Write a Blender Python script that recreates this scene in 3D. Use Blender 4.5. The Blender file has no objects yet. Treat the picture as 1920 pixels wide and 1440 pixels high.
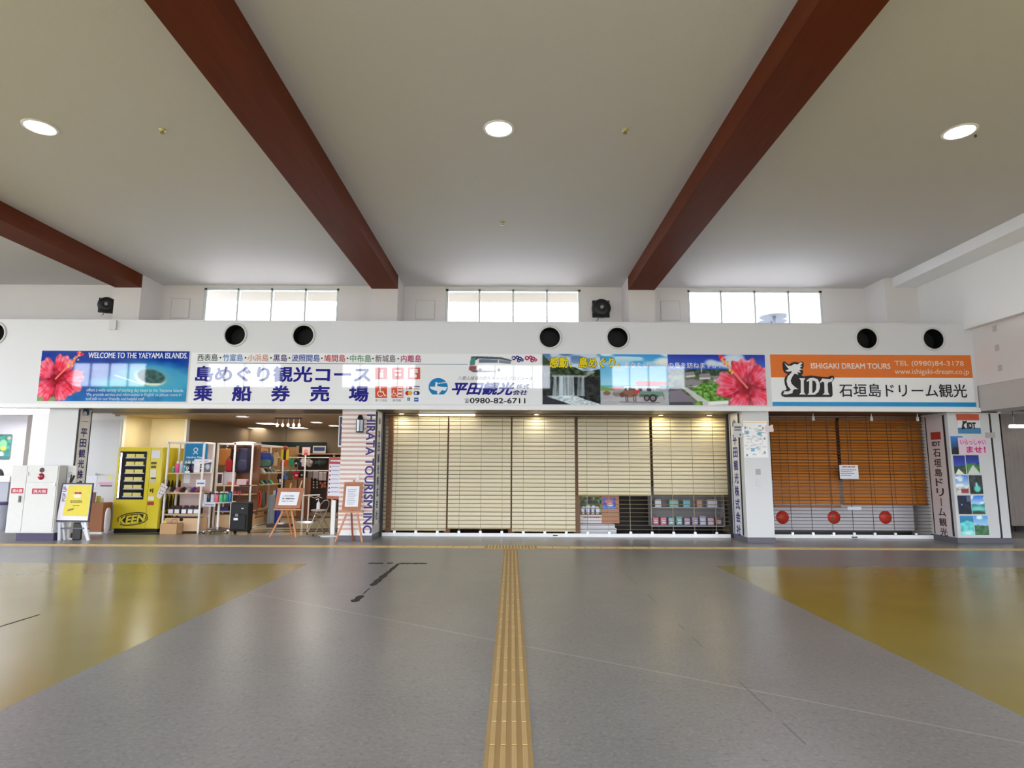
import bpy, bmesh, math, random
import numpy as np
from mathutils import Vector, Matrix
from mathutils.geometry import tessellate_polygon

SC = bpy.context.scene
COL = SC.collection
# ---------------------------------------------------------------- camera
F, HC = 1130.0, 1.5                       # focal length in pixels of the 1920 frame, eye height
PITCH, ROLL = math.atan(154 / F), math.radians(.27)
cp, sp, cr, sr = math.cos(PITCH), math.sin(PITCH), math.cos(ROLL), math.sin(ROLL)
cam = bpy.data.cameras.new('camera')
cam.sensor_width, cam.lens = 36.0, 36.0 * F / 1920
cam.clip_start, cam.clip_end = .05, 400
camo = bpy.data.objects.new('camera', cam)
COL.objects.link(camo)
_X, _U, _Fw = Vector((1, 0, 0)), Vector((0, -sp, cp)), Vector((0, cp, sp))
_r, _u = cr * _X + sr * _U, -sr * _X + cr * _U
camo.matrix_world = Matrix(((_r.x, _u.x, -_Fw.x, 0), (_r.y, _u.y, -_Fw.y, 0), (_r.z, _u.z, -_Fw.z, HC), (0, 0, 0, 1)))
SC.camera = camo
# ---------------------------------------------------------------- daylight and exposure
SC.view_settings.view_transform = 'Standard'
SC.view_settings.look = 'None'
SC.view_settings.gamma = 1
SC.view_settings.use_curve_mapping = False
SC.view_settings.exposure = 0.2
SKY, GROUND = 12.5, 4.8                    # overcast sky above the horizon, paved ground below
W = bpy.data.worlds.new('sky'); SC.world = W; W.use_nodes = True
nt = W.node_tree; nt.nodes.clear()
tc = nt.nodes.new('ShaderNodeTexCoord'); sx = nt.nodes.new('ShaderNodeSeparateXYZ')
rp = nt.nodes.new('ShaderNodeValToRGB'); bg = nt.nodes.new('ShaderNodeBackground'); wo = nt.nodes.new('ShaderNodeOutputWorld')
mr = nt.nodes.new('ShaderNodeMapRange'); mr.inputs[1].default_value = -.06; mr.inputs[2].default_value = .06
nt.links.new(tc.outputs['Generated'], sx.inputs[0]); nt.links.new(sx.outputs[2], mr.inputs[0]); nt.links.new(mr.outputs[0], rp.inputs[0])
rp.color_ramp.elements[0].color = (GROUND / SKY * .90, GROUND / SKY * .97, GROUND / SKY * 1.08, 1)
rp.color_ramp.elements[1].color = (.90, .975, 1.08, 1)
bg.inputs[1].default_value = SKY
nt.links.new(rp.outputs[0], bg.inputs[0]); nt.links.new(bg.outputs[0], wo.inputs[0])
def portal(x, y, z, sx_, sz, rot):        # guides the sampling of the sky through an opening, emits nothing
    l = bpy.data.lights.new('daylight_portal', 'AREA'); l.shape = 'RECTANGLE'; l.size, l.size_y = sx_, sz
    l.cycles.is_portal = True
    o = bpy.data.objects.new('daylight_portal', l); COL.objects.link(o); o.location = (x, y, z); o.rotation_euler = rot
def lamp(name, loc, power, color, size, rot=(0, 0, 0), size_y=None):
    l = bpy.data.lights.new(name, 'AREA'); l.energy = power; l.color = color
    if size_y: l.shape = 'RECTANGLE'; l.size, l.size_y = size, size_y
    else: l.shape = 'DISK'; l.size = size
    o = bpy.data.objects.new(name, l); COL.objects.link(o); o.location = loc; o.rotation_euler = rot
YB = -1.75                                # the wall behind the camera
BAY = 5.96
for k in (-1, 0, 1):
    portal(k * BAY + .02, 14.75, 5.3, 3.4, 1.1, (math.radians(-90), 0, 0))
for k in (-3, -2, -1, 0, 1):
    portal(k * BAY + .07, YB - .2, 5.3, 3.4, 1.1, (math.radians(90), 0, 0))
    portal(k * BAY + .07, YB - .2, 1.07, 4.0, 2.15, (math.radians(90), 0, 0))
portal(-20.8, 7.6, 3.2, 8.8, 4.2, (math.radians(90), 0, math.radians(-90)))

# ---------------------------------------------------------------- pixel of the photograph -> point in the room
def ray(px, py):
    u, v = (px - 960) / F, (720 - py) / F
    a, b = u * cr - v * sr, u * sr + v * cr
    return a, cp - b * sp, sp + b * cp
def at(px, py, Y):
    d = ray(px, py); t = Y / d[1]
    return Vector((d[0] * t, Y, HC + d[2] * t))
def atz(px, py, z):
    d = ray(px, py); t = (z - HC) / d[2]
    return Vector((d[0] * t, d[1] * t, z))
def atx(px, py, X):
    d = ray(px, py); t = X / d[0]
    return Vector((X, d[1] * t, HC + d[2] * t))

# ---------------------------------------------------------------- materials
def lin(c):
    c = c / 255.0
    return c / 12.92 if c <= .04045 else ((c + .055) / 1.055) ** 2.4
def rgb(r, g, b): return (lin(r), lin(g), lin(b), 1)
MATS = {}
def mat(name, c, rough=.55, metal=0, spec=.5, var=.06, scale=6.0, bump=0.0, emit=0, stretch=None):
    if name in MATS: return MATS[name]
    m = bpy.data.materials.new(name); m.use_nodes = True; MATS[name] = m
    n = m.node_tree.nodes; L = m.node_tree.links; p = n['Principled BSDF']
    c = rgb(*c)
    p.inputs['Roughness'].default_value = rough; p.inputs['Metallic'].default_value = metal
    p.inputs['Specular IOR Level'].default_value = spec
    t = n.new('ShaderNodeTexCoord'); nz = n.new('ShaderNodeTexNoise'); nz.inputs['Scale'].default_value = scale; nz.inputs['Detail'].default_value = 4
    src = t.outputs['Object']
    if stretch:
        mp = n.new('ShaderNodeMapping'); mp.inputs['Scale'].default_value = stretch; L.new(src, mp.inputs[0]); src = mp.outputs[0]
    L.new(src, nz.inputs['Vector'])
    mx = n.new('ShaderNodeMixRGB'); mx.inputs[1].default_value = tuple(x * (1 - var) for x in c[:3]) + (1,)
    mx.inputs[2].default_value = tuple(min(1, x * (1 + var)) for x in c[:3]) + (1,)
    L.new(nz.outputs[0], mx.inputs[0]); L.new(mx.outputs[0], p.inputs['Base Color'])
    if bump:
        b = n.new('ShaderNodeBump'); b.inputs['Strength'].default_value = bump; b.inputs['Distance'].default_value = .01
        L.new(nz.outputs[0], b.inputs['Height']); L.new(b.outputs[0], p.inputs['Normal'])
    if emit:
        p.inputs['Emission Color'].default_value = c; p.inputs['Emission Strength'].default_value = emit
    return m
_cc = {}
def cm(r, g, b, rough=.5, metal=0, spec=.5):         # a plain colour
    k = (r, g, b, rough, metal, spec)
    if k not in _cc: _cc[k] = mat('colour_%d_%d_%d_%d_%d' % (r, g, b, rough * 100, metal * 10), (r, g, b), rough, metal, spec, var=.05, scale=14)
    return _cc[k]
PAINT = mat('white_wall_paint', (238, 236, 233), .6, var=.03, scale=1.5)
UPPER = mat('upper_wall_paint', (228, 222, 219), .65, var=.03, scale=1.2)
CEILM = mat('ceiling_board', (206, 202, 200), .75, var=.025, scale=40, bump=.15)
FASC = mat('fascia_steel_panel', (226, 226, 230), .45, var=.015, scale=2)
PILL = mat('pillar_panel', (216, 215, 215), .35, var=.015, scale=2)
TRIMW = mat('white_trim', (243, 242, 242), .35, var=.01)
BEAMW = mat('stained_timber', (98, 42, 12), .6, spec=.15, var=.3, scale=3, stretch=(6, .35, 6))
DARK = mat('black_plastic', (22, 21, 22), .45, var=.2)
BLACK = mat('deep_black', (8, 8, 8), .7)
BRN = mat('dark_brown_soffit', (82, 64, 55), .45, var=.15)
ALU = mat('aluminium', (196, 197, 200), .38, .85, var=.04)
STEEL = mat('chrome', (214, 214, 216), .16, 1, var=.02)
SKIRT = mat('grey_skirting', (96, 93, 102), .5)
CREAM = mat('cream_wall', (235, 222, 186), .6, var=.03)
TAN = mat('tan_shop_wall', (150, 132, 104), .65, var=.05)
TANC = mat('tan_shop_ceiling', (168, 146, 122), .7, var=.05)
SIGNW = mat('white_sign_acrylic', (247, 248, 251), .03, var=.005)
OAK = mat('oak_veneer', (206, 160, 108), .5, var=.14, scale=3, stretch=(1, 1, 12))
WALN = mat('brown_veneer', (120, 74, 44), .5, var=.2, scale=3, stretch=(8, 1, 1))
BEECH = mat('beech_timber', (196, 128, 78), .45, var=.15, scale=5)
CORK = mat('brown_board', (178, 116, 84), .75, var=.12, scale=30)
CARD = mat('cardboard', (200, 160, 116), .8, var=.06)
WHITEP = mat('white_paper', (236, 235, 240), .6, var=.01)
WHITEM = mat('white_powder_coat', (240, 236, 232), .35, var=.02)

def glass(name, tint=(1, 1, 1), refl=.06):
    m = bpy.data.materials.new(name); m.use_nodes = True; n = m.node_tree.nodes; L = m.node_tree.links
    n.remove(n['Principled BSDF'])
    tr = n.new('ShaderNodeBsdfTransparent'); tr.inputs[0].default_value = (*tint, 1)
    gl = n.new('ShaderNodeBsdfGlossy'); gl.inputs['Roughness'].default_value = .02
    lw = n.new('ShaderNodeFresnel'); lw.inputs[0].default_value = 1.45
    mx = n.new('ShaderNodeMixShader'); L.new(lw.outputs[0], mx.inputs[0]); L.new(tr.outputs[0], mx.inputs[1]); L.new(gl.outputs[0], mx.inputs[2])
    L.new(mx.outputs[0], n['Material Output'].inputs[0]); return m
GLASS = glass('window_glass')

# ---------------------------------------------------------------- mesh building
class MB:
    def __init__(s): s.v = []; s.f = []; s.m = []; s.sm = []
    def add(s, vs, fs, m=0, smooth=False):
        o = len(s.v); s.v += [Vector(x) for x in vs]; s.f += [tuple(i + o for i in f) for f in fs]
        s.m += [m] * len(fs); s.sm += [smooth] * len(fs); return s
    def box(s, x0, x1, y0, y1, z0, z1, m=0):
        return s.add([(x, y, z) for x in (x0, x1) for y in (y0, y1) for z in (z0, z1)],
                     [(0, 1, 3, 2), (4, 6, 7, 5), (0, 4, 5, 1), (2, 3, 7, 6), (0, 2, 6, 4), (1, 5, 7, 3)], m)
    def bar(s, a, b, w, d, m=0, up=(0, 1, 0)):        # square bar from a to b
        a, b = Vector(a), Vector(b); t = (b - a).normalized(); u = Vector(up)
        if abs(t.dot(u)) > .97: u = Vector((1, 0, 0))
        p = t.cross(u).normalized() * w / 2; q = t.cross(p).normalized() * d / 2
        vs = [c + i * p + j * q for c in (a, b) for i, j in ((-1, -1), (1, -1), (1, 1), (-1, 1))]
        return s.add(vs, [(0, 3, 2, 1), (4, 5, 6, 7), (0, 1, 5, 4), (1, 2, 6, 5), (2, 3, 7, 6), (3, 0, 4, 7)], m)
    def tube(s, pts, r, n=10, m=0, cap=True, rs=None):
        pts = [Vector(p) for p in pts]; N = len(pts); vs = []; fs = []
        t0 = (pts[1] - pts[0]).normalized(); u = t0.orthogonal().normalized()
        for i, p in enumerate(pts):
            t = (pts[min(i + 1, N - 1)] - pts[max(i - 1, 0)]).normalized()
            u = (u - t * u.dot(t)).normalized(); w = t.cross(u); rr = rs[i] if rs else r
            vs += [p + rr * (math.cos(2 * math.pi * k / n) * u + math.sin(2 * math.pi * k / n) * w) for k in range(n)]
        for i in range(N - 1):
            for k in range(n):
                k2 = (k + 1) % n; fs.append((i * n + k, i * n + k2, (i + 1) * n + k2, (i + 1) * n + k))
        s.add(vs, fs, m, True)
        if cap: s.add(vs[:n], [tuple(range(n))[::-1]], m); s.add(vs[-n:], [tuple(range(n))], m)
        return s
    def lathe(s, prof, c, n=20, m=0, axis='z', squash=1, cap=None):   # prof = [(r, h)]
        c = Vector(c); vs = []; fs = []
        for r, h in prof:
            for k in range(n):
                a = 2 * math.pi * k / n; x, y = r * math.cos(a), r * math.sin(a) * squash
                vs.append(c + (Vector((x, y, h)) if axis == 'z' else Vector((x, -h, y)) if axis == 'y' else Vector((h, x, y))))
        for i in range(len(prof) - 1):
            for k in range(n):
                k2 = (k + 1) % n; fs.append((i * n + k, i * n + k2, (i + 1) * n + k2, (i + 1) * n + k))
        s.add(vs, fs, m, True)
        if cap is None: cap = prof[0] != prof[-1]
        if cap and prof[0][0] > 1e-5: s.add(vs[:n], [tuple(range(n))[::-1]], m)
        if cap and prof[-1][0] > 1e-5: s.add(vs[-n:], [tuple(range(n))], m)
        return s
    def blob(s, c, rx, ry, rz, m=0, n=14, h=9, fn=None, power=1.0):   # ellipsoid, fn(d)->scale; power<1 squares it off
        c = Vector(c); vs = []; fs = []
        sg = lambda t: math.copysign(abs(t) ** power, t)
        for i in range(h + 1):
            ph = math.pi * i / h - math.pi / 2
            for k in range(n):
                a = 2 * math.pi * k / n
                d = Vector((sg(math.cos(ph)) * sg(math.cos(a)), sg(math.cos(ph)) * sg(math.sin(a)), sg(math.sin(ph))))
                q = fn(d) if fn else 1
                vs.append(c + Vector((d.x * rx * q, d.y * ry * q, d.z * rz * (q if fn else 1))))
        for i in range(h):
            for k in range(n):
                k2 = (k + 1) % n; fs.append((i * n + k, i * n + k2, (i + 1) * n + k2, (i + 1) * n + k))
        return s.add(vs, fs, m, True)
    def prism(s, pts, y0, y1, m=0):                   # outline in (x, z), from y0 (front) back to y1
        n = len(pts); vs = [(x, y0, z) for x, z in pts] + [(x, y1, z) for x, z in pts]
        tri = tessellate_polygon([[Vector((x, z, 0)) for x, z in pts]])
        s.add(vs, [tuple(t) for t in tri] + [tuple(i + n for i in t[::-1]) for t in tri] + [(i, (i + 1) % n, (i + 1) % n + n, i + n) for i in range(n)], m)
        return s
    def quad(s, a, b, c, d, m=0): return s.add([a, b, c, d], [(0, 1, 2, 3)], m)
    def build(s, name, mats, parent=None, origin=None, bevel=0):
        if not isinstance(mats, (list, tuple)): mats = [mats]
        if parent is not None:
            off = Vector((0, 0, 0)); p = parent
            while p is not None: off += p.location; p = p.parent
        else:
            if origin is None:
                zs = min(v.z for v in s.v); xs = [v.x for v in s.v]; ys = [v.y for v in s.v]
                origin = ((min(xs) + max(xs)) / 2, (min(ys) + max(ys)) / 2, zs)
            off = Vector(origin)
        me = bpy.data.meshes.new(name); me.from_pydata([v - off for v in s.v], [], s.f)
        for m in mats: me.materials.append(m)
        me.polygons.foreach_set('material_index', s.m); me.polygons.foreach_set('use_smooth', s.sm)
        bm = bmesh.new(); bm.from_mesh(me); bmesh.ops.recalc_face_normals(bm, faces=bm.faces); bm.to_mesh(me); bm.free()
        me.update()
        o = bpy.data.objects.new(name, me); COL.objects.link(o)
        if parent is not None: o.parent = parent
        else: o.location = off
        if bevel:
            b = o.modifiers.new('bevel', 'BEVEL'); b.width = bevel; b.segments = 2; b.limit_method = 'ANGLE'
        return o
def tag(o, label, cat, group=None):
    o['label'] = label; o['category'] = cat
    if group: o['group'] = group
    return o
def thing(name, loc, label, cat, group=None):
    o = bpy.data.objects.new(name, None); COL.objects.link(o); o.location = loc; o.empty_display_size = .1
    return tag(o, label, cat, group)
def struct(name, mb, mats, bevel=0):
    o = mb.build(name, mats, origin=(0, 0, 0), bevel=bevel); o['kind'] = 'structure'; return o
def dup(root, loc, label, group=None):
    r = root.copy(); COL.objects.link(r); r.location = loc; r['label'] = label
    if group: r['group'] = group
    for ch in list(root.children):
        c = ch.copy(); COL.objects.link(c); c.parent = r
        for g in list(ch.children):
            d = g.copy(); COL.objects.link(d); d.parent = c
    return r
def pbox(mb, x0, y0, x1, y1, Y, depth, m=0, z0=None):     # box whose front face covers a pixel rectangle at depth Y
    a, b = at(x0, y0, Y), at(x1, y0, Y); zb = at((x0 + x1) / 2, y1, Y).z if z0 is None else z0
    zt = at((x0 + x1) / 2, y0, Y).z
    return mb.box(a.x, b.x, Y, Y + depth, zb, zt, m)
def px_rect(x0, y0, x1, y1, Y):
    a, b = at(x0, (y0 + y1) / 2, Y), at(x1, (y0 + y1) / 2, Y)
    return a.x, b.x, at((x0 + x1) / 2, y1, Y).z, at((x0 + x1) / 2, y0, Y).z

# ---------------------------------------------------------------- lettering
_glyph = {}
def glyphs(s, bold=0.0, shear=0.0, sp_=1.0):
    k = (s, bold, shear, sp_)
    if s[0] == '~' and k not in _glyph:          # print too small to read: broken strokes instead of letters
        rr = random.Random(len(s) * 7 + ord(s[-1])); x, v, f = 0.0, [], []
        while x < 1:
            w_ = min(1 - x, .04 + .12 * rr.random()); i = len(v); v += [(x, .1), (x + w_, .1), (x + w_, .9), (x, .9)]; f.append((i, i + 1, i + 2, i + 3)); x += w_ + .025
        _glyph[k] = (v, f, [0] * len(v))
    if k not in _glyph:
        c = bpy.data.curves.new('lettering', 'FONT'); c.body = s; c.size = 1; c.shear = shear; c.space_character = sp_
        c.resolution_u = 3
        o = bpy.data.objects.new('lettering', c); COL.objects.link(o)
        me = bpy.data.meshes.new_from_object(o.evaluated_get(bpy.context.evaluated_depsgraph_get()))
        v = [(q.co.x, q.co.y) for q in me.vertices]; f = [tuple(p.vertices) for p in me.polygons]; lay = [0] * len(v)
        bpy.data.objects.remove(o); bpy.data.curves.remove(c); bpy.data.meshes.remove(me)
        if bold:                        # heavier strokes: the outline laid over itself, shifted
            v0, f0 = v, f; v, f, lay = [], [], []; d = bold * .8
            for dx, dy in [(0, 0)] + [(d * math.cos(q), d * math.sin(q)) for q in np.linspace(0, 2 * math.pi, 8 if len(s) < 12 else 6, endpoint=False)] if len(s) < 24 else ((0, 0), (d, 0), (-d, 0)):
                f += [tuple(i + len(v) for i in q) for q in f0]; lay += [len(v) // len(v0)] * len(v0); v += [(x + dx, y + dy) for x, y in v0]
        x0, x1 = min(q[0] for q in v), max(q[0] for q in v); y0, y1 = min(q[1] for q in v), max(q[1] for q in v)
        _glyph[k] = ([((x - x0) / max(x1 - x0, 1e-6), (y - y0) / max(y1 - y0, 1e-6)) for x, y in v], f, lay)
    return _glyph[k]
def put(mb, s, frame, m=0, **kw):          # frame(u, v) -> point; u, v in 0..1 over the box the words fill
    v, f, lay = glyphs(s, **kw)
    nr = (frame(1, 0) - frame(0, 0)).cross(frame(0, 1) - frame(0, 0)).normalized() * .0003    # towards the reader
    return mb.add([frame(a, b) + nr * k for (a, b), k in zip(v, lay)], f, m)
def front(x0, x1, z0, z1, yf):             # words on a plane facing the camera; yf a depth or a function of height
    g = yf if callable(yf) else (lambda z: yf)
    return lambda u, v: Vector((x0 + u * (x1 - x0), g(z0 + v * (z1 - z0)), z0 + v * (z1 - z0)))
def pfront(x0, y0, x1, y1, Y, off=.002):
    a, b, c, d = px_rect(x0, y0, x1, y1, Y); return front(a, b, c, d, Y - off)

# ---------------------------------------------------------------- printed pictures: painted on a grid of coloured points
class Art:
    def __init__(s, w, h, bg=(255, 255, 255), seed=1):
        s.w, s.h = w, h; s.a = np.empty((h, w, 3)); s.a[:] = bg
        s.X, s.Y = np.meshgrid(np.arange(w) + .5, np.arange(h) + .5); s.r = np.random.RandomState(seed)
    def noise(s, cell, cy=None):
        cy = cy or cell; gw, gh = int(s.w / cell) + 3, int(s.h / cy) + 3; g = s.r.rand(gh, gw)
        x, y = s.X / cell, s.Y / cy; i, j = x.astype(int), y.astype(int); fx, fy = x - i, y - j
        fx, fy = fx * fx * (3 - 2 * fx), fy * fy * (3 - 2 * fy)
        return (g[j, i] * (1 - fx) + g[j, i + 1] * fx) * (1 - fy) + (g[j + 1, i] * (1 - fx) + g[j + 1, i + 1] * fx) * fy
    def mask(s, pts):
        acc = np.zeros((s.h, s.w)); pts = list(pts); n = len(pts)
        for ox in (-.33, 0, .33):
            for oy in (-.33, 0, .33):
                X, Y = s.X + ox, s.Y + oy; ins = np.zeros((s.h, s.w), bool)
                for i in range(n):
                    (x0, y0), (x1, y1) = pts[i], pts[(i + 1) % n]
                    if y0 == y1: continue
                    ins ^= ((y0 > Y) != (y1 > Y)) & (X < (x1 - x0) * (Y - y0) / (y1 - y0) + x0)
                acc += ins
        return acc / 9
    def ell(s, cx, cy, rx, ry, soft=.6, rot=0):
        c, q = math.cos(rot), math.sin(rot); dx, dy = s.X - cx, s.Y - cy
        d = np.sqrt(((dx * c + dy * q) / rx) ** 2 + ((-dx * q + dy * c) / ry) ** 2)
        return np.clip((1 - d) * min(rx, ry) / soft + .5, 0, 1)
    def fill(s, m, col, alpha=1.0):
        m = (m * alpha)[..., None]; s.a = s.a * (1 - m) + np.asarray(col, float) * m; return s
    def poly(s, pts, col, alpha=1.0): return s.fill(s.mask(pts), col, alpha)
    def blob(s, cx, cy, rx, ry, col, soft=.6, alpha=1.0, rot=0): return s.fill(s.ell(cx, cy, rx, ry, soft, rot), col, alpha)
    def rect(s, x0, y0, x1, y1, col, alpha=1.0): return s.poly([(x0, y0), (x1, y0), (x1, y1), (x0, y1)], col, alpha)
    def vgrad(s, m, y0, y1, c0, c1, alpha=1.0):
        t = np.clip((s.Y - y0) / (y1 - y0), 0, 1)[..., None]
        return s.fill(m, np.asarray(c0, float) * (1 - t) + np.asarray(c1, float) * t, alpha)
    def line(s, x0, y0, x1, y1, w, col, alpha=1.0):
        dx, dy = x1 - x0, y1 - y0; L2 = dx * dx + dy * dy + 1e-9
        t = np.clip(((s.X - x0) * dx + (s.Y - y0) * dy) / L2, 0, 1)
        d = np.hypot(s.X - x0 - t * dx, s.Y - y0 - t * dy)
        return s.fill(np.clip(w / 2 - d + .5, 0, 1), col, alpha)
    def mottle(s, m, amp, cell, cy=None):
        q = (s.noise(cell, cy) - .5) * 2 * amp; s.a = np.clip(s.a + (q * m)[..., None], 0, 255); return s
    def hibiscus(s, cx, cy, R, rot=0, ang=None, stamen=None):
        full = np.zeros((s.h, s.w))
        for k, (a, L, wd) in enumerate(ang):
            ax, ay = math.cos(a), math.sin(a); t = ((s.X - cx) * ax + (s.Y - cy) * ay) / (R * L); q = (-(s.X - cx) * ay + (s.Y - cy) * ax) / (R * L)
            wob = .05 * np.sin(np.arctan2(q, t) * 17 + k * 2) + .05 * (s.noise(5) - .5)
            half = wd * np.sqrt(np.clip(1 - (np.clip(t, 0, 1.2) * 2 - 1.15) ** 2 / 1.32, 0, 1)) * (.55 + .5 * np.clip(t, 0, 1))
            m = np.clip((half * (1 + wob) - np.abs(q)) * R * L / 1.2, 0, 1) * (t > -.02) * np.clip((1 + wob - t) * R * L / 1.2, 0, 1)
            sh = .5 + .5 * q / np.maximum(half, .05)
            c = np.stack([138 + 92 * np.clip(t * 1.6, 0, 1), 14 + 62 * np.clip(t, 0, 1) ** 1.2 + 36 * sh * np.clip(t, 0, 1), 40 + 62 * np.clip(t, 0, 1) + 30 * sh * np.clip(t, 0, 1)], -1)
            vein = (np.sin(q / np.maximum(t, .15) * 34 + k) * .5 + .5) * np.clip(t * 1.5, 0, 1)
            c += (vein * 34 + (s.noise(6) - .5) * 84)[..., None] * np.array([.5, 1, 1])
            edge = np.clip(1 - (half - np.abs(q)) * 7, 0, 1) * .35; c = c * (1 - edge[..., None] * .75)
            s.fill(m, np.clip(c, 0, 255)); full = np.maximum(full, m)
        s.blob(cx, cy, R * .15, R * .15, (120, 6, 30), 4, .8)
        if stamen:
            x1, y1 = stamen
            s.line(cx, cy, x1, y1, R * .07, (235, 120, 110))
            for k in range(26):
                f = .5 + .5 * s.r.rand(); x, y = cx + (x1 - cx) * f, cy + (y1 - cy) * f
                s.blob(x + s.r.randn() * R * .055, y + s.r.randn() * R * .055, R * .035, R * .035, (245, 190, 90) if k % 3 else (240, 110, 100))
            for k in range(5): s.blob(x1 + s.r.randn() * R * .06, y1 + s.r.randn() * R * .06, R * .05, R * .05, (225, 40, 70))
        return s
    def panel(s, name, frame, material, parent=None):  # frame(u, v), v from the top
        w, h = s.w, s.h
        a = np.clip(s.a / 255, 0, 1); a = np.where(a <= .04045, a / 12.92, ((a + .055) / 1.055) ** 2.4) * PRINT
        P = [frame(i / (w - 1), j / (h - 1)) for j in range(h) for i in range(w)]
        off = Vector((0, 0, 0)); p = parent
        while p is not None: off += p.location; p = p.parent
        idx = np.arange(w * h).reshape(h, w)
        fs = np.stack([idx[1:, :-1], idx[1:, 1:], idx[:-1, 1:], idx[:-1, :-1]], -1).reshape(-1, 4)
        me = bpy.data.meshes.new(name); me.from_pydata([q - off for q in P], [], fs.tolist())
        at_ = me.color_attributes.new('print', 'FLOAT_COLOR', 'POINT')
        at_.data.foreach_set('color', np.concatenate([np.clip(a, 0, 1), np.ones((h, w, 1))], -1).astype(np.float32).ravel())
        me.materials.append(material); o = bpy.data.objects.new(name, me); COL.objects.link(o); o.parent = parent
        return o
PRINT = 1.35
def print_mat(name, rough):
    m = bpy.data.materials.new(name); m.use_nodes = True; n = m.node_tree.nodes
    c = n.new('ShaderNodeVertexColor'); c.layer_name = 'print'
    m.node_tree.links.new(c.outputs[0], n['Principled BSDF'].inputs['Base Color']); n['Principled BSDF'].inputs['Roughness'].default_value = rough
    return m
GLOSSP, MATP = print_mat('glossy_print', .03), print_mat('matt_print', .5)
def ink(r, g, b): return cm(r, g, b, .03)
def flat(x0, y0, x1, y1, Y, off=.002):     # frame for a picture over a pixel rectangle
    a, b, c, d = px_rect(x0, y0, x1, y1, Y); return lambda u, v: Vector((a + u * (b - a), Y - off, d + v * (c - d)))

# ================================================================ THE HALL
ZC, YP, YW = 5.89, 13.6, 14.43             # ceiling, pilaster fronts, clerestory wall
YF, ZF0, ZF1 = 12.3, 2.65, 4.49            # fascia over the shops
YS = 13.25                                 # line of the shutters
XR, XL = 9.42, -20.5
# floor: grey vinyl with mustard fields either side, drawn by position
fm = bpy.data.materials.new('vinyl_floor'); fm.use_nodes = True
n = fm.node_tree.nodes; L = fm.node_tree.links; p = n['Principled BSDF']
g = n.new('ShaderNodeNewGeometry'); s3 = n.new('ShaderNodeSeparateXYZ'); L.new(g.outputs['Position'], s3.inputs[0])
def M(op, a, b=None, c=None):
    q = n.new('ShaderNodeMath'); q.operation = op
    for i, x in enumerate((a, b, c)):
        if x is None: continue
        if isinstance(x, (int, float)): q.inputs[i].default_value = x
        else: L.new(x, q.inputs[i])
    return q.outputs[0]
def N(scale, detail=4, vec=None):
    q = n.new('ShaderNodeTexNoise'); q.inputs['Scale'].default_value = scale; q.inputs['Detail'].default_value = detail
    L.new(vec or g.outputs['Position'], q.inputs['Vector']); return q.outputs[0]
def MIX(f, a, b):
    q = n.new('ShaderNodeMixRGB')
    for i, x in enumerate((f, a, b)):
        if isinstance(x, (int, float)): q.inputs[i].default_value = x
        elif isinstance(x, tuple): q.inputs[i].default_value = x
        else: L.new(x, q.inputs[i])
    return q.outputs[0]
px_, py_ = s3.outputs[0], s3.outputs[1]
yel = M('MULTIPLY', M('GREATER_THAN', M('ABSOLUTE', px_), 3.13), M('LESS_THAN', py_, 9.5))
grey = MIX(N(1.1), rgb(132, 130, 130), rgb(156, 154, 152))
grey = MIX(M('MULTIPLY', N(7, 2), .35), grey, rgb(116, 113, 111))
def ramp(x, lo, k): return M('MINIMUM', M('MAXIMUM', M('MULTIPLY', M('SUBTRACT', x, lo), k), 0), 1)
speck = ramp(N(40, 1), .52, 4)
grey = MIX(M('MULTIPLY', speck, .4), grey, rgb(178, 176, 170))
spk2 = ramp(N(30, 1), .54, 4)
grey = MIX(M('MULTIPLY', spk2, .4), grey, rgb(84, 80, 76))
ycol = MIX(N(.8), rgb(142, 125, 44), rgb(164, 149, 66))
colr = MIX(yel, grey, ycol)
# faint pale scratch across the floor and dark seams
ln = M('ABSOLUTE', M('ADD', M('ADD', M('MULTIPLY', px_, .6490), py_), -5.40))
colr = MIX(M('MULTIPLY', M('MULTIPLY', M('LESS_THAN', ln, .011), M('LESS_THAN', M('ABSOLUTE', px_), 3.13)), .5), colr, rgb(196, 194, 188))
sm_ = M('LESS_THAN', M('ABSOLUTE', M('ADD', px_, M('ADD', -1.62, M('MULTIPLY', N(2), .01)))), .006)
colr = MIX(M('MULTIPLY', M('MULTIPLY', sm_, M('GREATER_THAN', N(1.7), .52)), .6), colr, rgb(70, 66, 62))
L.new(colr, p.inputs['Base Color'])
rg = M('ADD', M('MULTIPLY', N(2.5), .04), M('MULTIPLY', yel, -.085)); L.new(M('ADD', rg, .28), p.inputs['Roughness'])
p.inputs['Specular IOR Level'].default_value = .45
struct('floor', MB().box(XL - 2, 16, YB - 6, YS + .08, -.1, 0), fm)
# ceiling
struct('ceiling', MB().box(XL - 2, XR + .6, YB - .3, YW + .3, ZC, ZC + .15), CEILM)

def beam(xc, w=.61, right=False):
    pass
BEAMS = [-8.94, -2.97, 3.0]
for i, xc in enumerate(BEAMS + [-14.9]):
    struct('ceiling_beam', MB().box(xc - .305, xc + .305, YB, YP + .012, 5.575, ZC + .01), BEAMW)
    struct('wall_pilaster', MB().box(xc - .305, xc + .305, YP, YW + .05, ZF0 + .4, ZC), UPPER)
struct('ceiling_edge_beam', MB().box(8.86, XR + .05, YB, YP + .3, 5.665, ZC + .01), TRIMW)
struct('wall_pilaster', MB().box(8.67, XR + .05, YP, YW + .05, ZF0 + .4, ZC), UPPER)
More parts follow.
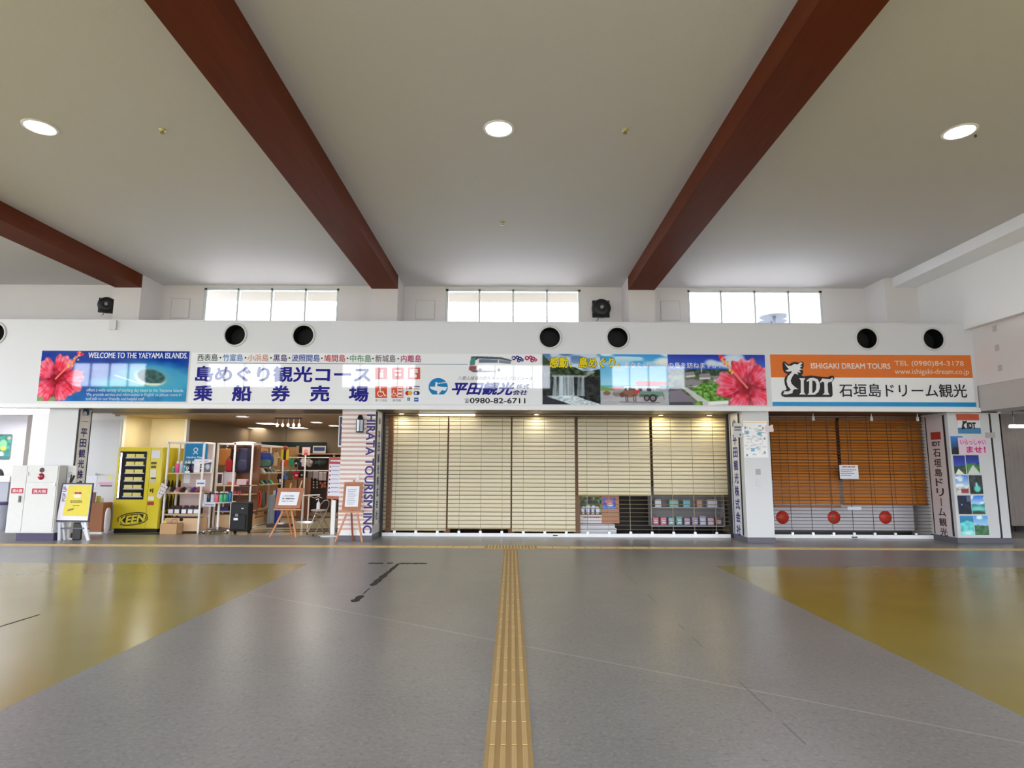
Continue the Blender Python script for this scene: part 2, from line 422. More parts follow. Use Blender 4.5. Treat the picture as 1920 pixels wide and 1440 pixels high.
# clerestory walls, front and behind, with the window openings left free
def clerestory(name, y0, y1, zlow, off, material, skip=()):
    mb = MB(); prev = XL - 2; zb, zt = 4.72, 5.83
    for k in (-3, -2, -1, 0, 1):
        xc = k * BAY + off; a, b = xc - 1.665, xc + 1.665
        if b < XL or k in skip: continue
        mb.box(prev, a, y0, y1, zlow, ZC); mb.box(a, b, y0, y1, zlow, zb); mb.box(a, b, y0, y1, zt, ZC); prev = b
    mb.box(prev, 10.2, y0, y1, zlow, ZC)
    struct(name, mb, material)
clerestory('wall_front', YW, YW + .2, 2.9, .02, UPPER, (-3, -2))
clerestory('wall_back', YB - .2, YB, 2.75, .07, UPPER)
WFR = mat('window_frame_paint', (214, 220, 218), .4)
wn = 0
for yy, off, dirn in ((YW + .02, .02, 1), (YB - .02, .07, -1)):
    for k in ((-1, 0, 1) if dirn > 0 else (-3, -2, -1, 0, 1)):
        wn += 1; xc = k * BAY + off; x0, x1, zb, zt = xc - 1.665, xc + 1.665, 4.72, 5.83
        root = bpy.data.objects.new('window_%d' % wn, None); COL.objects.link(root); root.location = (xc, yy, zb); root['kind'] = 'structure'
        ya, yb2 = sorted((yy, yy + .09 * dirn)); mb = MB()
        mb.box(x0, x1, ya, yb2, zt - .05, zt); mb.box(x0, x1, ya, yb2, zb, zb + .04)
        for j in range(5):
            xm = x0 + (x1 - x0) * j / 4; hw = .022 if 0 < j < 4 else .03
            mb.box(min(max(xm - hw, x0), x1 - 2 * hw), max(min(xm + hw, x1), x0 + 2 * hw), ya, yb2, zb, zt)
        mb.build('window_frame', WFR, root)
        for j in range(4):
            a, b = x0 + (x1 - x0) * j / 4 + .02, x0 + (x1 - x0) * (j + 1) / 4 - .02
            MB().box(a, b, yy + .04 * dirn - .003, yy + .04 * dirn + .003, zb + .03, zt - .04).build('pane', GLASS, root)
# deep eaves outside, seen through the panes of two bays
EAVE = mat('eave_board', (112, 112, 106), .8)
for k in (-1, 0):
    struct('roof_eave', MB().box(k * BAY - 2.2, k * BAY + 2.3, 14.9, 15.75, 5.86, 5.95), EAVE)
# wall behind the camera: piers between wide door openings
mb = MB()
for k in (-3, -2, -1, 0, 1, 2):
    xm = (k - .5) * BAY + .07; mb.box(xm - 1.0, xm + 1.0, YB - .2, YB, 0, 2.75)
    mb.box(xm + 1.0, xm + BAY - 1.0, YB - .2, YB, 2.15, 2.75)
struct('wall_back_pier', mb, PAINT)
# side walls
mb = MB(); mb.box(XR, XR + .2, YB, YW + .2, 4.36, ZC); struct('wall_right', mb, PAINT)
mb = MB(); mb.box(9.58, 10.2, YB, YW + .2, 3.18, 4.38); struct('wall_right_bulkhead', mb, mat('bulkhead_paint', (228, 221, 218), .6, var=.02, scale=1.5))
mb = MB(); mb.box(9.6, 10.2, YB, YF + .02, 2.66, 3.18); mb.box(9.60, 10.2, YF + .02, 18.2, 2.9, 3.18); struct('wall_right_lintel', mb, mat('lintel_shaded_paint', (196, 188, 182), .6, var=.02))  # lintel darker than the bulkhead: shade on its face painted in
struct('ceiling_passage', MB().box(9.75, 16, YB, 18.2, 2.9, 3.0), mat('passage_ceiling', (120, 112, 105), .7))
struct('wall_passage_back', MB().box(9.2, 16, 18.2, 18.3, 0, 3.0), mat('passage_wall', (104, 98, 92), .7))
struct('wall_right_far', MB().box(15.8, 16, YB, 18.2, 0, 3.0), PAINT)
mb = MB(); mb.box(XL - .2, XL, YB, YW + .2, 5.3, ZC); mb.box(XL - .2, XL, YB, 3.2, 0, 5.3); mb.box(XL - .2, XL, 3.2, 12, 0, 1.1); mb.box(XL - .2, XL, 12, YW + .2, 0, 5.3); struct('wall_left', mb, PAINT)

# ---- fascia: steel box over the shop fronts, with duct holes, trims
HOLES = [(-10.78, 4.19), (-5.769, 4.18), (-4.347, 4.176), (.784, 4.16), (2.194, 4.162), (7.38, 4.168), (8.768, 4.165), (-12.2, 4.19)]
FX0, FX1, HR = XL, 9.58, .222
mb = MB(); hs = sorted(HOLES); hb = .26; zc = 4.175; prev = FX0
R4 = lambda x0, x1, z0, z1: mb.quad((x0, YF, z0), (x1, YF, z0), (x1, YF, z1), (x0, YF, z1))
R4(FX0, FX1, ZF0, zc - hb); R4(FX0, FX1, zc + hb, ZF1)
for x, z in hs:
    R4(prev, x - hb, zc - hb, zc + hb); prev = x + hb; vs = []; fs = []
    for k in range(32):
        c, q = math.cos(2 * math.pi * k / 32), math.sin(2 * math.pi * k / 32); e = hb / max(abs(c), abs(q))
        vs += [(x + HR * c, YF, z + HR * q), (x + e * c, YF, zc + e * q)]
        j = (k + 1) % 32; fs.append((2 * k, 2 * k + 1, 2 * j + 1, 2 * j))
    mb.add(vs, fs)
R4(prev, FX1, zc - hb, zc + hb)
mb.box(FX1 - .02, FX1, YF + .001, YW, ZF0, ZF1); mb.box(FX0, FX1 - .02, YF + .001, YW, ZF1 - .02, ZF1)
struct('wall_front_fascia', mb, FASC)
struct('trim_1', MB().box(FX0, FX1 + .012, YF - .022, YF + .1, ZF0 - .01, ZF0 + .075), TRIMW)
struct('trim_2', MB().box(FX0, FX1 + .005, YF - .012, YF - .001, ZF1 - .03, ZF1), FASC)
struct('ceiling_soffit', MB().box(-9.45, FX1 - .03, YF + .02, YS + .35, ZF0, ZF0 + .1), BRN)
for i, (x, z) in enumerate(HOLES[:7]):
    w = ['at the left picture edge', 'above the island names sign, left of its pair', 'above the island names sign, right of its pair', 'above the waterfall photograph',
         'above the ox cart photograph', 'above the middle of the orange sign', 'above the right end of the orange sign'][i]
    t = thing('duct_outlet', (x, YF, z), 'round black air duct outlet ' + w, 'air vent', 'duct outlets in the fascia')
    MB().lathe([(HR - .012, 0), (HR + .03, 0), (HR + .03, .014), (HR + .008, .022), (HR - .012, .014), (HR - .012, 0)], (x, YF, z), 32, axis='y').build('rim', PILL, t)
    mb = MB(); mb.lathe([(HR - .004, -.001), (HR - .004, -.30)], (x, YF, z), 32, axis='y', cap=False); mb.lathe([(.001, -.301), (HR - .002, -.30)], (x, YF, z), 32, axis='y')
    mb.build('duct', BLACK, t)
# ---- square columns between the shops
def column(name, x0, x1, y0, y1, m=PILL, skirt=True):
    struct(name, MB().box(x0, x1, y0, y1, .1 if skirt else 0, ZF0), m, .006)
    if skirt: struct('baseboard_column', MB().box(x0 - .004, x1 + .004, y0 - .004, y1 + .004, 0, .1), SKIRT)
CXL = (at(93, 765, 12.45).x, at(149, 765, 12.45).x)
CXH = (at(643, 772, 12.5).x, at(705, 772, 12.5).x)
CXR = (at(1391, 775, 12.42).x, at(1441, 775, 12.42).x)
CXI = (at(1797, 1008, 12.5).x, at(1878, 1008, 12.5).x)
column('column_left', CXL[0], CXL[1], 12.45, 12.85)
column('column_striped', CXH[0], CXH[1], 12.5, 13.3)
column('column_middle', CXR[0], CXR[1], 12.42, 13.3)
column('column_right', CXI[0] , CXI[1] + .22, 12.52, 13.3)
# ================================================================ CEILING FITTINGS
LAMPG = mat('lamp_glass', (255, 246, 234), .4, emit=30)
for i, (x, y) in enumerate([(-6.22, 7.4), (-.19, 7.38), (5.87, 7.4), (-6.22, 2.2), (-.19, 2.2), (5.87, 2.2), (-12.2, 7.4)]):
    t = thing('ceiling_downlight', (x, y, ZC), ['round lit ceiling downlight at the left, past the left big beam', 'round lit ceiling downlight in the middle bay', 'round lit ceiling downlight at the right of the right big beam',
              'round lit downlight in the left bay, directly overhead', 'round lit downlight in the middle bay, directly overhead', 'round lit downlight in the right bay, directly overhead', 'round lit downlight in the far left bay'][i], 'ceiling light', 'hall downlights')
    MB().lathe([(.165, -.002), (.205, -.002), (.205, -.012), (.172, -.016), (.165, -.002)], (x, y, ZC), 32).build('trim_ring', TRIMW, t)
    MB().lathe([(.001, -.004), (.168, -.004), (.12, -.02), (.001, -.028)], (x, y, ZC), 32).build('lamp_glass', LAMPG, t)
BRASS = mat('brass', (176, 160, 96), .35, .8)
for i, p in enumerate([(305, 243), (1172, 243), (942, 417)]):
    q = atz(*p, ZC)
    t = thing('ceiling_sprinkler', q, 'small brass ceiling sprinkler ' + ['between the left downlight and the left big beam', 'right of the middle downlight', 'nearest the clerestory windows in the middle bay'][i], 'sprinkler', 'ceiling sprinklers')
    MB().lathe([(.045, 0), (.045, -.008), (.02, -.014), (.02, -.03)], q, 16).build('escutcheon', mat('pale_brass', (190, 182, 130), .4, .5), t)
    MB().lathe([(.012, -.028), (.012, -.05), (.028, -.052), (.028, -.056)], q, 12).build('nozzle', BRASS, t)
q = atz(1829, 253, ZC)
tag(MB().lathe([(.014, 0), (.014, -.03), (.004, -.034)], q, 10).build('ceiling_sensor', DARK), 'tiny black ceiling stud beside the right downlight', 'sensor')
# access hatches on the clerestory wall
for i, p in enumerate([(321, 560, 355, 596), (780, 563, 815, 598), (1239, 565, 1275, 600)]):
    mb = MB(); pbox(mb, *p, YW - .008, .01)
    t = mb.build('access_hatch', UPPER, bevel=.003)
    tag(t, 'square painted access hatch ' + ['left of the leftmost clerestory window', 'left of the middle clerestory window', 'left of the right clerestory window'][i], 'access hatch', 'access hatches beside the windows')
    a, b, c, d = px_rect(*p, YW - .008); k = .006; mb = MB(); y0, y1 = YW - .0095, YW - .004
    mb.box(a - k, b + k, y0, y1, d, d + k); mb.box(a - k, b + k, y0, y1, c - k, c); mb.box(a - k, a, y0, y1, c, d); mb.box(b, b + k, y0, y1, c, d)
    mb.build('hatch_seam', mat('hatch_seam_grey', (170, 164, 160), .6), t)
# loudspeakers
def speaker(cx, cy, r, Y, label, yaw):
    c = at(cx, cy, Y); rr = (at(cx + r, cy, Y).x - c.x)
    t = thing('wall_loudspeaker', c, label, 'loudspeaker', 'black clerestory loudspeakers'); t.rotation_euler = (0, 0, yaw)
    def loc(mb, nm, m, bevel=0):
        o = mb.build(nm, m, None, origin=(0, 0, 0), bevel=bevel); o.parent = t; return o
    k = .92 * rr
    loc(MB().box(-k, k, 0, .05, -k, k), 'mounting_plate', DARK, .004)
    loc(MB().lathe([(.001, .14), (.10 * rr, .14), (.3 * rr, .155), (.78 * rr, .16), (.9 * rr, .13), (rr, .08), (rr, .0)], (0, 0, 0), 28, axis='y'), 'horn', cm(14, 13, 14, .5))
    loc(MB().lathe([(.001, .2), (.16 * rr, .2), (.2 * rr, .185), (.2 * rr, .14)], (0, 0, 0), 16, axis='y'), 'driver_cap', cm(150, 150, 148, .4))
    mb = MB()
    for a in (.785, 2.356, 3.927, 5.498): mb.tube([(1.05 * k * math.cos(a) * 1.2, -.01, 1.05 * k * math.sin(a) * 1.2), (.2 * rr * math.cos(a), -.17, .2 * rr * math.sin(a))], .006, 6)
    loc(mb, 'guard_bars', DARK)
    loc(MB().tube([(-.3 * rr, .02, -k), (-.35 * rr, .02, -1.2 * rr), (-.5 * rr, .03, -1.3 * rr)], .007, 6), 'cable', DARK)
speaker(1127, 579, 17.5, YW - .06, 'round black wall loudspeaker right of the middle clerestory window', 0)
speaker(201, 573, 15, YP + .35, 'black wall loudspeaker on the left pilaster, seen at an angle', math.radians(28))
o = MB(); pbox(o, 205, 600, 218, 618, YF - .045, .04); tag(o.build('junction_box', PILL, bevel=.004), 'small white junction box at the top left of the fascia', 'junction box')

# ================================================================ FLOOR MARKINGS
TACT = mat('tactile_tile_ochre', (186, 154, 100), .55, var=.08, scale=5)
TACB = mat('tactile_bar_ochre', (202, 171, 116), .5, var=.08)
tx0, tx1 = -.135, .118
t = thing('tactile_path', (0, 6, 0), 'long ochre tactile guide path running down the middle of the floor', 'tactile paving')
MB().box(tx0, tx1, YB, 11.32, 0, .004).build('base_strip', TACT, t)
mb = MB(); yy = 11.28; ln_ = .30
while yy > YB + .1:
    for j in range(4):
        xc = tx0 + .038 + j * (tx1 - tx0 - .076) / 3
        mb.box(xc - .0135, xc + .0135, yy - ln_ + .014, yy, .004, .009)
    yy -= ln_
mb.build('raised_bar', TACB, t, bevel=.002)
for a_, b_, s_ in ((-14, -.46, 'left of the warning pad'), (.46, 14, 'right of the warning pad')):
    t = thing('tactile_path', ((a_ + b_) / 2, 11.55, 0), 'ochre tactile guide strip along the shop fronts, ' + s_, 'tactile paving')
    MB().box(a_, b_, 11.42, 11.68, 0, .004).build('base_strip', TACT, t)
    mb = MB(); xx = a_ + .01
    while xx + .3 < b_:
        for j in range(4):
            yc = 11.455 + j * .063; mb.box(xx + .008, xx + .292, yc - .012, yc + .012, .004, .009)
        xx += .3
    mb.build('raised_bar', TACB, t)
t = thing('tactile_warning_pad', (0, 11.55, 0), 'wide ochre dotted warning pad where the two tactile paths meet', 'tactile paving')
MB().box(-.458, .458, 11.325, 11.80, 0, .005).build('base_pad', TACT, t)
mb = MB()
for i in range(15):
    for j in range(8): mb.lathe([(.017, 0), (.013, .005), (.001, .0055)], (-.42 + i * .06, 11.355 + j * .06, .005), 8)
mb.build('raised_dots', TACB, t)
GUM = mat('tape_residue', (26, 20, 16), .7, var=.4, scale=20)
def strip(name, pts, label, cat='tape mark', group='dark tape marks on the floor'):
    tri = tessellate_polygon([[Vector((*q, 0)) for q in pts]])
    n = len(pts); mb = MB(); mb.add([(x, y, 0) for x, y in pts] + [(x, y, .0025) for x, y in pts], [tuple(i + n for i in q) for q in tri] + [tuple(q) for q in tri] + [(i, (i + 1) % n, (i + 1) % n + n, i + n) for i in range(n)])
    return tag(mb.build(name, GUM), label, cat, group)
F2 = lambda x, y: tuple(atz(x, y, 0)[:2])
random.seed(4)
def ragged(a, b, w0, w1, n=14):            # long uneven residue from a to b
    a, b = Vector(a), Vector(b); d = (b - a).normalized(); s = Vector((-d.y, d.x)); L_, R_ = [], []
    for i in range(n + 1):
        f = i / n; w = (w0 + (w1 - w0) * f) * (.75 + .5 * random.random()) * (1 if 0 < i < n else .4); q = a + (b - a) * f
        L_.append(tuple(q + s * w)); R_.append(tuple(q - s * w * (.8 + .4 * random.random())))
    return L_ + R_[::-1]
strip('tape_residue', ragged(F2(690, 1056.3), F2(719, 1056.3), .05, .045), 'short thin black tape line at the left end of the broken cross line')
strip('tape_residue', ragged(F2(726, 1056), F2(737, 1056), .045, .04), 'shortest black tape dash in the broken cross line')
strip('tape_residue', ragged(F2(748, 1056.6), F2(801, 1056.6), .055, .04), 'longest thin black tape line at the right end of the broken cross line')
strip('tape_residue', ragged(F2(747, 1057), F2(697, 1098.5), .022, .05, 22), 'long thick ragged black tape strip pointing towards the tactile path junction')
strip('tape_residue', ragged(F2(678.5, 1116.5), F2(663, 1129), .03, .045, 8), 'short thick black tape patch at the near end of the diagonal marks')
strip('tape_residue', ragged(F2(693, 1103), F2(680, 1114.5), .006, .005, 6), 'hairline black tape trace joining two thick diagonal marks')
strip('tape_residue', ragged(F2(0, 1175), F2(75, 1152), .01, .004, 10), 'thin black scuff line on the left mustard floor field')

# ================================================================ SIGNS ON THE FASCIA
ZS = 3.28
def sy(off): return lambda z: YF - off - (z - ZS) * .0052       # the panels lean a touch forward at the top
def sign(name, x0, x1, z0, z1, label, matl=SIGNW, cat='sign'):
    t = thing(name, ((x0 + x1) / 2, YF, z0), label, cat)
    f0, f1 = sy(.012), YF - .0015; vs = []
    for x in (x0, x1):
        for z in (z0, z1): vs += [(x, f0(z), z), (x, f1, z)]
    MB().add(vs, [(0, 1, 3, 2), (4, 6, 7, 5), (0, 4, 5, 1), (2, 3, 7, 6), (0, 2, 6, 4), (1, 5, 7, 3)]).build('panel', matl, t)
    return t
def sflat(x0, x1, z0, z1, off=.0145): g = sy(off); return lambda u, v: Vector((x0 + u * (x1 - x0), g(z1 + v * (z0 - z1)), z1 + v * (z0 - z1)))
def spx(x0, y0, x1, y1, off=.0145): a, b, c, d = px_rect(x0, y0, x1, y1, YF); return front(a, b, c, d, sy(off))
def words(t, s, box, col, off=.0145, label=None, **kw):
    o = put(MB(), s, spx(*box, off), **kw).build('lettering', ink(*col), t); return o
def spoly(mb, pts, m=0, off=.0145, s=1, ox=0, oy=0, holes=()):   # outline in pixels on the sign plane
    g = sy(off); P = []
    loops = [pts] + list(holes)
    for l in loops:
        for x, y in l:
            q = at(ox + x * s, oy + y * s, YF); P.append(Vector((q.x, g(q.z), q.z)))
    tri = tessellate_polygon([[Vector((x, -y, 0)) for x, y in l] for l in loops])
    return mb.add(P, [tuple(q) for q in tri], m)
def circ(cx, cy, r, n=24, ry=None): return [(cx + r * math.cos(2 * math.pi * k / n), cy + (ry or r) * math.sin(2 * math.pi * k / n)) for k in range(n)]
# --- welcome sign
A0, A1, AZ0, AZ1 = -9.735, -6.683, 2.778, 3.826
t = sign('welcome_sign', A0, A1, AZ0, AZ1, 'blue island welcome sign with a pink hibiscus at its left end', SIGNW)
w = Art(276, 95, (16, 62, 150), 3)
w.vgrad(np.ones((95, 276)), 0, 95, (12, 48, 142), (24, 100, 168))
w.fill(np.clip((w.X - 110) / 160, 0, 1) * np.clip((w.Y - 20) / 60, 0, 1), (20, 130, 170), .8)
w.mottle(np.ones((95, 276)), 12, 14, 8)
w.blob(214, 50, 80, 27, (66, 160, 190), 14, .75, .12); w.blob(165, 66, 62, 14, (40, 160, 180), 9, .8, .08)
w.blob(205, 49, 45, 17, (70, 150, 175), 6, .9, .15); w.blob(206, 50, 30, 15, (200, 208, 196), 3, .9, .2); w.blob(208, 48, 27, 13, (46, 84, 84), 3, 1, .2)
w.line(140, 46, 190, 62, 2.2, (215, 224, 214), .8); w.line(190, 62, 224, 62, 2, (214, 214, 190), .9)
w.mottle(w.ell(208, 48, 26, 12, 3), 22, 4)
for x, y, r_ in ((8, 88, 11), (20, 84, 9), (14, 93, 12), (28, 92, 8)): w.blob(x, y, r_, r_ * .6, (132, 150, 92), 2, .9, -.5)
w.hibiscus(31, 53, 45, ang=[(-2.45, .95, .55), (-1.15, 1.0, .5), (.12, 1.12, .5), (.98, .95, .5), (2.3, .95, .55)], stamen=(72, 6))
w.panel('printed_picture', sflat(A0, A1, AZ0, AZ1, .0135), GLOSSP, t)
words(t, 'WELCOME TO THE YAEYAMA ISLANDS.', (166.7, 661.5, 352.5, 672), (240, 244, 250), bold=.03)
for s_, b in (('offers a wide variety of exciting day tours to the Yaeyama Islands.', (163, 728.5, 345, 736.5)), ('We provide service and information in English so please come in', (162.5, 737, 340.5, 744.5)), ('and talk to our friendly and helpful staff.', (161.5, 745, 272, 752.5))):
    words(t, s_, b, (205, 222, 240), bold=.012)
# --- ticket counter sign
B0, B1, BZ0, BZ1 = -6.64, .622, 2.745, 3.80
t = sign('ticket_counter_sign', B0, B1, BZ0, BZ1, 'long white ticket counter sign with navy Japanese lettering and a bus picture')
NAVY = (24, 22, 140)
for s_, x0, x1, c in (('西表島', 371, 409, (74, 92, 88)), ('竹富島', 418.5, 456, (60, 124, 196)), ('小浜島', 465, 504, (222, 140, 112)), ('黒島', 513, 539, (66, 26, 116)), ('波照間島', 547.5, 600, (32, 74, 176)), ('鳩間島', 608, 648, (200, 26, 56)),
                      ('中布島', 656.5, 696.5, (84, 150, 108)), ('新城島', 704, 742, (122, 100, 112)), ('内離島', 752, 790, (188, 20, 110))):
    dy = (x0 - 371) * .0055; words(t, s_, (x0, 663.8 + dy, x1, 677.4 + dy), c, bold=.012)
mb = MB()
for x in (414, 461, 508.7, 543.2, 604, 652, 699.7, 747): spoly(mb, circ(x, 670.6 + (x - 371) * .0055, 1.6, 10))
mb.build('lettering', ink(20, 20, 24), t)
mb = MB(); spoly(mb, [(370, 680.2), (878, 683), (878, 684), (370, 681.2)]); mb.build('rule_line', ink(84, 116, 160), t)
words(t, '島めぐり観光コース', (366.8, 686.8, 695.5, 716.8), NAVY, bold=.035)
for s_, x0, x1 in (('乗', 363.5, 399.5), ('船', 435.5, 472.5), ('券', 508.5, 544.5), ('売', 581.5, 618.5), ('場', 654, 691.5)):
    words(t, s_, (x0, 722 + (x0 - 363) * .004, x1, 752.3 + (x0 - 363) * .004), NAVY, bold=.04)
# service icons
K = 1 / 5.053; OX, OY = 650, 640
def icon(pts, col, off=.0145, **k): return spoly(MB(), pts, 0, off, K, OX, OY, **k).build('icon', ink(*col), t)
sq = lambda a, b, c, d: [(a, b), (c, b), (c, d), (a, d)]
for i, (a, b) in enumerate(((272, 385), (432, 540), (583, 697))):
    icon(sq(a, 250, b, 360), (214, 92, 84))
    mb = MB()
    if i == 0: spoly(mb, circ((a + b) / 2 + 10, 280, 12, 14), 0, .0165, K, OX, OY); spoly(mb, sq(a + 45, 296, b - 35, 345), 0, .0165, K, OX, OY)
    elif i == 1: spoly(mb, sq(a + 20, 275, b - 20, 290), 0, .0165, K, OX, OY); spoly(mb, circ(a + 38, 318, 14, 14), 0, .0165, K, OX, OY); spoly(mb, circ(b - 34, 318, 14, 14), 0, .0165, K, OX, OY)
    else: spoly(mb, sq(a + 14, 262, a + 60, 345), 0, .0165, K, OX, OY); spoly(mb, sq(a + 66, 262, b - 22, 300), 0, .0165, K, OX, OY); spoly(mb, circ(b - 45, 330, 16, 14), 0, .0165, K, OX, OY)
    mb.build('icon', ink(244, 232, 230), t)
def wheelchair(mb, cx, cy, q):
    A = lambda pts: spoly(mb, [(cx + x * q, cy + y * q) for x, y in pts], 0, .0165, K, OX, OY)
    A(circ(-8, -34, 8, 12)); A([(-14, -24), (-4, -24), (-2, -4), (20, -4), (30, 26), (40, 24), (42, 31), (26, 36), (14, 4), (-11, 4)])
    ring = [(-6 + 27 * math.cos(a), 14 + 27 * math.sin(a)) for a in np.linspace(-2.2, -5.6, 18)]
    A(ring + [(-6 + 20 * math.cos(a), 14 + 20 * math.sin(a)) for a in np.linspace(-5.6, -2.2, 18)])
icon(sq(272, 425, 383, 537), (222, 84, 52)); mb = MB(); wheelchair(mb, 328, 480, 1.12); mb.build('icon', ink(246, 240, 238), t)
icon(sq(425, 425, 537, 537), (222, 84, 52)); mb = MB(); spoly(mb, sq(482, 432, 530, 530), 0, .0165, K, OX, OY); wheelchair(mb, 452, 492, .72); mb.build('icon', ink(246, 240, 238), t)
mb = MB()
for y in (440, 470, 505): spoly(mb, sq(488, y, 524, y + 16), 0, .018, K, OX, OY)
mb.build('icon', ink(222, 84, 52), t)
words(t, '車イス貸出', (704, 748.5, 725.5, 753), (110, 110, 116)); words(t, '販売機', (736.5, 748.5, 752, 753), (110, 110, 116))
icon(sq(565, 424, 620, 456), (206, 60, 64)); icon(sq(570, 430, 592, 450), (240, 240, 244), .0165); icon(sq(596, 430, 612, 450), (60, 60, 80), .0165)
icon(sq(635, 424, 692, 456), (238, 238, 240)); icon(sq(635, 424, 692, 434), (40, 60, 150), .0165); icon(sq(635, 447, 692, 456), (226, 170, 60), .0165)
icon(circ(577, 491, 21), (190, 30, 50)); icon(circ(602, 491, 21), (232, 180, 70), .0165); icon(circ(674, 491, 19), (28, 36, 110)); icon(circ(654, 491, 19), (40, 60, 120), .0165); icon(circ(656, 491, 11), (236, 238, 242), .018)
icon(sq(575, 534, 602, 562), (88, 92, 92)); icon(sq(580, 545, 597, 551), (230, 230, 230), .0165); icon(sq(640, 534, 680, 571), (30, 96, 190)); icon(sq(646, 548, 674, 556), (220, 230, 244), .0165)
# round ship emblem
cut = [(868 + 91 * math.cos(a), 434 + 86 * math.sin(a)) for a in np.linspace(math.radians(125), math.radians(415), 40)]
icon(cut, (18, 134, 196))
icon([(786, 430), (838, 430), (842, 388), (858, 388), (860, 425), (905, 432), (955, 436), (935, 470), (905, 462), (880, 490), (868, 508), (846, 470), (800, 452)], (240, 243, 246), .0165)
mb = MB()
for k in range(6): spoly(mb, circ(866 + k * 15, 400 - k * 2, 6, 10), 0, .0165, K, OX, OY)
mb.build('icon', ink(240, 243, 246), t)
mb = MB(); spoly(mb, circ(850, 478, 9, 10), 0, .018, K, OX, OY); spoly(mb, [(880, 488), (905, 478), (900, 500)], 0, .018, K, OX, OY); mb.build('icon', ink(18, 134, 196), t)
words(t, '八重山諸島の旅をトータルプロデュース', (858, 705.7, 998.5, 713), (92, 92, 104), shear=.25)
words(t, '平田観光', (847, 716.3, 964.6, 741), NAVY, bold=.045, shear=.32)
words(t, '株式', (967.5, 720.3, 993, 729), (30, 28, 120), bold=.03, shear=.2); words(t, '会社', (961.8, 731.2, 989, 741), (30, 28, 120), bold=.03, shear=.2)
words(t, '☎', (870.8, 746.5, 880, 755.5), (20, 20, 24)); words(t, '0980-82-6711', (881, 746.3, 985, 756.3), (20, 20, 24), bold=.02)
# drawn balloons with tassels
for cx, c in ((1582, (40, 40, 130)), (1708, (190, 20, 100))):
    mb = MB(); spoly(mb, circ(cx, 160, 21, 20), 0, .0145, K, OX, OY)
    for dx, dy, r_ in ((35, -8, 18), (60, 4, 20), (80, 16, 16), (48, 20, 18)): spoly(mb, circ(cx + dx, 162 + dy, r_, 14), 0, .0145, K, OX, OY)
    mb.build('icon', ink(*c), t)
    mb = MB(); spoly(mb, circ(cx, 160, 9, 14), 0, .0165, K, OX, OY)
    for dx, dy, r_ in ((34, -6, 6), (60, 2, 7), (78, 16, 5), (50, 22, 6)): spoly(mb, circ(cx + dx, 162 + dy, r_, 10), 0, .0165, K, OX, OY)
    mb.build('icon', ink(244, 238, 246), t)
# bus picture
w = Art(83, 33, (214, 215, 218), 5)
cv = lambda pts: [((x - 1150) / 5.05, (y - 136) / 5.05) for x, y in pts]
w.poly(cv([(1182, 148), (1235, 144), (1460, 152), (1560, 176), (1560, 252), (1450, 282), (1240, 288), (1165, 276), (1158, 240)]), (222, 226, 232))
w.poly(cv([(1180, 148), (1236, 145), (1460, 153), (1558, 178), (1556, 192), (1460, 174), (1250, 166), (1228, 180), (1178, 184)]), (60, 66, 78))
w.poly(cv([(1182, 160), (1222, 158), (1216, 226), (1168, 232), (1170, 195)]), (70, 120, 120)); w.poly(cv([(1254, 170), (1430, 176), (1430, 205), (1252, 206)]), (96, 108, 124)); w.poly(cv([(1440, 176), (1550, 192), (1550, 214), (1440, 206)]), (110, 120, 134))
w.poly(cv([(1165, 236), (1232, 232), (1230, 270), (1160, 272)]), (150, 70, 70)); w.poly(cv([(1158, 268), (1260, 274), (1440, 282), (1300, 292), (1200, 292)]), (84, 84, 92))
w.blob(*cv([(1265, 272)])[0], 3, 3.4, (40, 40, 44)); w.blob(*cv([(1440, 270)])[0], 2.6, 3, (44, 44, 48))
w.panel('printed_picture', (lambda fr: lambda u, v: fr(u, 1 - v))(spx(877.7, 667, 961, 700)), GLOSSP, t)

# --- photograph sign: waterfall, ox cart, village
C0, C1, CZ0, CZ1 = .628, 5.229, 2.755, 3.808
t = sign('photograph_sign', C0, C1, CZ0, CZ1, 'wide sign of waterfall, ox cart and village photographs with a red hibiscus')
w = Art(421, 96, (90, 140, 190), 7); one = np.ones((96, 421))
cv = lambda pts: [((x - 73) / 4.267, (y - 102) / 4.267) for x, y in pts]
p1 = np.clip(109.5 - w.X, 0, 1); p2 = np.clip(w.X - 109, 0, 1) * np.clip(237 - w.X, 0, 1); p3 = np.clip(w.X - 236.5, 0, 1)
w.vgrad(p1, 0, 30, (66, 104, 150), (150, 176, 206)); w.fill(p1 * np.clip((w.noise(22, 12) - .5) * 5, 0, 1), (210, 220, 232), .8)
w.poly(cv([(73, 200), (73, 110), (120, 150), (160, 195), (280, 205), (340, 212), (400, 240), (470, 240), (540, 225), (540, 510), (73, 510)]), (46, 62, 40))
w.mottle(w.mask(cv([(73, 190), (540, 230), (540, 300), (73, 300)])), 34, 4); w.poly(cv([(73, 290), (540, 285), (540, 510), (73, 510)]), (30, 36, 38))
w.poly(cv([(150, 270), (420, 275), (440, 240), (470, 235), (500, 250), (420, 292), (150, 290)]), (150, 160, 160), .8); w.mottle(p1 * (w.Y > 34), 16, 5)
for a, b, al in ((165, 190, .9), (205, 262, .75), (262, 325, .95), (360, 378, .8), (388, 410, .75), (215, 240, .8)):
    m_ = w.mask(cv([(a, 284), (b, 284), (b + 4, 440), (a - 10, 440)])); w.fill(m_ * (.45 + .55 * w.noise(2.2, 60)), (206, 220, 230), al)
w.poly(cv([(110, 440), (340, 438), (420, 470), (520, 500), (540, 512), (300, 512), (220, 480), (130, 455)]), (200, 214, 222), .9); w.mottle(w.mask(cv([(100, 435), (540, 435), (540, 512), (100, 512)])), 36, 4, 2.5)
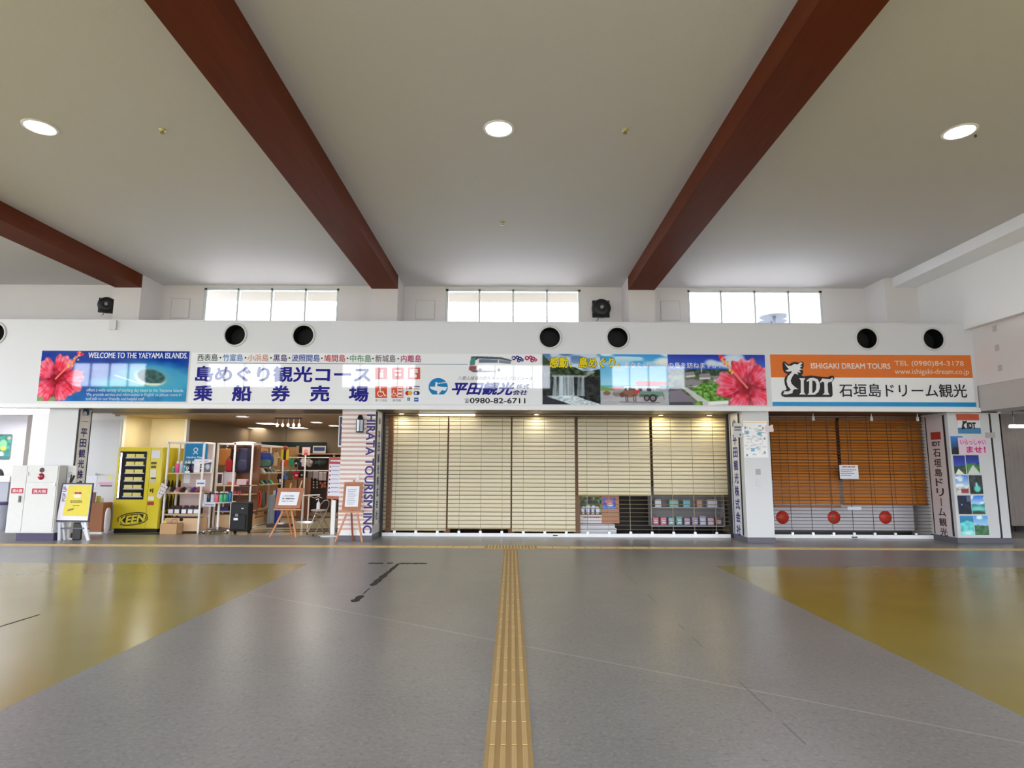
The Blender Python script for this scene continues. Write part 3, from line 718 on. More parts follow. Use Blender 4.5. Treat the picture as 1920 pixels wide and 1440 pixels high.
w.poly(cv([(73, 440), (110, 445), (210, 480), (290, 512), (73, 512)]), (44, 50, 56), .85)
w.vgrad(p2, 0, 60, (44, 140, 206), (150, 206, 226)); w.fill(p2 * np.clip((w.noise(30, 9) - .52) * 5, 0, 1) * np.clip(1 - w.Y / 34, 0, 1), (232, 240, 246), .9)
w.blob(231, 14, 18, 7, (236, 242, 246), 5, .9); w.fill(p2 * (w.Y > 59), (84, 176, 196)); w.fill(p2 * (w.Y > 63), (168, 168, 174)); w.mottle(p2 * (w.Y > 63), 10, 9, 3)
w.poly(cv([(540, 360), (600, 372), (660, 385), (640, 398), (540, 400)]), (120, 150, 84))
w.poly(cv([(630, 368), (720, 366), (724, 384), (632, 386)]), (206, 60, 74)); w.poly(cv([(820, 330), (850, 318), (1070, 326), (1080, 352), (830, 356)]), (226, 116, 126))  # main cart roof paler, partly from window reflection painted into the print
w.poly(cv([(730, 362), (1010, 362), (1010, 372), (730, 372)]), (222, 224, 226))
for k in range(22):
    x = 735 + 265 * w.r.rand(); w.blob(*cv([(x, 384 + 8 * w.r.rand())])[0], 2.2, 3.2, ((40, 44, 70), (60, 50, 52), (200, 196, 196))[k % 3])
w.poly(cv([(838, 400), (1040, 402), (1050, 436), (1000, 446), (850, 440)]), (104, 140, 130)); w.poly(cv([(850, 424), (1000, 430), (1000, 450), (850, 446)]), (86, 92, 96)); w.line(*cv([(1040, 430)])[0], *cv([(1048, 462)])[0], 1.2, (90, 100, 100))
w.line(*cv([(700, 428)])[0], *cv([(860, 436)])[0], 1, (110, 104, 100))
w.blob(*cv([(590, 418)])[0], 7, 4, (120, 96, 84)); w.blob(*cv([(672, 422)])[0], 9, 5, (130, 118, 110)); w.poly(cv([(640, 396), (730, 392), (730, 410), (650, 412)]), (150, 150, 150))
w.blob(*cv([(772, 420)])[0], 16, 7, (132, 92, 76)); w.blob(*cv([(712, 430)])[0], 5, 4.5, (96, 70, 60)); w.poly(cv([(800, 394), (852, 390), (856, 412), (806, 416)]), (196, 56, 62))
for x in (738, 752, 800, 816): w.line(*cv([(x, 430)])[0], *cv([(x + 6, 484)])[0], 1.6, (84, 62, 54))
w.line(*cv([(690, 487)])[0], *cv([(1010, 490)])[0], 1.4, (96, 96, 104))
for x, r_ in ((908, 25), (958, 31)): w.blob(*cv([(x, 455)])[0], r_ / 4.267, r_ / 4.267, (50, 48, 50)); w.blob(*cv([(x, 455)])[0], r_ / 8, r_ / 8, (140, 136, 132)); w.blob(*cv([(x, 455)])[0], 1.2, 1.2, (60, 60, 60))
w.vgrad(p3, 0, 30, (22, 46, 160), (66, 104, 196))
for x, y, a, b in ((1430, 165, 10, 5), (1460, 178, 16, 5), (1590, 130, 14, 7), (1610, 160, 16, 10), (1650, 130, 12, 8), (1565, 185, 18, 6)): w.blob(*cv([(x, y)])[0], a, b, (196, 208, 232), 4, .9)
w.fill(p3 * (w.Y > 28), (54, 72, 56)); w.mottle(p3 * (w.Y > 28), 26, 4, 3); w.fill(p3 * (w.Y > 40), (96, 108, 84)); w.mottle(p3 * (w.Y > 40), 34, 5)
for q in ([(1220, 250), (1290, 240), (1300, 268), (1225, 276)], [(1330, 262), (1420, 252), (1420, 286), (1335, 290)], [(1225, 318), (1262, 302), (1350, 322), (1350, 348), (1226, 352)], [(1440, 280), (1520, 270), (1530, 300), (1450, 306)]):
    w.poly(cv(q), (136, 128, 140)); w.poly(cv([(x, y + 14) for x, y in q[2:]] + [q[3], q[2]]), (196, 198, 200))
w.poly(cv([(1350, 215), (1356, 215), (1356, 250), (1350, 250)]), (220, 220, 220))
m_ = w.mask(cv([(1270, 390), (1330, 345), (1420, 325), (1500, 350), (1560, 430), (1560, 470), (1350, 490), (1300, 440)])); w.fill(m_, (92, 140, 60)); w.mottle(m_, 46, 3.5)
w.poly(cv([(1196, 372), (1230, 368), (1400, 480), (1560, 470), (1560, 512), (1350, 512)]), (198, 198, 202), .9); w.poly(cv([(1400, 482), (1560, 474), (1560, 496), (1400, 510)]), (230, 230, 228))
w.poly(cv([(1090, 400), (1165, 362), (1185, 392), (1280, 466), (1276, 490), (1090, 488)]), (122, 114, 130)); w.poly(cv([(1090, 372), (1150, 350), (1190, 366), (1200, 386), (1090, 396)]), (60, 58, 60)); w.poly(cv([(1090, 486), (1276, 484), (1276, 512), (1090, 512)]), (70, 72, 76))
m_ = w.mask(cv([(1290, 500), (1310, 478), (1350, 480), (1356, 512), (1290, 512)])); w.fill(m_, (90, 130, 50)); w.mottle(m_, 40, 3)
w.poly(cv([(1660, 440), (1750, 440), (1800, 512), (1660, 512)]), (30, 90, 190))
for x, y, r_ in ((1770, 500, 14), (1830, 490, 14), (1800, 480, 12), (1850, 450, 10)): w.blob(*cv([(x, y)])[0], r_, r_ * .5, (104, 130, 80), 2, .95, .5)
w.hibiscus(*cv([(1715, 368)])[0], 52, ang=[(-3.02, 1.08, .50), (-1.68, 1.02, .55), (-.62, .95, .55), (.72, .95, .5), (2.05, .88, .5)], stamen=cv([(1512, 128)])[0])
w.panel('printed_picture', sflat(C0, C1, CZ0, CZ1, .0135), GLOSSP, t)
put(MB(), '感動、島めぐり。', spx(1028.6, 669.3, 1163, 691.3, .0145), bold=.075, shear=.12).build('lettering', ink(40, 34, 30), t)
words(t, '感動、島めぐり。', (1029.6, 670, 1162, 690.4), (244, 222, 40), .0165, bold=.035, shear=.12)
words(t, 'あなたはいくつの島を訪ねますか？', (1170.6, 679.5, 1351.5, 690.5), (238, 240, 244), bold=.015)

# --- orange travel sign
t = sign('travel_sign', 5.335, 9.5, 2.735, 3.822, 'white travel agency sign with orange band, blue stripe and black dragon emblem', mat('matt_sign_face', (250, 250, 252), .22, var=.01))
IK = lambda r, g, b: cm(r, g, b, .25)
def D(pts, col, off=.0145, nm='logo', **k): return spoly(MB(), pts, 0, off, 1 / 4.465, 1430, 640, **k).build(nm, IK(*col), t)
D([(57, 110), (1735, 118), (1756, 308), (68, 302)], (238, 122, 40), nm='orange_band'); D([(80, 507), (1783, 512), (1786, 549), (81, 543)], (14, 150, 214), nm='blue_stripe')
D([(163, 175), (180, 168), (215, 195), (240, 180), (270, 172), (300, 180), (318, 170), (340, 178), (340, 215), (328, 235), (338, 262), (322, 286), (340, 294), (400, 287), (480, 296), (540, 300), (566, 289), (590, 289), (597, 312), (575, 345), (580, 380), (583, 452), (572, 467), (300, 468), (180, 468), (158, 458), (150, 437), (165, 414), (190, 408), (198, 398), (182, 360), (178, 320), (185, 300), (205, 275), (178, 262), (166, 240), (163, 205)], (26, 22, 30), .0165)
D([(178, 181), (205, 206), (236, 206), (262, 190), (286, 196), (312, 178), (330, 183), (308, 206), (330, 206), (305, 224), (328, 236), (300, 244), (318, 262), (284, 262), (296, 280), (262, 272), (243, 298), (230, 330), (240, 358), (268, 384), (296, 402), (262, 402), (250, 412), (246, 434), (200, 446), (165, 444), (178, 430), (172, 420), (215, 420), (232, 406), (206, 372), (196, 332), (206, 296), (238, 262), (240, 250), (206, 256), (186, 246), (216, 234), (196, 212)], (242, 242, 246), .0185)
D([(302, 310), (352, 310), (346, 324), (340, 330), (342, 428), (358, 446), (302, 446), (316, 430), (316, 330)], (242, 242, 246), .0185)
D([(362, 330), (388, 310), (420, 306), (456, 318), (474, 350), (476, 390), (462, 426), (432, 448), (370, 448), (384, 434), (386, 330), (370, 340)], (242, 242, 246), .0185, holes=[[(412, 326), (412, 434), (430, 428), (444, 404), (446, 362), (436, 336)]])
D([(476, 340), (496, 312), (560, 318), (580, 304), (586, 318), (572, 340), (546, 344), (540, 360), (544, 430), (558, 448), (498, 448), (514, 432), (512, 344), (492, 338), (484, 352)], (242, 242, 246), .0185)
def dwords(s_, box, col, **kw): return put(MB(), s_, spx(*box, .0165), **kw).build('lettering', IK(*col), t)
dwords('ISHIGAKI DREAM TOURS', (1519.6, 681.3, 1668.5, 691.8), (248, 232, 226), bold=.03)
dwords('TEL (0980)84-3178', (1676, 677, 1806, 688.8), (250, 222, 196), bold=.012); dwords('www.ishigaki-dream.co.jp', (1676.5, 692, 1815.7, 704.8), (250, 222, 196), bold=.012)
dwords('石垣島ドリーム観光', (1572.7, 719.8, 1811.4, 745), (24, 22, 40), bold=.012)
# ================================================================ SHOP ROOMS BEHIND THE FASCIA
ZR = 2.62
fl2 = bpy.data.materials.new('shop_vinyl'); fl2.use_nodes = True
n = fl2.node_tree.nodes; L = fl2.node_tree.links; p = n['Principled BSDF']
g = n.new('ShaderNodeNewGeometry'); s3 = n.new('ShaderNodeSeparateXYZ'); L.new(g.outputs['Position'], s3.inputs[0]); px_, py_ = s3.outputs[0], s3.outputs[1]
band = M('ADD', py_, M('MULTIPLY', px_, -.22))
st = M('MULTIPLY', M('GREATER_THAN', band, 14.98), M('LESS_THAN', band, 15.32)); st2 = M('MULTIPLY', M('GREATER_THAN', band, 15.48), M('LESS_THAN', band, 15.75))
L.new(MIX(M('MAXIMUM', st, st2), MIX(N(5), rgb(196, 184, 150), rgb(206, 196, 164)), rgb(92, 76, 84)), p.inputs['Base Color']); p.inputs['Roughness'].default_value = .14
struct('floor_shop', MB().box(-10.2, CXH[0] + .4, YS + .08, 19, -.1, 0), fl2)
struct('floor_shop_middle', MB().box(CXH[0] + .4, 9.2, YS + .08, 19, -.1, 0), mat('dark_shop_floor', (70, 62, 58), .4))
struct('floor_left_hall', MB().box(XL - 2, -10.2, YS + .08, 24, -.1, 0), mat('left_hall_floor', (150, 148, 150), .2))
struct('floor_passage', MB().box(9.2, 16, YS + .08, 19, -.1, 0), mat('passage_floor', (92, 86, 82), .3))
struct('ceiling_shop', MB().box(-9.0, 9.3, YS + .3, 19, ZR, ZR + .1), TANC)
struct('ceiling_left_hall', MB().box(XL - 2, -9.0, 12.6, 24, 2.74, 2.84), mat('left_hall_ceiling', (206, 200, 200), .7))
XN, YN = -8.93, 14.95
XI = at(350, 800, YN).x                       # corner where the niche opens to the deep shop
struct('wall_niche', MB().box(XN - .1, XI, YN, YN + .1, 0, ZR), CREAM)
struct('wall_niche_side', MB().box(XN - .12, XN, 13.96, YN, 0, ZR), mat('cream_wall_shaded', (222, 206, 166), .6))  # darker copy of the cream: the side wall's shade is put into its colour
struct('wall_shop_left', MB().box(XI - .1, XI, YN + .1, 18.5, 0, ZR), TAN)
struct('trim_3', MB().box(XI - .04, XI + .012, YN - .01, YN + .12, 0, ZR), TRIMW)
struct('wall_shop_back', MB().box(XI - .1, 9.3, 18.5, 18.6, 0, ZR), TAN)
struct('wall_shop_divider', MB().box(CXH[1] - .35, CXH[1] - .25, 13.3, 18.5, 0, ZR), TAN)
struct('wall_shop_divider_right', MB().box(CXR[0] + .25, CXR[0] + .35, 13.3, 18.5, 0, ZR), TAN)
struct('wall_shop_right', MB().box(9.2, 9.3, 13.3, 18.5, 0, ZF0), PAINT)
# door panel between the left column and the niche
DX0, DX1 = at(150, 860, 13.84).x, XN
struct('wall_door', MB().box(DX0 - 1.2, DX1, 13.86, 13.96, 0, ZF0), PAINT)
root = bpy.data.objects.new('door_1', None); COL.objects.link(root); root.location = ((DX0 + DX1) / 2, 13.85, 0); root['kind'] = 'structure'
MB().box(DX0 - .1, DX1 - .03, 13.82, 13.86, .02, 2.5).build('door_leaf', PILL, root)
mb = MB(); q = at(180, 889, 13.8); mb.lathe([(.028, 0), (.028, .01), (.012, .012), (.012, .05)], q + Vector((0, .02, 0)), 14, axis='y'); mb.tube([q + Vector((0, -.03, 0)), q + Vector((.11, -.035, 0))], .011, 8); mb.build('door_handle', STEEL, root)
# lit ceiling panels in the shop
PANELL = mat('lit_ceiling_panel', (255, 244, 232), .5, emit=7)
def panel_light(px, py, w, d, label, grp='shop ceiling lights', z=ZR, e=PANELL):
    q = atz(px, py, z); t = thing('ceiling_light_panel', q, label, 'ceiling light', grp)
    mb = MB(); f = .03
    mb.box(q.x - w / 2, q.x + w / 2, q.y - d / 2, q.y - d / 2 + f, z - .02, z); mb.box(q.x - w / 2, q.x + w / 2, q.y + d / 2 - f, q.y + d / 2, z - .02, z)
    mb.box(q.x - w / 2, q.x - w / 2 + f, q.y - d / 2, q.y + d / 2, z - .02, z); mb.box(q.x + w / 2 - f, q.x + w / 2, q.y - d / 2, q.y + d / 2, z - .02, z)
    mb.build('frame', TRIMW, t); MB().box(q.x - w / 2 + f, q.x + w / 2 - f, q.y - d / 2 + f, q.y + d / 2 - f, z - .012, z - .002).build('diffuser', e, t)
for px, py, w_, d_, s_ in ((503, 793.5, .5, .6, 'largest bright shop ceiling panel, left of the bulb pendants'), (482, 802, .45, .5, 'second bright shop ceiling panel, behind the largest one'), (560, 801.5, .5, .5, 'bright shop ceiling panel right of the bulb pendants'),
                      (627, 797.5, .3, .35, 'small shop ceiling panel beside the hanging blue signboard'), (594, 791, .3, .3, 'small dim shop ceiling panel nearer the shop entrance'), (455, 780, .3, .2, 'narrow ceiling panel close above the shop entrance')):
    panel_light(px, py, w_, d_, s_)
for x, y in ((-5.4, 16.4), (-6.2, 14.1), (-4.4, 14.3)): lamp('shop_light', (x, y, ZR - .03), 15, (1, .93, .82), .5)
lamp('niche_light', (-8.3, 14.1, ZR - .03), 9, (1, .97, .9), .35)
for x in (-1.2, 1.6, 4.2): lamp('shop_light', (x, 15.6, ZR - .03), 12, (1, .94, .85), .4)
lamp('shop_light', (7.4, 15, ZR - .03), 7, (1, .94, .85), .4)
# pendant cluster of clear bulbs
q = atz(541, 783, ZR); t = thing('bulb_pendant', q, 'row of five clear bulbs hanging from a rail under the shop ceiling', 'pendant lamp')
MB().box(q.x - .32, q.x + .32, q.y - .03, q.y + .03, ZR - .03, ZR).build('rail', DARK, t)
for k in range(5):
    x = q.x - .26 + k * .13
    MB().tube([(x, q.y, ZR - .03), (x, q.y, ZR - .14)], .006, 6).build('cord', WHITEM, t)
    MB().blob((x, q.y, ZR - .18), .03, .03, .042, n=12).build('bulb', mat('warm_bulb', (255, 214, 190), .3, emit=6), t)

# ---- far left hall
LH = mat('left_hall_wall', (228, 225, 232), .55)
xw = at(48, 820, 15.6).x
struct('wall_left_hall', MB().box(XL - 2, xw, 15.6, 15.75, 0, 2.74), LH)
struct('wall_left_hall_back', MB().box(XL - 2, XI, 21, 21.1, 0, 2.74), CREAM)
struct('wall_left_hall_side', MB().box(-9.95, -9.9, 13.9, 21, 0, 2.74), mat('hall_side', (236, 222, 190), .6))
mb = MB(); pbox(mb, 46, 838, 90, 990, 17.5, .06, z0=0); tag(mb.build('partition_panel', mat('grey_partition', (176, 176, 188), .5)), 'pale grey partition panel left of the white column', 'partition')
FLUO = mat('fluorescent_tube', (240, 240, 255), .4, emit=9)
for k, (y0, s_) in enumerate(((766.5, 'upper of two long fluorescent fittings at the left edge'), (772.5, 'lower of two long fluorescent fittings at the left edge'))):
    a, b = atz(-40, y0, 2.70), atz(90, y0, 2.70); t = thing('fluorescent_fitting', (a.x, a.y, 2.74), s_, 'ceiling light', 'fluorescent fittings in the left hall')
    MB().box(a.x, b.x, a.y - .08, a.y + .08, 2.70, 2.74).build('housing', TRIMW, t)
    MB().tube([(a.x + .02, a.y, 2.675), (b.x - .02, a.y, 2.675)], .03, 12).build('tube', FLUO, t)
for k, (x, y) in enumerate(((60, 803), (84, 806), (60, 810.5), (77, 812))):
    panel_light(x, y, .42 if k == 3 else .25, .3, ['upper left small lit panel in the far left hall', 'upper right small lit panel in the far left hall', 'lower left small lit panel in the far left hall', 'widest lit panel in the far left hall, beside the column'][k], 'far left hall lights', 2.74)
lamp('hall_light', (-12.5, 14.6, 2.6), 22, (.95, .96, 1), .8)
# green poster (plain shapes)
t = thing('wall_poster', at(8, 858, 15.58), 'green wall poster with yellow blob at the left edge', 'poster')
w = Art(30, 46, (44, 124, 108), 11)
w.mottle(np.ones((46, 30)), 26, 6); w.blob(12, 18, 9, 9, (120, 180, 130), 2); w.blob(14, 26, 6, 4, (240, 190, 40), 2); w.blob(10, 38, 6, 6, (216, 232, 232), 2); w.rect(0, 40, 30, 46, (40, 96, 100)); w.blob(24, 6, 4, 3, (190, 160, 130), 2)
MB().add(*(lambda b: (b.v, b.f))(pbox(MB(), -6, 814.5, 21, 861.5, 15.575, .02))).build('frame', cm(60, 90, 96), t)
w.panel('printed_picture', flat(-5, 816, 20, 860, 15.57), MATP, t)
# service counter and bin at the left edge
mb = MB(); t = thing('service_counter', (-12.9, 14.9, 0), 'white service counter top over a grey base at the left edge', 'counter')
cz = at(10, 893, 14.6).z
MB().box(-15, at(19, 893, 14.6).x, 14.6, 15.2, cz - .14, cz).build('counter_top', PILL, t, bevel=.01); MB().box(-15, at(16, 910, 14.65).x, 14.65, 15.15, 0, cz - .14).build('base', cm(168, 168, 178), t)
t = thing('office_chair', at(0, 893, 15.3), 'dark rounded chair back behind the left service counter', 'chair')
q = at(-2, 886, 15.28); MB().blob(q + Vector((0, 0, -.1)), .13, .05, .2, n=16).build('backrest', DARK, t); MB().tube([(q.x, q.y + .02, q.z - .25), (q.x, q.y + .05, .45)], .02, 8).build('stem', DARK, t); MB().box(q.x - .2, q.x + .2, q.y + .02, q.y + .24, .42, .5).build('seat', DARK, t, bevel=.02)
mb = MB()
for a in range(5): mb.tube([(q.x, q.y + .1, .07), (q.x + .16 * math.cos(a * 1.256), q.y + .12 + .16 * math.sin(a * 1.256), .03)], .018, 6)
mb.tube([(q.x, q.y + .1, .05), (q.x, q.y + .1, .45)], .02, 8); mb.build('base', DARK, t)
t = thing('waste_bin', at(8, 990, 13.6), 'grey waste bin with dark purple rim left of the white hydrant cabinet', 'bin')
q = atz(4, 992, 0); MB().lathe([(.13, 0), (.16, .58), (.15, .58), (.12, .02)], (q.x, q.y, 0), 24).build('body', cm(150, 150, 162), t); MB().lathe([(.158, .56), (.172, .57), (.172, .62), (.15, .62)], (q.x, q.y, 0), 24).build('rim', cm(70, 56, 100), t)

# ================================================================ CENTRE SHOP: PIPE SHUTTER AND CREAM BLINDS
RODM = mat('shutter_rod', (126, 108, 84), .4, .3)
RODD = mat('dark_shutter_rod', (92, 76, 66), .4, .3)
def shutter(label, xa, xb, pitch, links, rm, r, y=YS, lm=None):
    t = thing('pipe_shutter', ((xa + xb) / 2, y, 0), label, 'shutter')
    mb = MB(); z = .075 + pitch
    while z < 2.66:
        mb.tube([(xa, y, z), (xb, y, z)], r, 8); z += pitch
    mb.build('rod_curtain', rm, t)
    mb = MB()
    for x in links: mb.box(x - .004, x + .004, y - .006, y + .006, .09, 2.65)
    mb.build('link_chain', lm or mat('shutter_link', (150, 134, 106), .4, .3), t)
    MB().box(xa, xb, y - .02, y + .02, 0, .075).build('bottom_rail', TRIMW, t, bevel=.004)
    mb = MB()
    for x in links: mb.box(x - .028, x + .028, y - .026, y + .012, .055, .12)
    mb.build('rail_clip', ALU, t)
    for x in (xa - .05, xb): MB().box(x, x + .05, y - .045, y + .045, 0, 2.65).build('guide_rail', cm(60, 58, 62, .4, .5), t)
    return t
lk = [at(739.6 + 40.25 * k, 1000, YS).x for k in range(16)]
shx0, shx1 = CXH[1] + .05, CXR[0] - .05
t = shutter('wide closed pipe shutter across the middle shop with cream blinds', shx0, shx1, .0885, lk, RODM, .0065)
MB().box(*(lambda q: (q.x - .05, q.x + .05, YS - .03, YS - .018, .02, .045))(at(1041, 1003, YS))).build('lock', DARK, t)
struct('door_2', MB().box(shx0 + .02, shx0 + .12, YS + .25, YS + .4, 0, 2.6), mat('brown_jamb', (126, 84, 54), .5, var=.2))
BLINDM = mat('cream_blind_fabric', (244, 232, 200), .7, var=.05, scale=3, stretch=(.4, 1, 9))
YBL = YS + .36
for k, (x0, x1, y1, s_) in enumerate(((721, 838, 993, 'leftmost cream blind, beside the striped column'), (841, 957.5, 990, 'second cream blind from the left, almost down to the floor'), (960.5, 1078, 995, 'middle one of five cream blinds, above the tactile path'),
                                    (1084, 1219.5, 927, 'fourth cream blind, raised above the poster and boxes'), (1224.5, 1371, 926, 'rightmost cream blind, raised above the display case'))):
    a, b = at(x0, 880, YBL).x, at(x1, 880, YBL).x; zb = at((x0 + x1) / 2, y1, YBL).z
    t = thing('roller_blind', ((a + b) / 2, YBL, 2.6), s_, 'blind', 'cream blinds in the middle shop')
    MB().box(a, b, YBL - .03, YBL + .03, 2.55, 2.6).build('head_rail', cm(206, 188, 140), t)
    nz_ = 60; vs = []; fs = []
    for j in range(nz_ + 1):
        z = 2.56 + (zb - 2.56) * j / nz_; yy = YBL + .006 * math.sin(j * 2.1)
        vs += [(a, yy - .002, z), (b, yy - .002, z), (a, yy + .002, z), (b, yy + .002, z)]
    for j in range(nz_):
        o = j * 4; fs += [(o, o + 1, o + 5, o + 4), (o + 2, o + 6, o + 7, o + 3)]
    mb = MB(); mb.add(vs, fs); mb.build('fabric', BLINDM, t)
    MB().box(a, b, YBL - .012, YBL + .012, zb - .02, zb + .012).build('bottom_rail', cm(214, 196, 150), t)
for k_, x_ in enumerate((840, 959, 1081)): q_ = at(x_, 880, YBL + .12); struct('trim_%d' % (5 + k_), MB().box(q_.x - .07, q_.x + .07, YBL + .1, YBL + .16, 0, 2.6), mat('brown_post', (140, 96, 62), .5, var=.2))
SPOT = mat('lit_spot_lens', (255, 236, 190), .4, emit=22)
for k, (x, s_) in enumerate(((1239, 'small lit spotlight above the fourth cream blind'), (1330, 'small lit spotlight above the rightmost cream blind'), (753, 'small lit spotlight above the leftmost cream blind'), (1006, 'small lit spotlight above the middle cream blind'))):
    q = at(x, 776, YS + .16); t = thing('recessed_spotlight', (q.x, q.y, ZF0), s_, 'ceiling light', 'spotlights over the cream blinds')
    MB().lathe([(.05, 0), (.066, 0), (.066, -.008), (.05, -.012), (.05, 0)], (q.x, q.y, ZF0), 20).build('trim_ring', TRIMW, t)
    MB().lathe([(.001, -.014), (.05, -.010), (.05, -.002)], (q.x, q.y, ZF0), 20).build('lens', SPOT, t)
    lamp('spot_glow', (q.x, q.y, ZF0 - .02), 3.0 if k < 2 else 1.6, (1, .84, .45) if k < 2 else (1, .92, .78), .08)
qa, qb = at(784, 771, YS + .15), at(892, 771, YS + .15)
t = thing('soffit_tube_lamp', (qa.x, qa.y, ZF0), 'long lit tube lamp under the fascia above the second cream blind', 'ceiling light')
MB().box(qa.x, qb.x, qa.y - .03, qa.y + .03, ZF0 - .015, ZF0).build('housing', TRIMW, t); MB().tube([(qa.x + .02, qa.y, ZF0 - .03), (qb.x - .02, qa.y, ZF0 - .03)], .014, 10).build('tube', mat('soffit_tube', (255, 246, 230), .4, emit=14), t)
# things seen under the raised blinds
YC = YS + .75
t = thing('notice_board', at(1119, 985, YC), 'brown board carrying a garden photograph under the raised fourth blind', 'notice board')
pbox(MB(), 1078, 905, 1160, 981, YC, .03).build('board', cm(196, 140, 110, .6), t)
w = Art(42, 33, (70, 92, 50), 13); one = np.ones((33, 42)); w.mottle(one, 60, 4)
for x, y, a, b, c in ((21, 9, 4, 5, (30, 30, 40)), (9, 12, 4, 6, (50, 60, 30)), (30, 12, 6, 5, (40, 44, 30)), (18, 24, 5, 8, (214, 216, 226)), (27, 24, 5, 8, (206, 210, 222)), (10, 25, 4, 7, (220, 220, 226)), (34, 25, 4, 7, (210, 214, 224)), (13, 28, 1.6, 6, (30, 40, 96)), (22, 27, 1.6, 6, (30, 36, 90)), (30, 28, 1.6, 6, (30, 40, 90))): w.blob(x, y, a, b, c, 1.5, .95)
w.panel('photograph', flat(1084, 931, 1128, 964.5, YC, .004), MATP, t)
w = Art(26, 24, (70, 90, 190), 14); w.mottle(np.ones((24, 26)), 30, 4); w.blob(13, 7, 8, 5, (206, 120, 110), 2); w.blob(15, 14, 6, 3, (222, 224, 230), 2); w.rect(0, 18, 26, 24, (96, 150, 214))
w.panel('poster', flat(1130, 933, 1154, 956, YC, .004), MATP, t)
pbox(MB(), 1086, 966, 1128, 980.5, YC - .004, .003).build('caption_card', WHITEP, t); put(MB(), '~g', pfront(1094, 968.5, 1126, 971.5, YC, .006)).build('lettering', cm(190, 70, 90), t)
for k, (a, b, y0, y1, s_) in enumerate(((1078, 1153, 983, 990, 'flat white carton on top of its stack under the board'), (1080, 1156, 990.5, 999, 'flat white carton at the bottom of its stack under the board'))):
    mb = MB(); pbox(mb, a, y0, b, y1, YC - .2, .32, z0=(0 if k else at(1110, 990, YC - .2).z)); o = mb.build('carton', WHITEP, bevel=.004); tag(o, s_, 'box')
t = thing('display_case', at(1290, 985, YC), 'grey display case of packaged souvenirs under the rightmost raised blind', 'display case')
cx0, cx1, cz0, cz1 = px_rect(1222, 924, 1357, 985, YC)
MB().box(cx0, cx1, YC + .25, YC + .3, cz0, cz1 + .15).build('back_panel', cm(120, 118, 124), t); mb = MB(); mb.box(cx0, cx1, YC, YC + .3, cz0 - .03, cz0); mb.build('base_shelf', cm(190, 190, 198, .3), t)
zm = at(1290, 951, YC).z; MB().box(cx0, cx1, YC + .02, YC + .3, zm - .02, zm).build('middle_shelf', cm(170, 170, 178, .3), t)

for x in (cx0 - .02, cx1): MB().box(x, x + .02, YC, YC + .3, cz0 - .03, cz1 + .15).build('side_panel', cm(150, 150, 158), t)
for x in (cx0 + .2, cx1 - .2): MB().tube([(x, YC + .2, 0), (x, YC + .2, cz0 - .03)], .02, 8).build('leg', DARK, t)
random.seed(9)
cols = [(206, 110, 130), (216, 120, 140), (150, 190, 190), (126, 182, 176), (196, 170, 190), (170, 150, 190), (206, 206, 226), (220, 190, 200), (150, 110, 96)]
nm = ['pink', 'deep pink', 'pale teal', 'teal', 'mauve', 'violet', 'silver blue', 'pale rose', 'brown']
for k in range(9):
    x = cx0 + .1 + (cx1 - cx0 - .2) * k / 8; h_ = .16 + .05 * random.random()
    t2 = thing('souvenir_pack', (x, YC + .1, cz0), nm[k] + ' souvenir pack on the lower shelf of the grey display case', 'souvenir pack', 'souvenir packs on the lower shelf')
    MB().box(x - .07, x + .07, YC + .05, YC + .16, cz0, cz0 + h_).build('pouch', cm(*cols[k], .25), t2, bevel=.02); MB().box(x - .04, x + .04, YC + .045, YC + .052, cz0 + .04, cz0 + h_ * .6).build('label', cm(226, 224, 232, .3), t2)
for k, (f, wd, c, s_) in enumerate(((.1, .14, (206, 206, 214), 'white souvenir box at the left of the upper shelf'), (.32, .2, (120, 176, 168), 'teal souvenir box on the upper shelf'), (.5, .16, (96, 180, 196), 'light blue souvenir box on the upper shelf'), (.68, .12, (196, 150, 130), 'tan souvenir box on the upper shelf'), (.86, .22, (216, 216, 228), 'pale grey souvenir box at the right of the upper shelf'))):
    x = cx0 + (cx1 - cx0) * f; o = MB().box(x - wd / 2, x + wd / 2, YC + .06, YC + .2, zm, zm + .17).build('souvenir_box', cm(*c, .3), bevel=.006); tag(o, s_ + ' of the display case', 'box', 'souvenir boxes on the upper shelf')
struct('wall_shop_inner', MB().box(CXH[1], CXR[0] + .3, YS + 1.35, YS + 1.42, 0, 1.15), mat('dark_inner_wall', (34, 28, 28), .7))

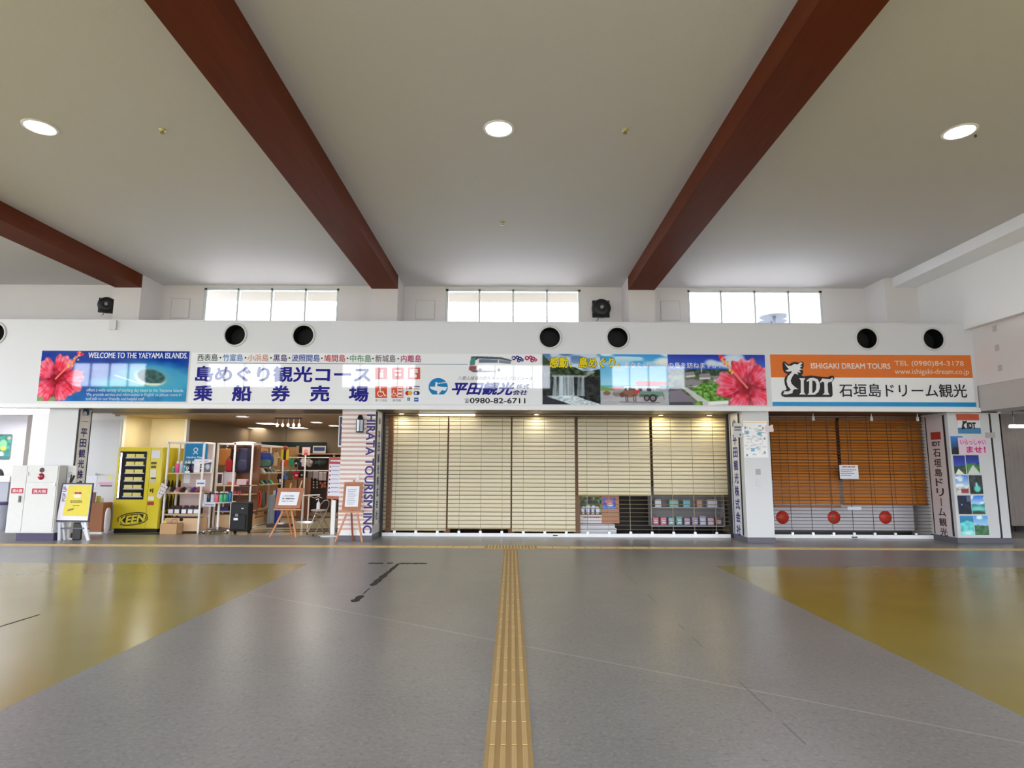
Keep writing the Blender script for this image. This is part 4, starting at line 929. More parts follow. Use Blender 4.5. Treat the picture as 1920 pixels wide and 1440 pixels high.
# ================================================================ RIGHT SHOP: ORANGE SLATTED BLINDS
lk2 = [at(1447 + 38.5 * k, 1000, YS).x for k in range(8)]
rx0, rx1 = CXR[1] + .05, at(1752, 880, YS).x
t = shutter('closed pipe shutter of the right shop in front of orange blinds', rx0, rx1, .072, lk2, RODD, .006, lm=cm(84, 60, 46))
MB().box(*(lambda q: (q.x - .06, q.x + .06, YS - .03, YS - .018, .01, .04))(at(1601, 1005, YS))).build('lock', DARK, t)
ORM = mat('orange_bamboo_slat', (206, 124, 40), .4, var=.25, scale=4, stretch=(.5, 6, 6))
for k, (x0, x1, yb, s_) in enumerate(((1447, 1570, 948, 'left orange slatted blind in the right shop'), (1577, 1731, 945, 'right orange slatted blind in the right shop'))):
    a, b = at(x0, 860, YBL - .1).x, at(x1, 860, YBL - .1).x; zb = at((x0 + x1) / 2, yb, YBL - .1).z; y = YBL - .1
    t = thing('slatted_blind', ((a + b) / 2, y, 2.6), s_, 'blind', 'orange blinds in the right shop')
    MB().box(a, b, y - .03, y + .03, 2.55, 2.62).build('head_rail', cm(150, 84, 30), t)
    mb = MB(); z = 2.53
    while z > zb + .02:
        mb.add([(a, y - .012, z - .026), (b, y - .012, z - .026), (b, y + .010, z + .026), (a, y + .010, z + .026), (a, y - .008, z - .028), (b, y - .008, z - .028), (b, y + .014, z + .024), (a, y + .014, z + .024)],
               [(0, 1, 2, 3), (7, 6, 5, 4), (0, 4, 5, 1), (3, 2, 6, 7), (0, 3, 7, 4), (1, 5, 6, 2)]); z -= .0635
    mb.build('slats', ORM, t)
    mb = MB()
    for j in range(4): x = a + (b - a) * (j + .5) / 4; mb.box(x - .004, x + .004, y - .016, y - .013, zb, 2.55)
    mb.build('ladder_cord', cm(96, 56, 24), t); MB().box(a, b, y - .018, y + .018, zb - .03, zb + .01).build('bottom_rail', cm(176, 100, 40), t)
t = thing('red_dot_screen', at(1580, 1000, YBL + .12), 'pale grey low screen with three red dots below the orange blinds', 'screen')
y = YBL + .12; mb = MB(); pbox(mb, 1440, 900, 1709, 1000, y, .02, z0=.12); mb.build('screen_panel', cm(206, 202, 206, .5), t); MB().box(at(1440, 990, y).x, at(1709, 990, y).x, y + .002, y + .018, 0, .12).build('base', DARK, t)
for x in (1467, 1563.5, 1660): q = at(x, 970, y); MB().lathe([(.001, .006), (.143, .006), (.143, 0)], (q.x, y - .0005, q.z), 32, axis='y').build('red_dot', cm(214, 56, 34, .4), t)
struct('wall_shop_right_inner', MB().box(CXR[1], 9.2, 14.4, 14.5, 0, ZR), mat('brown_inner_wall', (112, 92, 74), .6))
struct('trim_4', MB().box(at(1572, 860, 13.75).x - .05, at(1572, 860, 13.75).x + .05, 13.75, 13.85, 0, ZR), mat('brown_mullion', (104, 58, 30), .5))
t = thing('closure_notice', at(1591, 898, YS - .02), 'white A4 notice with red heading fixed to the right shop shutter', 'notice')
pbox(MB(), 1573.5, 872, 1608.5, 898, YS - .022, .004).build('paper', WHITEP, t)
put(MB(), '~~j', pfront(1578.5, 874.2, 1603, 876.6, YS - .022), bold=.04).build('lettering', cm(150, 40, 60), t)
for k, (s_, x1) in enumerate((('~~l', 1605), ('~~m', 1598), ('~~n', 1602), ('~~o', 1596))): put(MB(), s_, pfront(1577, 880 + k * 3.4, x1, 881.9 + k * 3.4, YS - .022)).build('lettering', cm(110, 110, 130), t)
mb = MB(); pbox(mb, 1589, 950.5, 1615, 956, YS - .02, .004); tag(mb.build('small_plate', cm(214, 222, 234)), 'small pale plate hanging just under the right orange blind', 'plate')
for k, x in enumerate((1524, 1633, 1719, 1766)):
    q = at(x, 770, 12.9); t = thing('hanging_spotlight', (q.x, q.y, ZF0), ['white pipe spotlight at the left over the orange blinds', 'white pipe spotlight in the middle over the orange blinds', 'white pipe spotlight at the right over the orange blinds', 'white pipe spotlight beside the pink name strip'][k], 'spotlight', 'pipe spotlights under the fascia')
    MB().tube([(q.x, q.y, ZF0), (q.x, q.y, ZF0 - .07)], .008, 8).build('stem', WHITEM, t); MB().lathe([(.018, -.06), (.026, -.07), (.03, -.15), (.022, -.155), (.001, -.15)], (q.x, q.y, ZF0), 14).build('head', WHITEM, t)
# ================================================================ ON THE COLUMNS
def vstrip(label, X, y0, y1, z0, z1, right, colr, extra=None):      # upright name strip on the side of a column; right: face turned to +x
    X += .003 if right else -.003
    t = thing('name_strip', (X, (y0 + y1) / 2, z0), label, 'sign'); s_ = 1 if right else -1
    mb = MB(); xs = sorted((X, X + .012 * s_)); mb.box(xs[0], xs[1], y0, y1, z0, z1); mb.build('panel', colr, t)
    mb = MB(); xs = sorted((X, X + .02 * s_)); mb.box(xs[0], xs[1], y0 - .03, y0, z0, z1); mb.build('edge_trim', DARK, t)
    mb = MB(); mb.box(xs[0], xs[1], y1, y1 + .02, z0, z1); mb.build('edge_trim', DARK, t)
    return t
def sidechars(t, s, X, yc, w_, ztop, step, right, col, bold=.03, h=None):
    s_ = 1 if right else -1
    X += .003 * s_
    for i, ch in enumerate(s):
        zt = ztop - i * step; hh = h or step * .82
        if ch == 'ー':
            MB().box(X + .0125 * s_, X + .0145 * s_, yc - .012, yc + .012, zt - hh, zt).build('lettering', cm(*col), t); continue
        put(MB(), ch, lambda u, v: Vector((X + .0145 * s_, yc + (u - .5) * w_ * s_, zt - hh + v * hh)), bold=bold).build('lettering', cm(*col), t)
NV = (36, 32, 124)
# left column: right-hand face
t = vstrip('upright white company name strip on the left column', CXL[1], 12.46, 12.80, .12, 2.62, True, cm(250, 250, 252, .3))
zt = atx(152, 803, CXL[1]).z; stp = .215
sidechars(t, '平田観光株式会社', CXL[1], 12.63, .19, zt, stp, True, NV)
mb = MB(); zc_ = zt + .33
for k in range(14):
    a = math.radians(20 + k * 24)
mb.add([(CXL[1] + .0185, 12.63 + .1 * math.cos(a), zc_ + .1 * math.sin(a)) for a in np.linspace(-.5, 3.9, 20)], [tuple(range(20))]); mb.build('logo', cm(40, 84, 130), t)
MB().add([(CXL[1] + .0205, 12.60 + .06 * math.cos(a), zc_ - .02 + .05 * math.sin(a)) for a in np.linspace(0, 6.1, 14)], [tuple(range(14))]).build('logo', cm(222, 228, 234), t)
MB().box(CXL[1] + .0155, CXL[1] + .0185, 12.52, 12.74, zt + .14, zt + .15).build('rule_line', cm(200, 110, 110), t)
# striped column: printed cover, words and right-hand strip
t = thing('striped_cover', ((CXH[0] + CXH[1]) / 2, 12.49, 0), 'pink and white striped cover on the column beside the open shop', 'column cover')
a, b = CXH; PINK = cm(214, 176, 164, .55); WH = cm(240, 234, 230, .55)
zs_ = [at(672, y, 12.487).z for y in np.arange(776, 1005, 8.55)]
MB().box(a - .004, b + .002, 12.487, 12.499, at(672, 1004, 12.487).z, ZF0).build('cover_sheet', WH, t)
mb = MB()
for z in zs_[:-1]: mb.box(a - .004, b + .002, 12.4855, 12.487, z - .043, z)
mb.build('stripes', PINK, t)
mb = MB(); z0_, z1_ = at(684, 1000, 12.48).z, at(692, 777, 12.48).z; x0_, x1_ = at(684, 880, 12.48).x, at(701, 880, 12.48).x
put(mb, 'HIRATA TOURISM INC', lambda u, v: Vector((x0_ + v * (x1_ - x0_), 12.483, z1_ + u * (z0_ - z1_))), bold=.03).build('lettering', cm(46, 38, 120), t)
t = vstrip('upright pale company name strip on the right face of the striped column', CXH[1] + .006, 12.56, 13.0, .3, 2.62, True, cm(240, 240, 244, .3))
sidechars(t, '平田観光株式会社', CXH[1] + .006, 12.78, .2, 2.22, .235, True, NV, .02)
MB().add([(CXH[1] + .0245, 12.78 + .09 * math.cos(q), 2.42 + .09 * math.sin(q)) for q in np.linspace(-.5, 3.9, 20)], [tuple(range(20))]).build('logo', cm(40, 60, 110), t)
# middle column left face
t = vstrip('upright white company name strip on the left face of the middle column', CXR[0], 12.62, 13.06, .12, 2.62, False, cm(232, 232, 236, .3))
zt = at(1380, 815, 12.85).z
sidechars(t, '平田観光株式会社', CXR[0], 12.84, .24, zt, .268, False, NV, .025)
MB().add([(CXR[0] - .0185, 12.84 + .1 * math.cos(q), zt + .22 + .1 * math.sin(q)) for q in np.linspace(-.5, 3.9, 20)], [tuple(range(20))]).build('logo', cm(40, 60, 110), t)
# right column: strip on its left face, display board on its front
t = vstrip('upright pinkish company name strip on the left face of the right column', CXI[0], 12.62, 13.14, .12, 2.60, False, cm(222, 208, 206, .35))
zt = at(1768, 842, 12.88).z
sidechars(t, '石垣島ドリーム観光', CXI[0], 12.88, .22, zt, .205, False, (60, 34, 40), .02)
MB().box(CXI[0] - .018, CXI[0] - .015, 12.72, 13.02, zt + .2, zt + .36).build('logo', cm(176, 60, 54), t); put(MB(), 'IDT', lambda u, v: Vector((CXI[0] - .0185, 13.0 - u * .26, zt + .06 + v * .1)), bold=.05).build('lettering', cm(70, 60, 66), t)
YI = 12.505
t = thing('photo_display_board', ((CXI[0] + CXI[1]) / 2, YI, .1), 'white display board of island photographs on the right column', 'display board')
MB().box(CXI[0] + .002, CXI[1] - .01, YI, 12.519, .12, 2.63).build('board', PILL, t); MB().box(CXI[1] - .008, CXI[1] + .03, YI, 12.519, .1, 2.63).build('edge_trim', DARK, t)
def photo(i, x0, y0, x1, y1, fn):
    w = Art(26, 36, (60, 110, 180), 40 + i); fn(w); w.panel('photograph', (lambda f: f)(flat(x0, y0, x1, y1, YI, .004)), MATP, t)
one36 = np.ones((36, 26))
def sky_(c0, c1, land, lc, cloud=0):
    def fn(w):
        w.vgrad(one36, 0, 36 * land, c0, c1)
        if cloud: w.fill(np.clip((w.noise(10, 5) - .5) * 5, 0, 1) * (w.Y < 36 * land), (232, 238, 244), cloud)
        w.fill(np.clip(w.Y - 36 * land + (w.noise(7) - .5) * 8, 0, 1), lc); w.mottle(w.Y > 36 * land, 24, 4)
    return fn
def tentish(w): sky_((24, 30, 120), (50, 70, 170), .55, (46, 74, 42))(w); w.poly([(2, 36), (10, 25), (22, 36)], (216, 214, 210))
def road(w): sky_((20, 30, 110), (40, 60, 150), .42, (60, 120, 52))(w); w.poly([(2, 36), (12, 20), (14, 20), (26, 36)], (196, 200, 190))
def red(w): sky_((60, 120, 200), (190, 210, 226), .66, (170, 160, 150), .9)(w); w.rect(10, 27, 24, 35, (150, 50, 60)); w.rect(2, 30, 10, 36, (200, 196, 190))
def cave(w): w.a[:] = (40, 48, 50); w.mottle(one36, 26, 5); w.blob(15, 26, 6, 6, (90, 200, 184), 3); w.blob(14, 18, 2, 4, (150, 206, 206), 2)
def night(w): w.vgrad(one36, 0, 36, (14, 24, 60), (10, 16, 34)); w.mottle(one36, 12, 3); w.rect(18, 2, 25, 12, (70, 90, 130)); w.blob(8, 18, 1, 2, (120, 160, 220), 1)
def lagoon(w): sky_((40, 110, 210), (170, 200, 226), .45, (60, 150, 150), .9)(w); w.blob(12, 26, 12, 5, (110, 200, 190), 4); w.blob(12, 33, 14, 4, (50, 70, 56), 3)
def shoal(w): sky_((50, 130, 170), (40, 120, 160), .28, (90, 190, 190))(w); w.blob(14, 32, 10, 4, (190, 222, 216), 5)
def isle(w): sky_((80, 150, 210), (150, 190, 220), .5, (60, 100, 66), .8)(w)
def dusk(w): w.vgrad(one36, 0, 36, (50, 120, 200), (20, 24, 40)); w.blob(10, 30, 9, 8, (16, 18, 26), 4)
for i, (x0, y0, x1, y1, fn) in enumerate(((1783, 818, 1806, 852, dusk), (1788, 854, 1810, 889, tentish), (1811.5, 853.5, 1836, 888, road), (1792, 891, 1816, 925, red), (1817.5, 891, 1842, 926, cave), (1796, 929, 1820.5, 964, night), (1821.5, 929, 1846, 964, lagoon), (1800.5, 967, 1826, 1003, shoal), (1827, 967, 1853, 1003, isle))):
    photo(i, x0, y0, x1, y1, fn)
mb = MB(); pbox(mb, 1794, 777, 1836, 813, YI - .01, .009); t = mb.build('emblem_sign', cm(232, 230, 234, .3)); tag(t, 'small square sign with black dragon emblem at the top of the photo board', 'sign')
pbox(MB(), 1793, 776.5, 1835, 788, YI - .012, .002).build('red_band', cm(206, 84, 54, .3), t); pbox(MB(), 1796, 802, 1838.5, 813, YI - .012, .002).build('blue_band', cm(70, 130, 176, .3), t)
for m_, o_ in ((cm(24, 24, 28, .3), .014),):
    mb = MB(); fr = pfront(1812, 792, 1829, 804, YI, o_); put(mb, 'IDT', fr, bold=.07); mb.build('lettering', m_, t)
    mb = MB(); P = [at(x, y, YI - o_) for x, y in ((1804, 789), (1809, 790), (1813, 788), (1812, 793), (1808, 795), (1807, 799), (1811, 803), (1806, 805), (1803, 804), (1804, 797), (1805, 793))]; tri = tessellate_polygon([[Vector((p.x, p.z, 0)) for p in P]]); mb.add(P, [tuple(q) for q in tri]); mb.build('logo', m_, t)
mb = MB(); pbox(mb, 1795.5, 820.5, 1851, 852, YI - .022, .004); t = mb.build('handwritten_notice', cm(232, 206, 220, .5)); tag(t, 'pink handwritten notice pinned over the photo board', 'notice')
put(MB(), 'いらっしゃい', pfront(1800, 824, 1848, 834, YI - .022), bold=.03).build('lettering', cm(214, 70, 150), t); put(MB(), 'ませ！', pfront(1812, 837, 1848, 849, YI - .022), bold=.05).build('lettering', cm(206, 40, 120), t)
mb = MB(); pbox(mb, 1849, 811, 1866, 821, YI - .03, .025); tag(mb.build('wall_camera', cm(186, 180, 176), bevel=.004), 'small grey box fitting beside the pink handwritten notice', 'fitting')
# middle column: map poster and little signs
YM = 12.41
t = thing('map_poster', at(1416, 858, YM), 'white sketch map poster on the middle column', 'poster')
x0_, y0_, x1_, y1_ = 1394, 790, 1438, 858
w = Art(88, 136, (238, 238, 242), 21); w.rect(0, 4, 88, 7, (230, 180, 110)); r_ = w.r
for k in range(16):
    a, b = r_.rand() * 80, 12 + r_.rand() * 110; w.line(a, b, a + r_.randn() * 18, b + r_.randn() * 5, .9, (130, 132, 140))
for k in range(30):
    a, b = 4 + r_.rand() * 70, 12 + r_.rand() * 116
    for j in range(2): w.line(a, b + j * 3, a + 6 + r_.rand() * 10, b + j * 3, 1, (120, 120, 128))
for a, b in ((6, 36), (54, 40), (26, 100)): w.rect(a, b, a + 15, b + 13, (120, 168, 190)); w.mottle(w.ell(a + 7, b + 6, 9, 9), 30, 3)
th = np.linspace(0, 6.28, 40)
for i in range(39): w.line(50 + 22 * math.cos(th[i]), 74 + 14 * math.sin(th[i]), 50 + 22 * math.cos(th[i + 1]), 74 + 14 * math.sin(th[i + 1]), 1, (150, 150, 160))
for a, b in ((72, 22), (76, 60), (74, 112), (6, 20), (8, 122)): w.rect(a, b, a + 6, b + 9, (96, 96, 100), .8)
MB().add(*(lambda q: (q.v, q.f))(pbox(MB(), x0_ - .5, y0_ - .5, x1_ + .5, y1_ + .5, YM, .008))).build('backing', WHITEP, t); w.panel('printed_map', flat(x0_, y0_, x1_, y1_, YM, .002), MATP, t)
t = thing('direction_sign', at(1383, 820, 12.36), 'small grey direction sign at the left edge of the middle column', 'sign')
pbox(MB(), 1375, 793.5, 1391, 820, 12.36, .01).build('plate', cm(206, 204, 206, .4), t); put(MB(), '~h', pfront(1377, 799, 1390, 803, 12.36), bold=.02).build('lettering', cm(60, 60, 66), t)
put(MB(), '~i', pfront(1377, 804.5, 1390, 808, 12.36)).build('lettering', cm(90, 90, 96), t); put(MB(), '▲', pfront(1386, 812, 1389.5, 816.5, 12.36)).build('lettering', cm(40, 40, 44), t)
MB().box(at(1389, 808, 12.37).x, CXR[0] + .01, 12.372, 12.42, at(1389, 812, 12.37).z, at(1389, 800, 12.37).z).build('bracket', ALU, t)
P = [at(x, y, 12.40) for x, y in ((1434, 799), (1437, 797), (1443, 798.5), (1447, 796), (1449.5, 797.5), (1449, 802), (1451, 806), (1449.5, 810), (1443, 809.5), (1437, 810), (1434.5, 806))]
mb = MB(); mb.prism([(p.x, p.z) for p in P], 12.395, 12.405); tag(mb.build('cloud_card', cm(238, 220, 220)), 'small cloud shaped card on the upper right edge of the middle column', 'card')
for y0_, y1_, s_ in ((879, 890, 'upper small grey plate on the middle column'), (897.5, 912.5, 'lower small square plate on the middle column')):
    mb = MB(); pbox(mb, 1417, y0_, 1426, y1_, 12.41, .008); t = mb.build('wall_plate', cm(176, 174, 176) if y0_ < 890 else cm(214, 212, 212), bevel=.002); tag(t, s_, 'plate')
# small things at the top of the striped column
t = thing('wall_lantern', at(675, 813, 12.42), 'black framed white lantern on the striped column', 'wall lamp')
q = at(675, 796, 12.38); r_ = .072
MB().lathe([(r_ * 1.05, .095), (r_ * .9, .11), (r_ * .55, .19), (r_ * .3, .2), (.001, .205)], q, 8, squash=.9).build('cap', DARK, t)
MB().lathe([(r_ * .86, -.14), (r_ * .92, .095)], q, 24, squash=.9).build('glass_shade', cm(214, 220, 232, .25), t)
mb = MB(); mb.lathe([(r_ * 1.1, -.165), (r_ * 1.1, -.14), (r_ * .8, -.139), (r_ * .8, -.166)], q, 8, squash=.9)
mb.build('base_ring', DARK, t); mb = MB()
for a in (-1.4, .25, 1.9, 3.4): mb.tube([(q.x + r_ * math.cos(a), q.y + r_ * math.sin(a) * .9, q.z - .14), (q.x + r_ * math.cos(a), q.y + r_ * math.sin(a) * .9, q.z + .1)], .008, 6)
mb.tube([(q.x, q.y, q.z + .15), (q.x, 12.49, q.z + .15)], .012, 6); mb.build('frame_bars', DARK, t)
t = thing('hanging_signboard', at(643, 838, 12.75), 'dark blue and white upright signboard left of the striped column', 'sign')
pbox(MB(), 636, 780, 649, 838, 12.75, .04).build('board', WHITEM, t); pbox(MB(), 637.5, 781.5, 649, 835, 12.745, .004).build('blue_face', cm(36, 30, 70, .3), t)
q = at(643.5, 797, 12.74); MB().lathe([(.001, .004), (.044, .004), (.044, 0)], (q.x, 12.744, q.z), 24, axis='y').build('white_oval', cm(232, 228, 236, .3), t)
put(MB(), '~', pfront(640.5, 794.5, 647, 800, 12.738), shear=.2).build('lettering', cm(60, 60, 130), t)
put(MB(), '~f', pfront(640, 816, 647, 820, 12.744), bold=.02).build('lettering', cm(226, 222, 236), t); pbox(MB(), 638.5, 824, 648, 833, 12.743, .002).build('price_band', cm(90, 84, 130, .3), t)
mb = MB(); pbox(mb, 668, 890, 674, 902, 12.475, .01); tag(mb.build('wall_switch', cm(232, 228, 226), bevel=.002), 'small white switch plate half way down the striped column', 'switch')

# ================================================================ LEFT: HYDRANT CABINET, DISPENSER, STAND
YH = 12.16
hx0, hx1, _, hz1 = px_rect(17, 872.5, 106, 990, YH); hz0 = at(50, 999.5, YH).z
t = thing('hydrant_cabinet', ((hx0 + hx1) / 2, YH + .13, 0), 'white fire hydrant cabinet with red lamp in front of the left column', 'fire hydrant cabinet')
MB().box(hx0, hx1, YH, YH + .21, hz0, hz1).build('body', cm(222, 220, 217, .35), t, bevel=.006)
MB().box(hx0 + .2, hx1, YH + .03, YH + .2, 0, hz0).build('plinth', cm(70, 60, 90), t)
xd = at(47, 930, YH).x; zd = at(60, 904.5, YH).z
dl = MB().box(hx0 + .02, xd - .006, YH - .012, YH + .001, hz0 + .02, hz1 - .02).build('narrow_door', cm(220, 218, 214, .35), t, bevel=.003)
dr = MB().box(xd + .006, hx1 - .02, YH - .012, YH + .001, hz0 + .02, zd - .004).build('wide_door', cm(220, 218, 214, .35), t, bevel=.003)
MB().box(xd + .006, hx1 - .02, YH - .012, YH + .001, zd + .004, hz1 - .02).build('upper_panel', cm(221, 219, 215, .35), t, bevel=.003)
pbox(MB(), 35, 929.5, 38.5, 942, YH - .03, .02).build('handle', cm(96, 94, 92, .4), dl); pbox(MB(), 100, 906, 103, 911, YH - .024, .014).build('latch', ALU, dr)
for d_, x0_, x1_, s_, y0_ in ((dl, 21.5, 44, '消火器', 915), (dr, 60.5, 89, '消火栓', 916)):
    pbox(MB(), x0_, y0_, x1_, y0_ + 10, YH - .015, .003).build('red_label', cm(190, 20, 50, .4), d_); put(MB(), s_, pfront(x0_ + 2, y0_ + 2, x1_ - 2, y0_ + 8.2, YH - .016), bold=.03).build('lettering', cm(238, 226, 230), d_)
q = at(77, 893.5, YH - .012); MB().lathe([(.001, .03), (.035, .026), (.058, .014), (.066, .004), (.066, 0)], q, 24, axis='y').build('red_lamp', cm(160, 24, 50, .25), t)
q = at(79, 881.5, YH - .012); mb = MB(); mb.lathe([(.048, .006), (.048, 0)], q, 20, axis='y'); mb.build('buzzer', cm(70, 30, 30), t)
pbox(MB(), 51, 884, 53.5, 892, YH - .022, .012).build('upper_latch', cm(222, 220, 216), t)
# hand sanitiser column and poster stand
YD = 12.385
t = thing('sanitiser_stand', at(131, 990, YD), 'white floor standing hand sanitiser dispenser right of the hydrant cabinet', 'sanitiser stand')
dx0, dx1, dz0, dz1 = px_rect(123.5, 873, 141, 930, YD)
MB().box(dx0, dx1, YD, YD + .06, .25, dz1).build('post', WHITEM, t, bevel=.02); pbox(MB(), 127.5, 884.5, 135, 895, YD - .006, .006).build('label', cm(206, 204, 204), t); MB().box(dx0 + .0, dx1 + .06, YD - .01, YD + .06, 0, .03).build('base', cm(200, 200, 204), t)
MB().box(dx0 + .02, dx1 - .02, YD + .0, YD + .05, .03, .26).build('lower_post', WHITEM, t); q = at(134, 899, YD - .03); MB().tube([q + Vector((.03, .03, .08)), q + Vector((-.02, 0, -.06))], .02, 8).build('nozzle', DARK, t)
YPU = 12.22
t = thing('poster_stand', at(140, 1008, YPU), 'yellow pop up poster on a white and black framed stand', 'poster stand')
def slant(px, py, off=0): return at(px, py, YPU + off)
cs = [(119, 908), (173, 908.5), (164, 976), (106, 975)]
fr4 = lambda cs_, off: (lambda u, v: (slant(*cs_[0], off) * (1 - u) + slant(*cs_[1], off) * u) * (1 - v) + (slant(*cs_[3], off) * (1 - u) + slant(*cs_[2], off) * u) * v)
def slab(cs_, y0, y1, nm, m, par):
    a = [slant(*c, y0) for c in cs_]; b = [Vector((p.x, p.y + (y1 - y0), p.z)) for p in a]; n = len(cs_)
    return MB().add(a + b, [tuple(range(n)), tuple(range(n, 2 * n))[::-1]] + [(i, (i + 1) % n, (i + 1) % n + n, i + n) for i in range(n)]).build(nm, m, par)
slab([(117, 905.5), (175, 906), (166, 979), (103, 978)], 0, .025, 'frame', cm(40, 40, 60, .4), t)
slab(cs, -.004, 0, 'poster_sheet', cm(232, 226, 238, .35), t); slab([(129, 909.5), (172, 909.5), (164, 968), (117, 967)], -.006, -.004, 'yellow_print', cm(226, 206, 60, .35), t)
g4 = fr4([(119.5, 912), (125.5, 912), (122, 940), (115.5, 940)], -.0075); put(MB(), 'POP UP', lambda u, v: g4(1 - v, 1 - u), bold=.02).build('lettering', cm(90, 80, 130), t)
g4 = fr4([(138, 923), (153, 923), (152, 934), (137, 934)], -.0075); MB().add([g4(.5 + .5 * math.cos(a), .6 + .4 * math.sin(a)) for a in np.linspace(0, 6.1, 18)], [tuple(range(18))]).build('print_bowl', cm(236, 226, 200), t)
mb = MB(); g5 = fr4([(139, 922), (153, 922), (153, 927), (139, 927)], -.009)
for x, s_ in ((.2, .22), (.45, .16), (.72, .2), (.9, .12)): mb.add([g5(x + s_ * .8 * math.cos(a), .5 + .5 * math.sin(a) * (.7 + s_)) for a in np.linspace(0, 6, 10)], [tuple(range(10))])
mb.build('print_shoes', cm(196, 60, 30), t)
for s_, b in (('~~a', (132, 938, 154, 940.5)), ('~~b', (132, 941, 154, 943)), ('~c', (136, 947, 149, 949))):
    g4 = fr4([(b[0], b[1]), (b[2], b[1]), (b[2], b[3]), (b[0], b[3])], -.0075); put(MB(), s_, lambda u, v: g4(u, 1 - v)).build('lettering', cm(130, 110, 30), t)
g4 = fr4([(127, 955), (139, 952.5), (138, 956), (126, 958.5)], -.0075); put(MB(), 'KEEN', lambda u, v: g4(u, 1 - v), bold=.04, shear=.2).build('lettering', cm(110, 90, 20), t)
LG = cm(226, 226, 232, .4)
for a, b in (((112, 979), (108, 1012)), ((160, 979), (163, 1012))): MB().bar(slant(*a, .03), (slant(*b).x, YPU + .05, .0), .05, .04).build('leg', LG, t)
for a, b in (((118, 979), (114, 1004)), ((154, 979), (158, 1004))): MB().bar(slant(*a, .05), (slant(*b).x, YPU + .12, .0), .04, .03).build('rear_leg', LG, t)
MB().bar((slant(105, 991).x, YPU + .045, slant(105, 991).z), (slant(164, 991).x, YPU + .045, slant(164, 991).z), .025, .03).build('crossbar', cm(96, 96, 104), t)
pbox(MB(), 137, 980, 153, 1003, YPU + .06, .06, z0=.004).build('weight', DARK, t, bevel=.02)
for a, b in (((134, 890), (131, 906)), ((152, 902), (152, 907))): MB().tube([slant(*a, .03), slant(*b, .012)], .012, 8).build('clip', DARK, t)
# carton with papers beside the door, sheets on the door
YCB = 13.45
t = thing('cardboard_carton', at(181, 992, YCB), 'brown cardboard carton full of leaflets left of the yellow vending machine', 'carton')
x0_, x1_, z0_, z1_ = px_rect(166, 943, 192, 992, YCB); z0_ = 0
MB().box(x0_, x1_, YCB, YCB + .3, z0_, z1_).build('box', cm(170, 112, 76, .75), t); MB().box(x0_ - .02, x1_ + .03, YCB - .02, YCB + .32, 0, .035).build('wrap_sheet', WHITEP, t)
for i, (a, y0_, b, y1_, c) in enumerate(((172, 923, 180, 943, (120, 70, 60)), (181, 930, 189, 943, (206, 190, 60)), (184, 934, 194, 943, (232, 230, 236)))):
    mb = MB(); pbox(mb, a, y0_, b, y1_, YCB + .08 + .05 * i, .01, z0=z1_ - .05); mb.build('leaflet', cm(*c), t)
mb = MB(); q = at(202, 970, YCB + .0)
mb.blob((q.x, q.y, .28), .055, .05, .28, n=12, power=.7); tag(mb.build('plastic_bag', cm(222, 214, 218, .3)), 'crumpled clear plastic bag standing beside the cardboard carton', 'bag')
for i, (a, y0_, b, y1_, c, s_) in enumerate(((164, 892, 182, 914, (230, 230, 238), 'white sheet of paper taped to the grey door'), (185, 904, 210.5, 909, (226, 170, 200), 'pink strip label on the grey door'), (188, 910, 210, 912, (60, 60, 70), 'thin black strip label under the pink one'), (203, 891, 210, 898, (226, 220, 130), 'small pale yellow note on the grey door'))):
    mb = MB(); pbox(mb, a, y0_, b, y1_, 13.815, .003); tag(mb.build('paper_note', cm(*c)), s_, 'note')
mb = MB(); pbox(mb, 216.5, 770, 225, 778, 13.81, .01); o = mb.build('red_sign', cm(186, 20, 24, .4)); tag(o, 'small red square sign at the top of the grey door', 'sign'); pbox(MB(), 216.5, 778, 225, 780.5, 13.81, .008).build('caption', cm(150, 150, 150), o)

# ================================================================ YELLOW VENDING MACHINE
YV = 13.74
KY = mat('vending_yellow', (226, 204, 40), .35, var=.03); KYD = cm(34, 28, 24, .4)
vx0, vx1 = at(218, 905, YV).x, at(303, 905, YV).x; vz1 = at(260, 838.5, YV).z; vz0 = at(260, 991.5, YV).z; vd = .82
t = thing('vending_machine', ((vx0 + vx1) / 2, YV + vd / 2, 0), 'bright yellow shoe vending machine inside the open shop', 'vending machine')
MB().box(vx0, vx1, YV, YV + vd, vz0, vz1).build('cabinet', KY, t, bevel=.008); MB().box(vx0 + .03, vx1 - .03, YV + .03, YV + vd - .03, 0, vz0).build('plinth', BLACK, t)
xs_ = at(280, 905, YV).x
door = MB().box(vx0 + .006, xs_ - .004, YV - .03, YV, vz0 + .01, vz1 - .01).build('glass_door_frame', KY, t, bevel=.006)
MB().box(xs_ + .004, vx1 - .006, YV - .03, YV, vz0 + .01, vz1 - .01).build('control_panel', KY, t, bevel=.006)
wx0, wx1, wz0, wz1 = px_rect(226, 846.5, 275, 936.5, YV - .03)
wx0 = at(222, 890, YV - .03).x; wx1 = at(272.5, 890, YV - .03).x
MB().box(wx0, wx1, YV - .034, YV - .03, wz0, wz1).build('window_black', cm(16, 16, 26, .15), door)
MB().box(wx0 + .02, wx0 + .05, YV - .045, YV - .034, wz0 + .03, wz1 - .03).build('light_tube', mat('vending_tube', (232, 232, 255), .4, emit=3.2), door)
mbl = MB(); mbs = MB()
for k in range(6):
    zc_ = wz1 - .10 - k * (wz1 - wz0 - .1) / 5.6
    mbs.box(wx0 + .14, wx1 - .03, YV - .040, YV - .034, zc_ - .055, zc_ - .03)
    for j in range(2):
        a = wx0 + .16 + j * (wx1 - wx0 - .2) / 2
        MB().box(a, a + (wx1 - wx0 - .24) / 2, YV - .046, YV - .034, zc_ - .03, zc_ + .045).build('shoe_box', cm(222, 208, 110, .5), door)
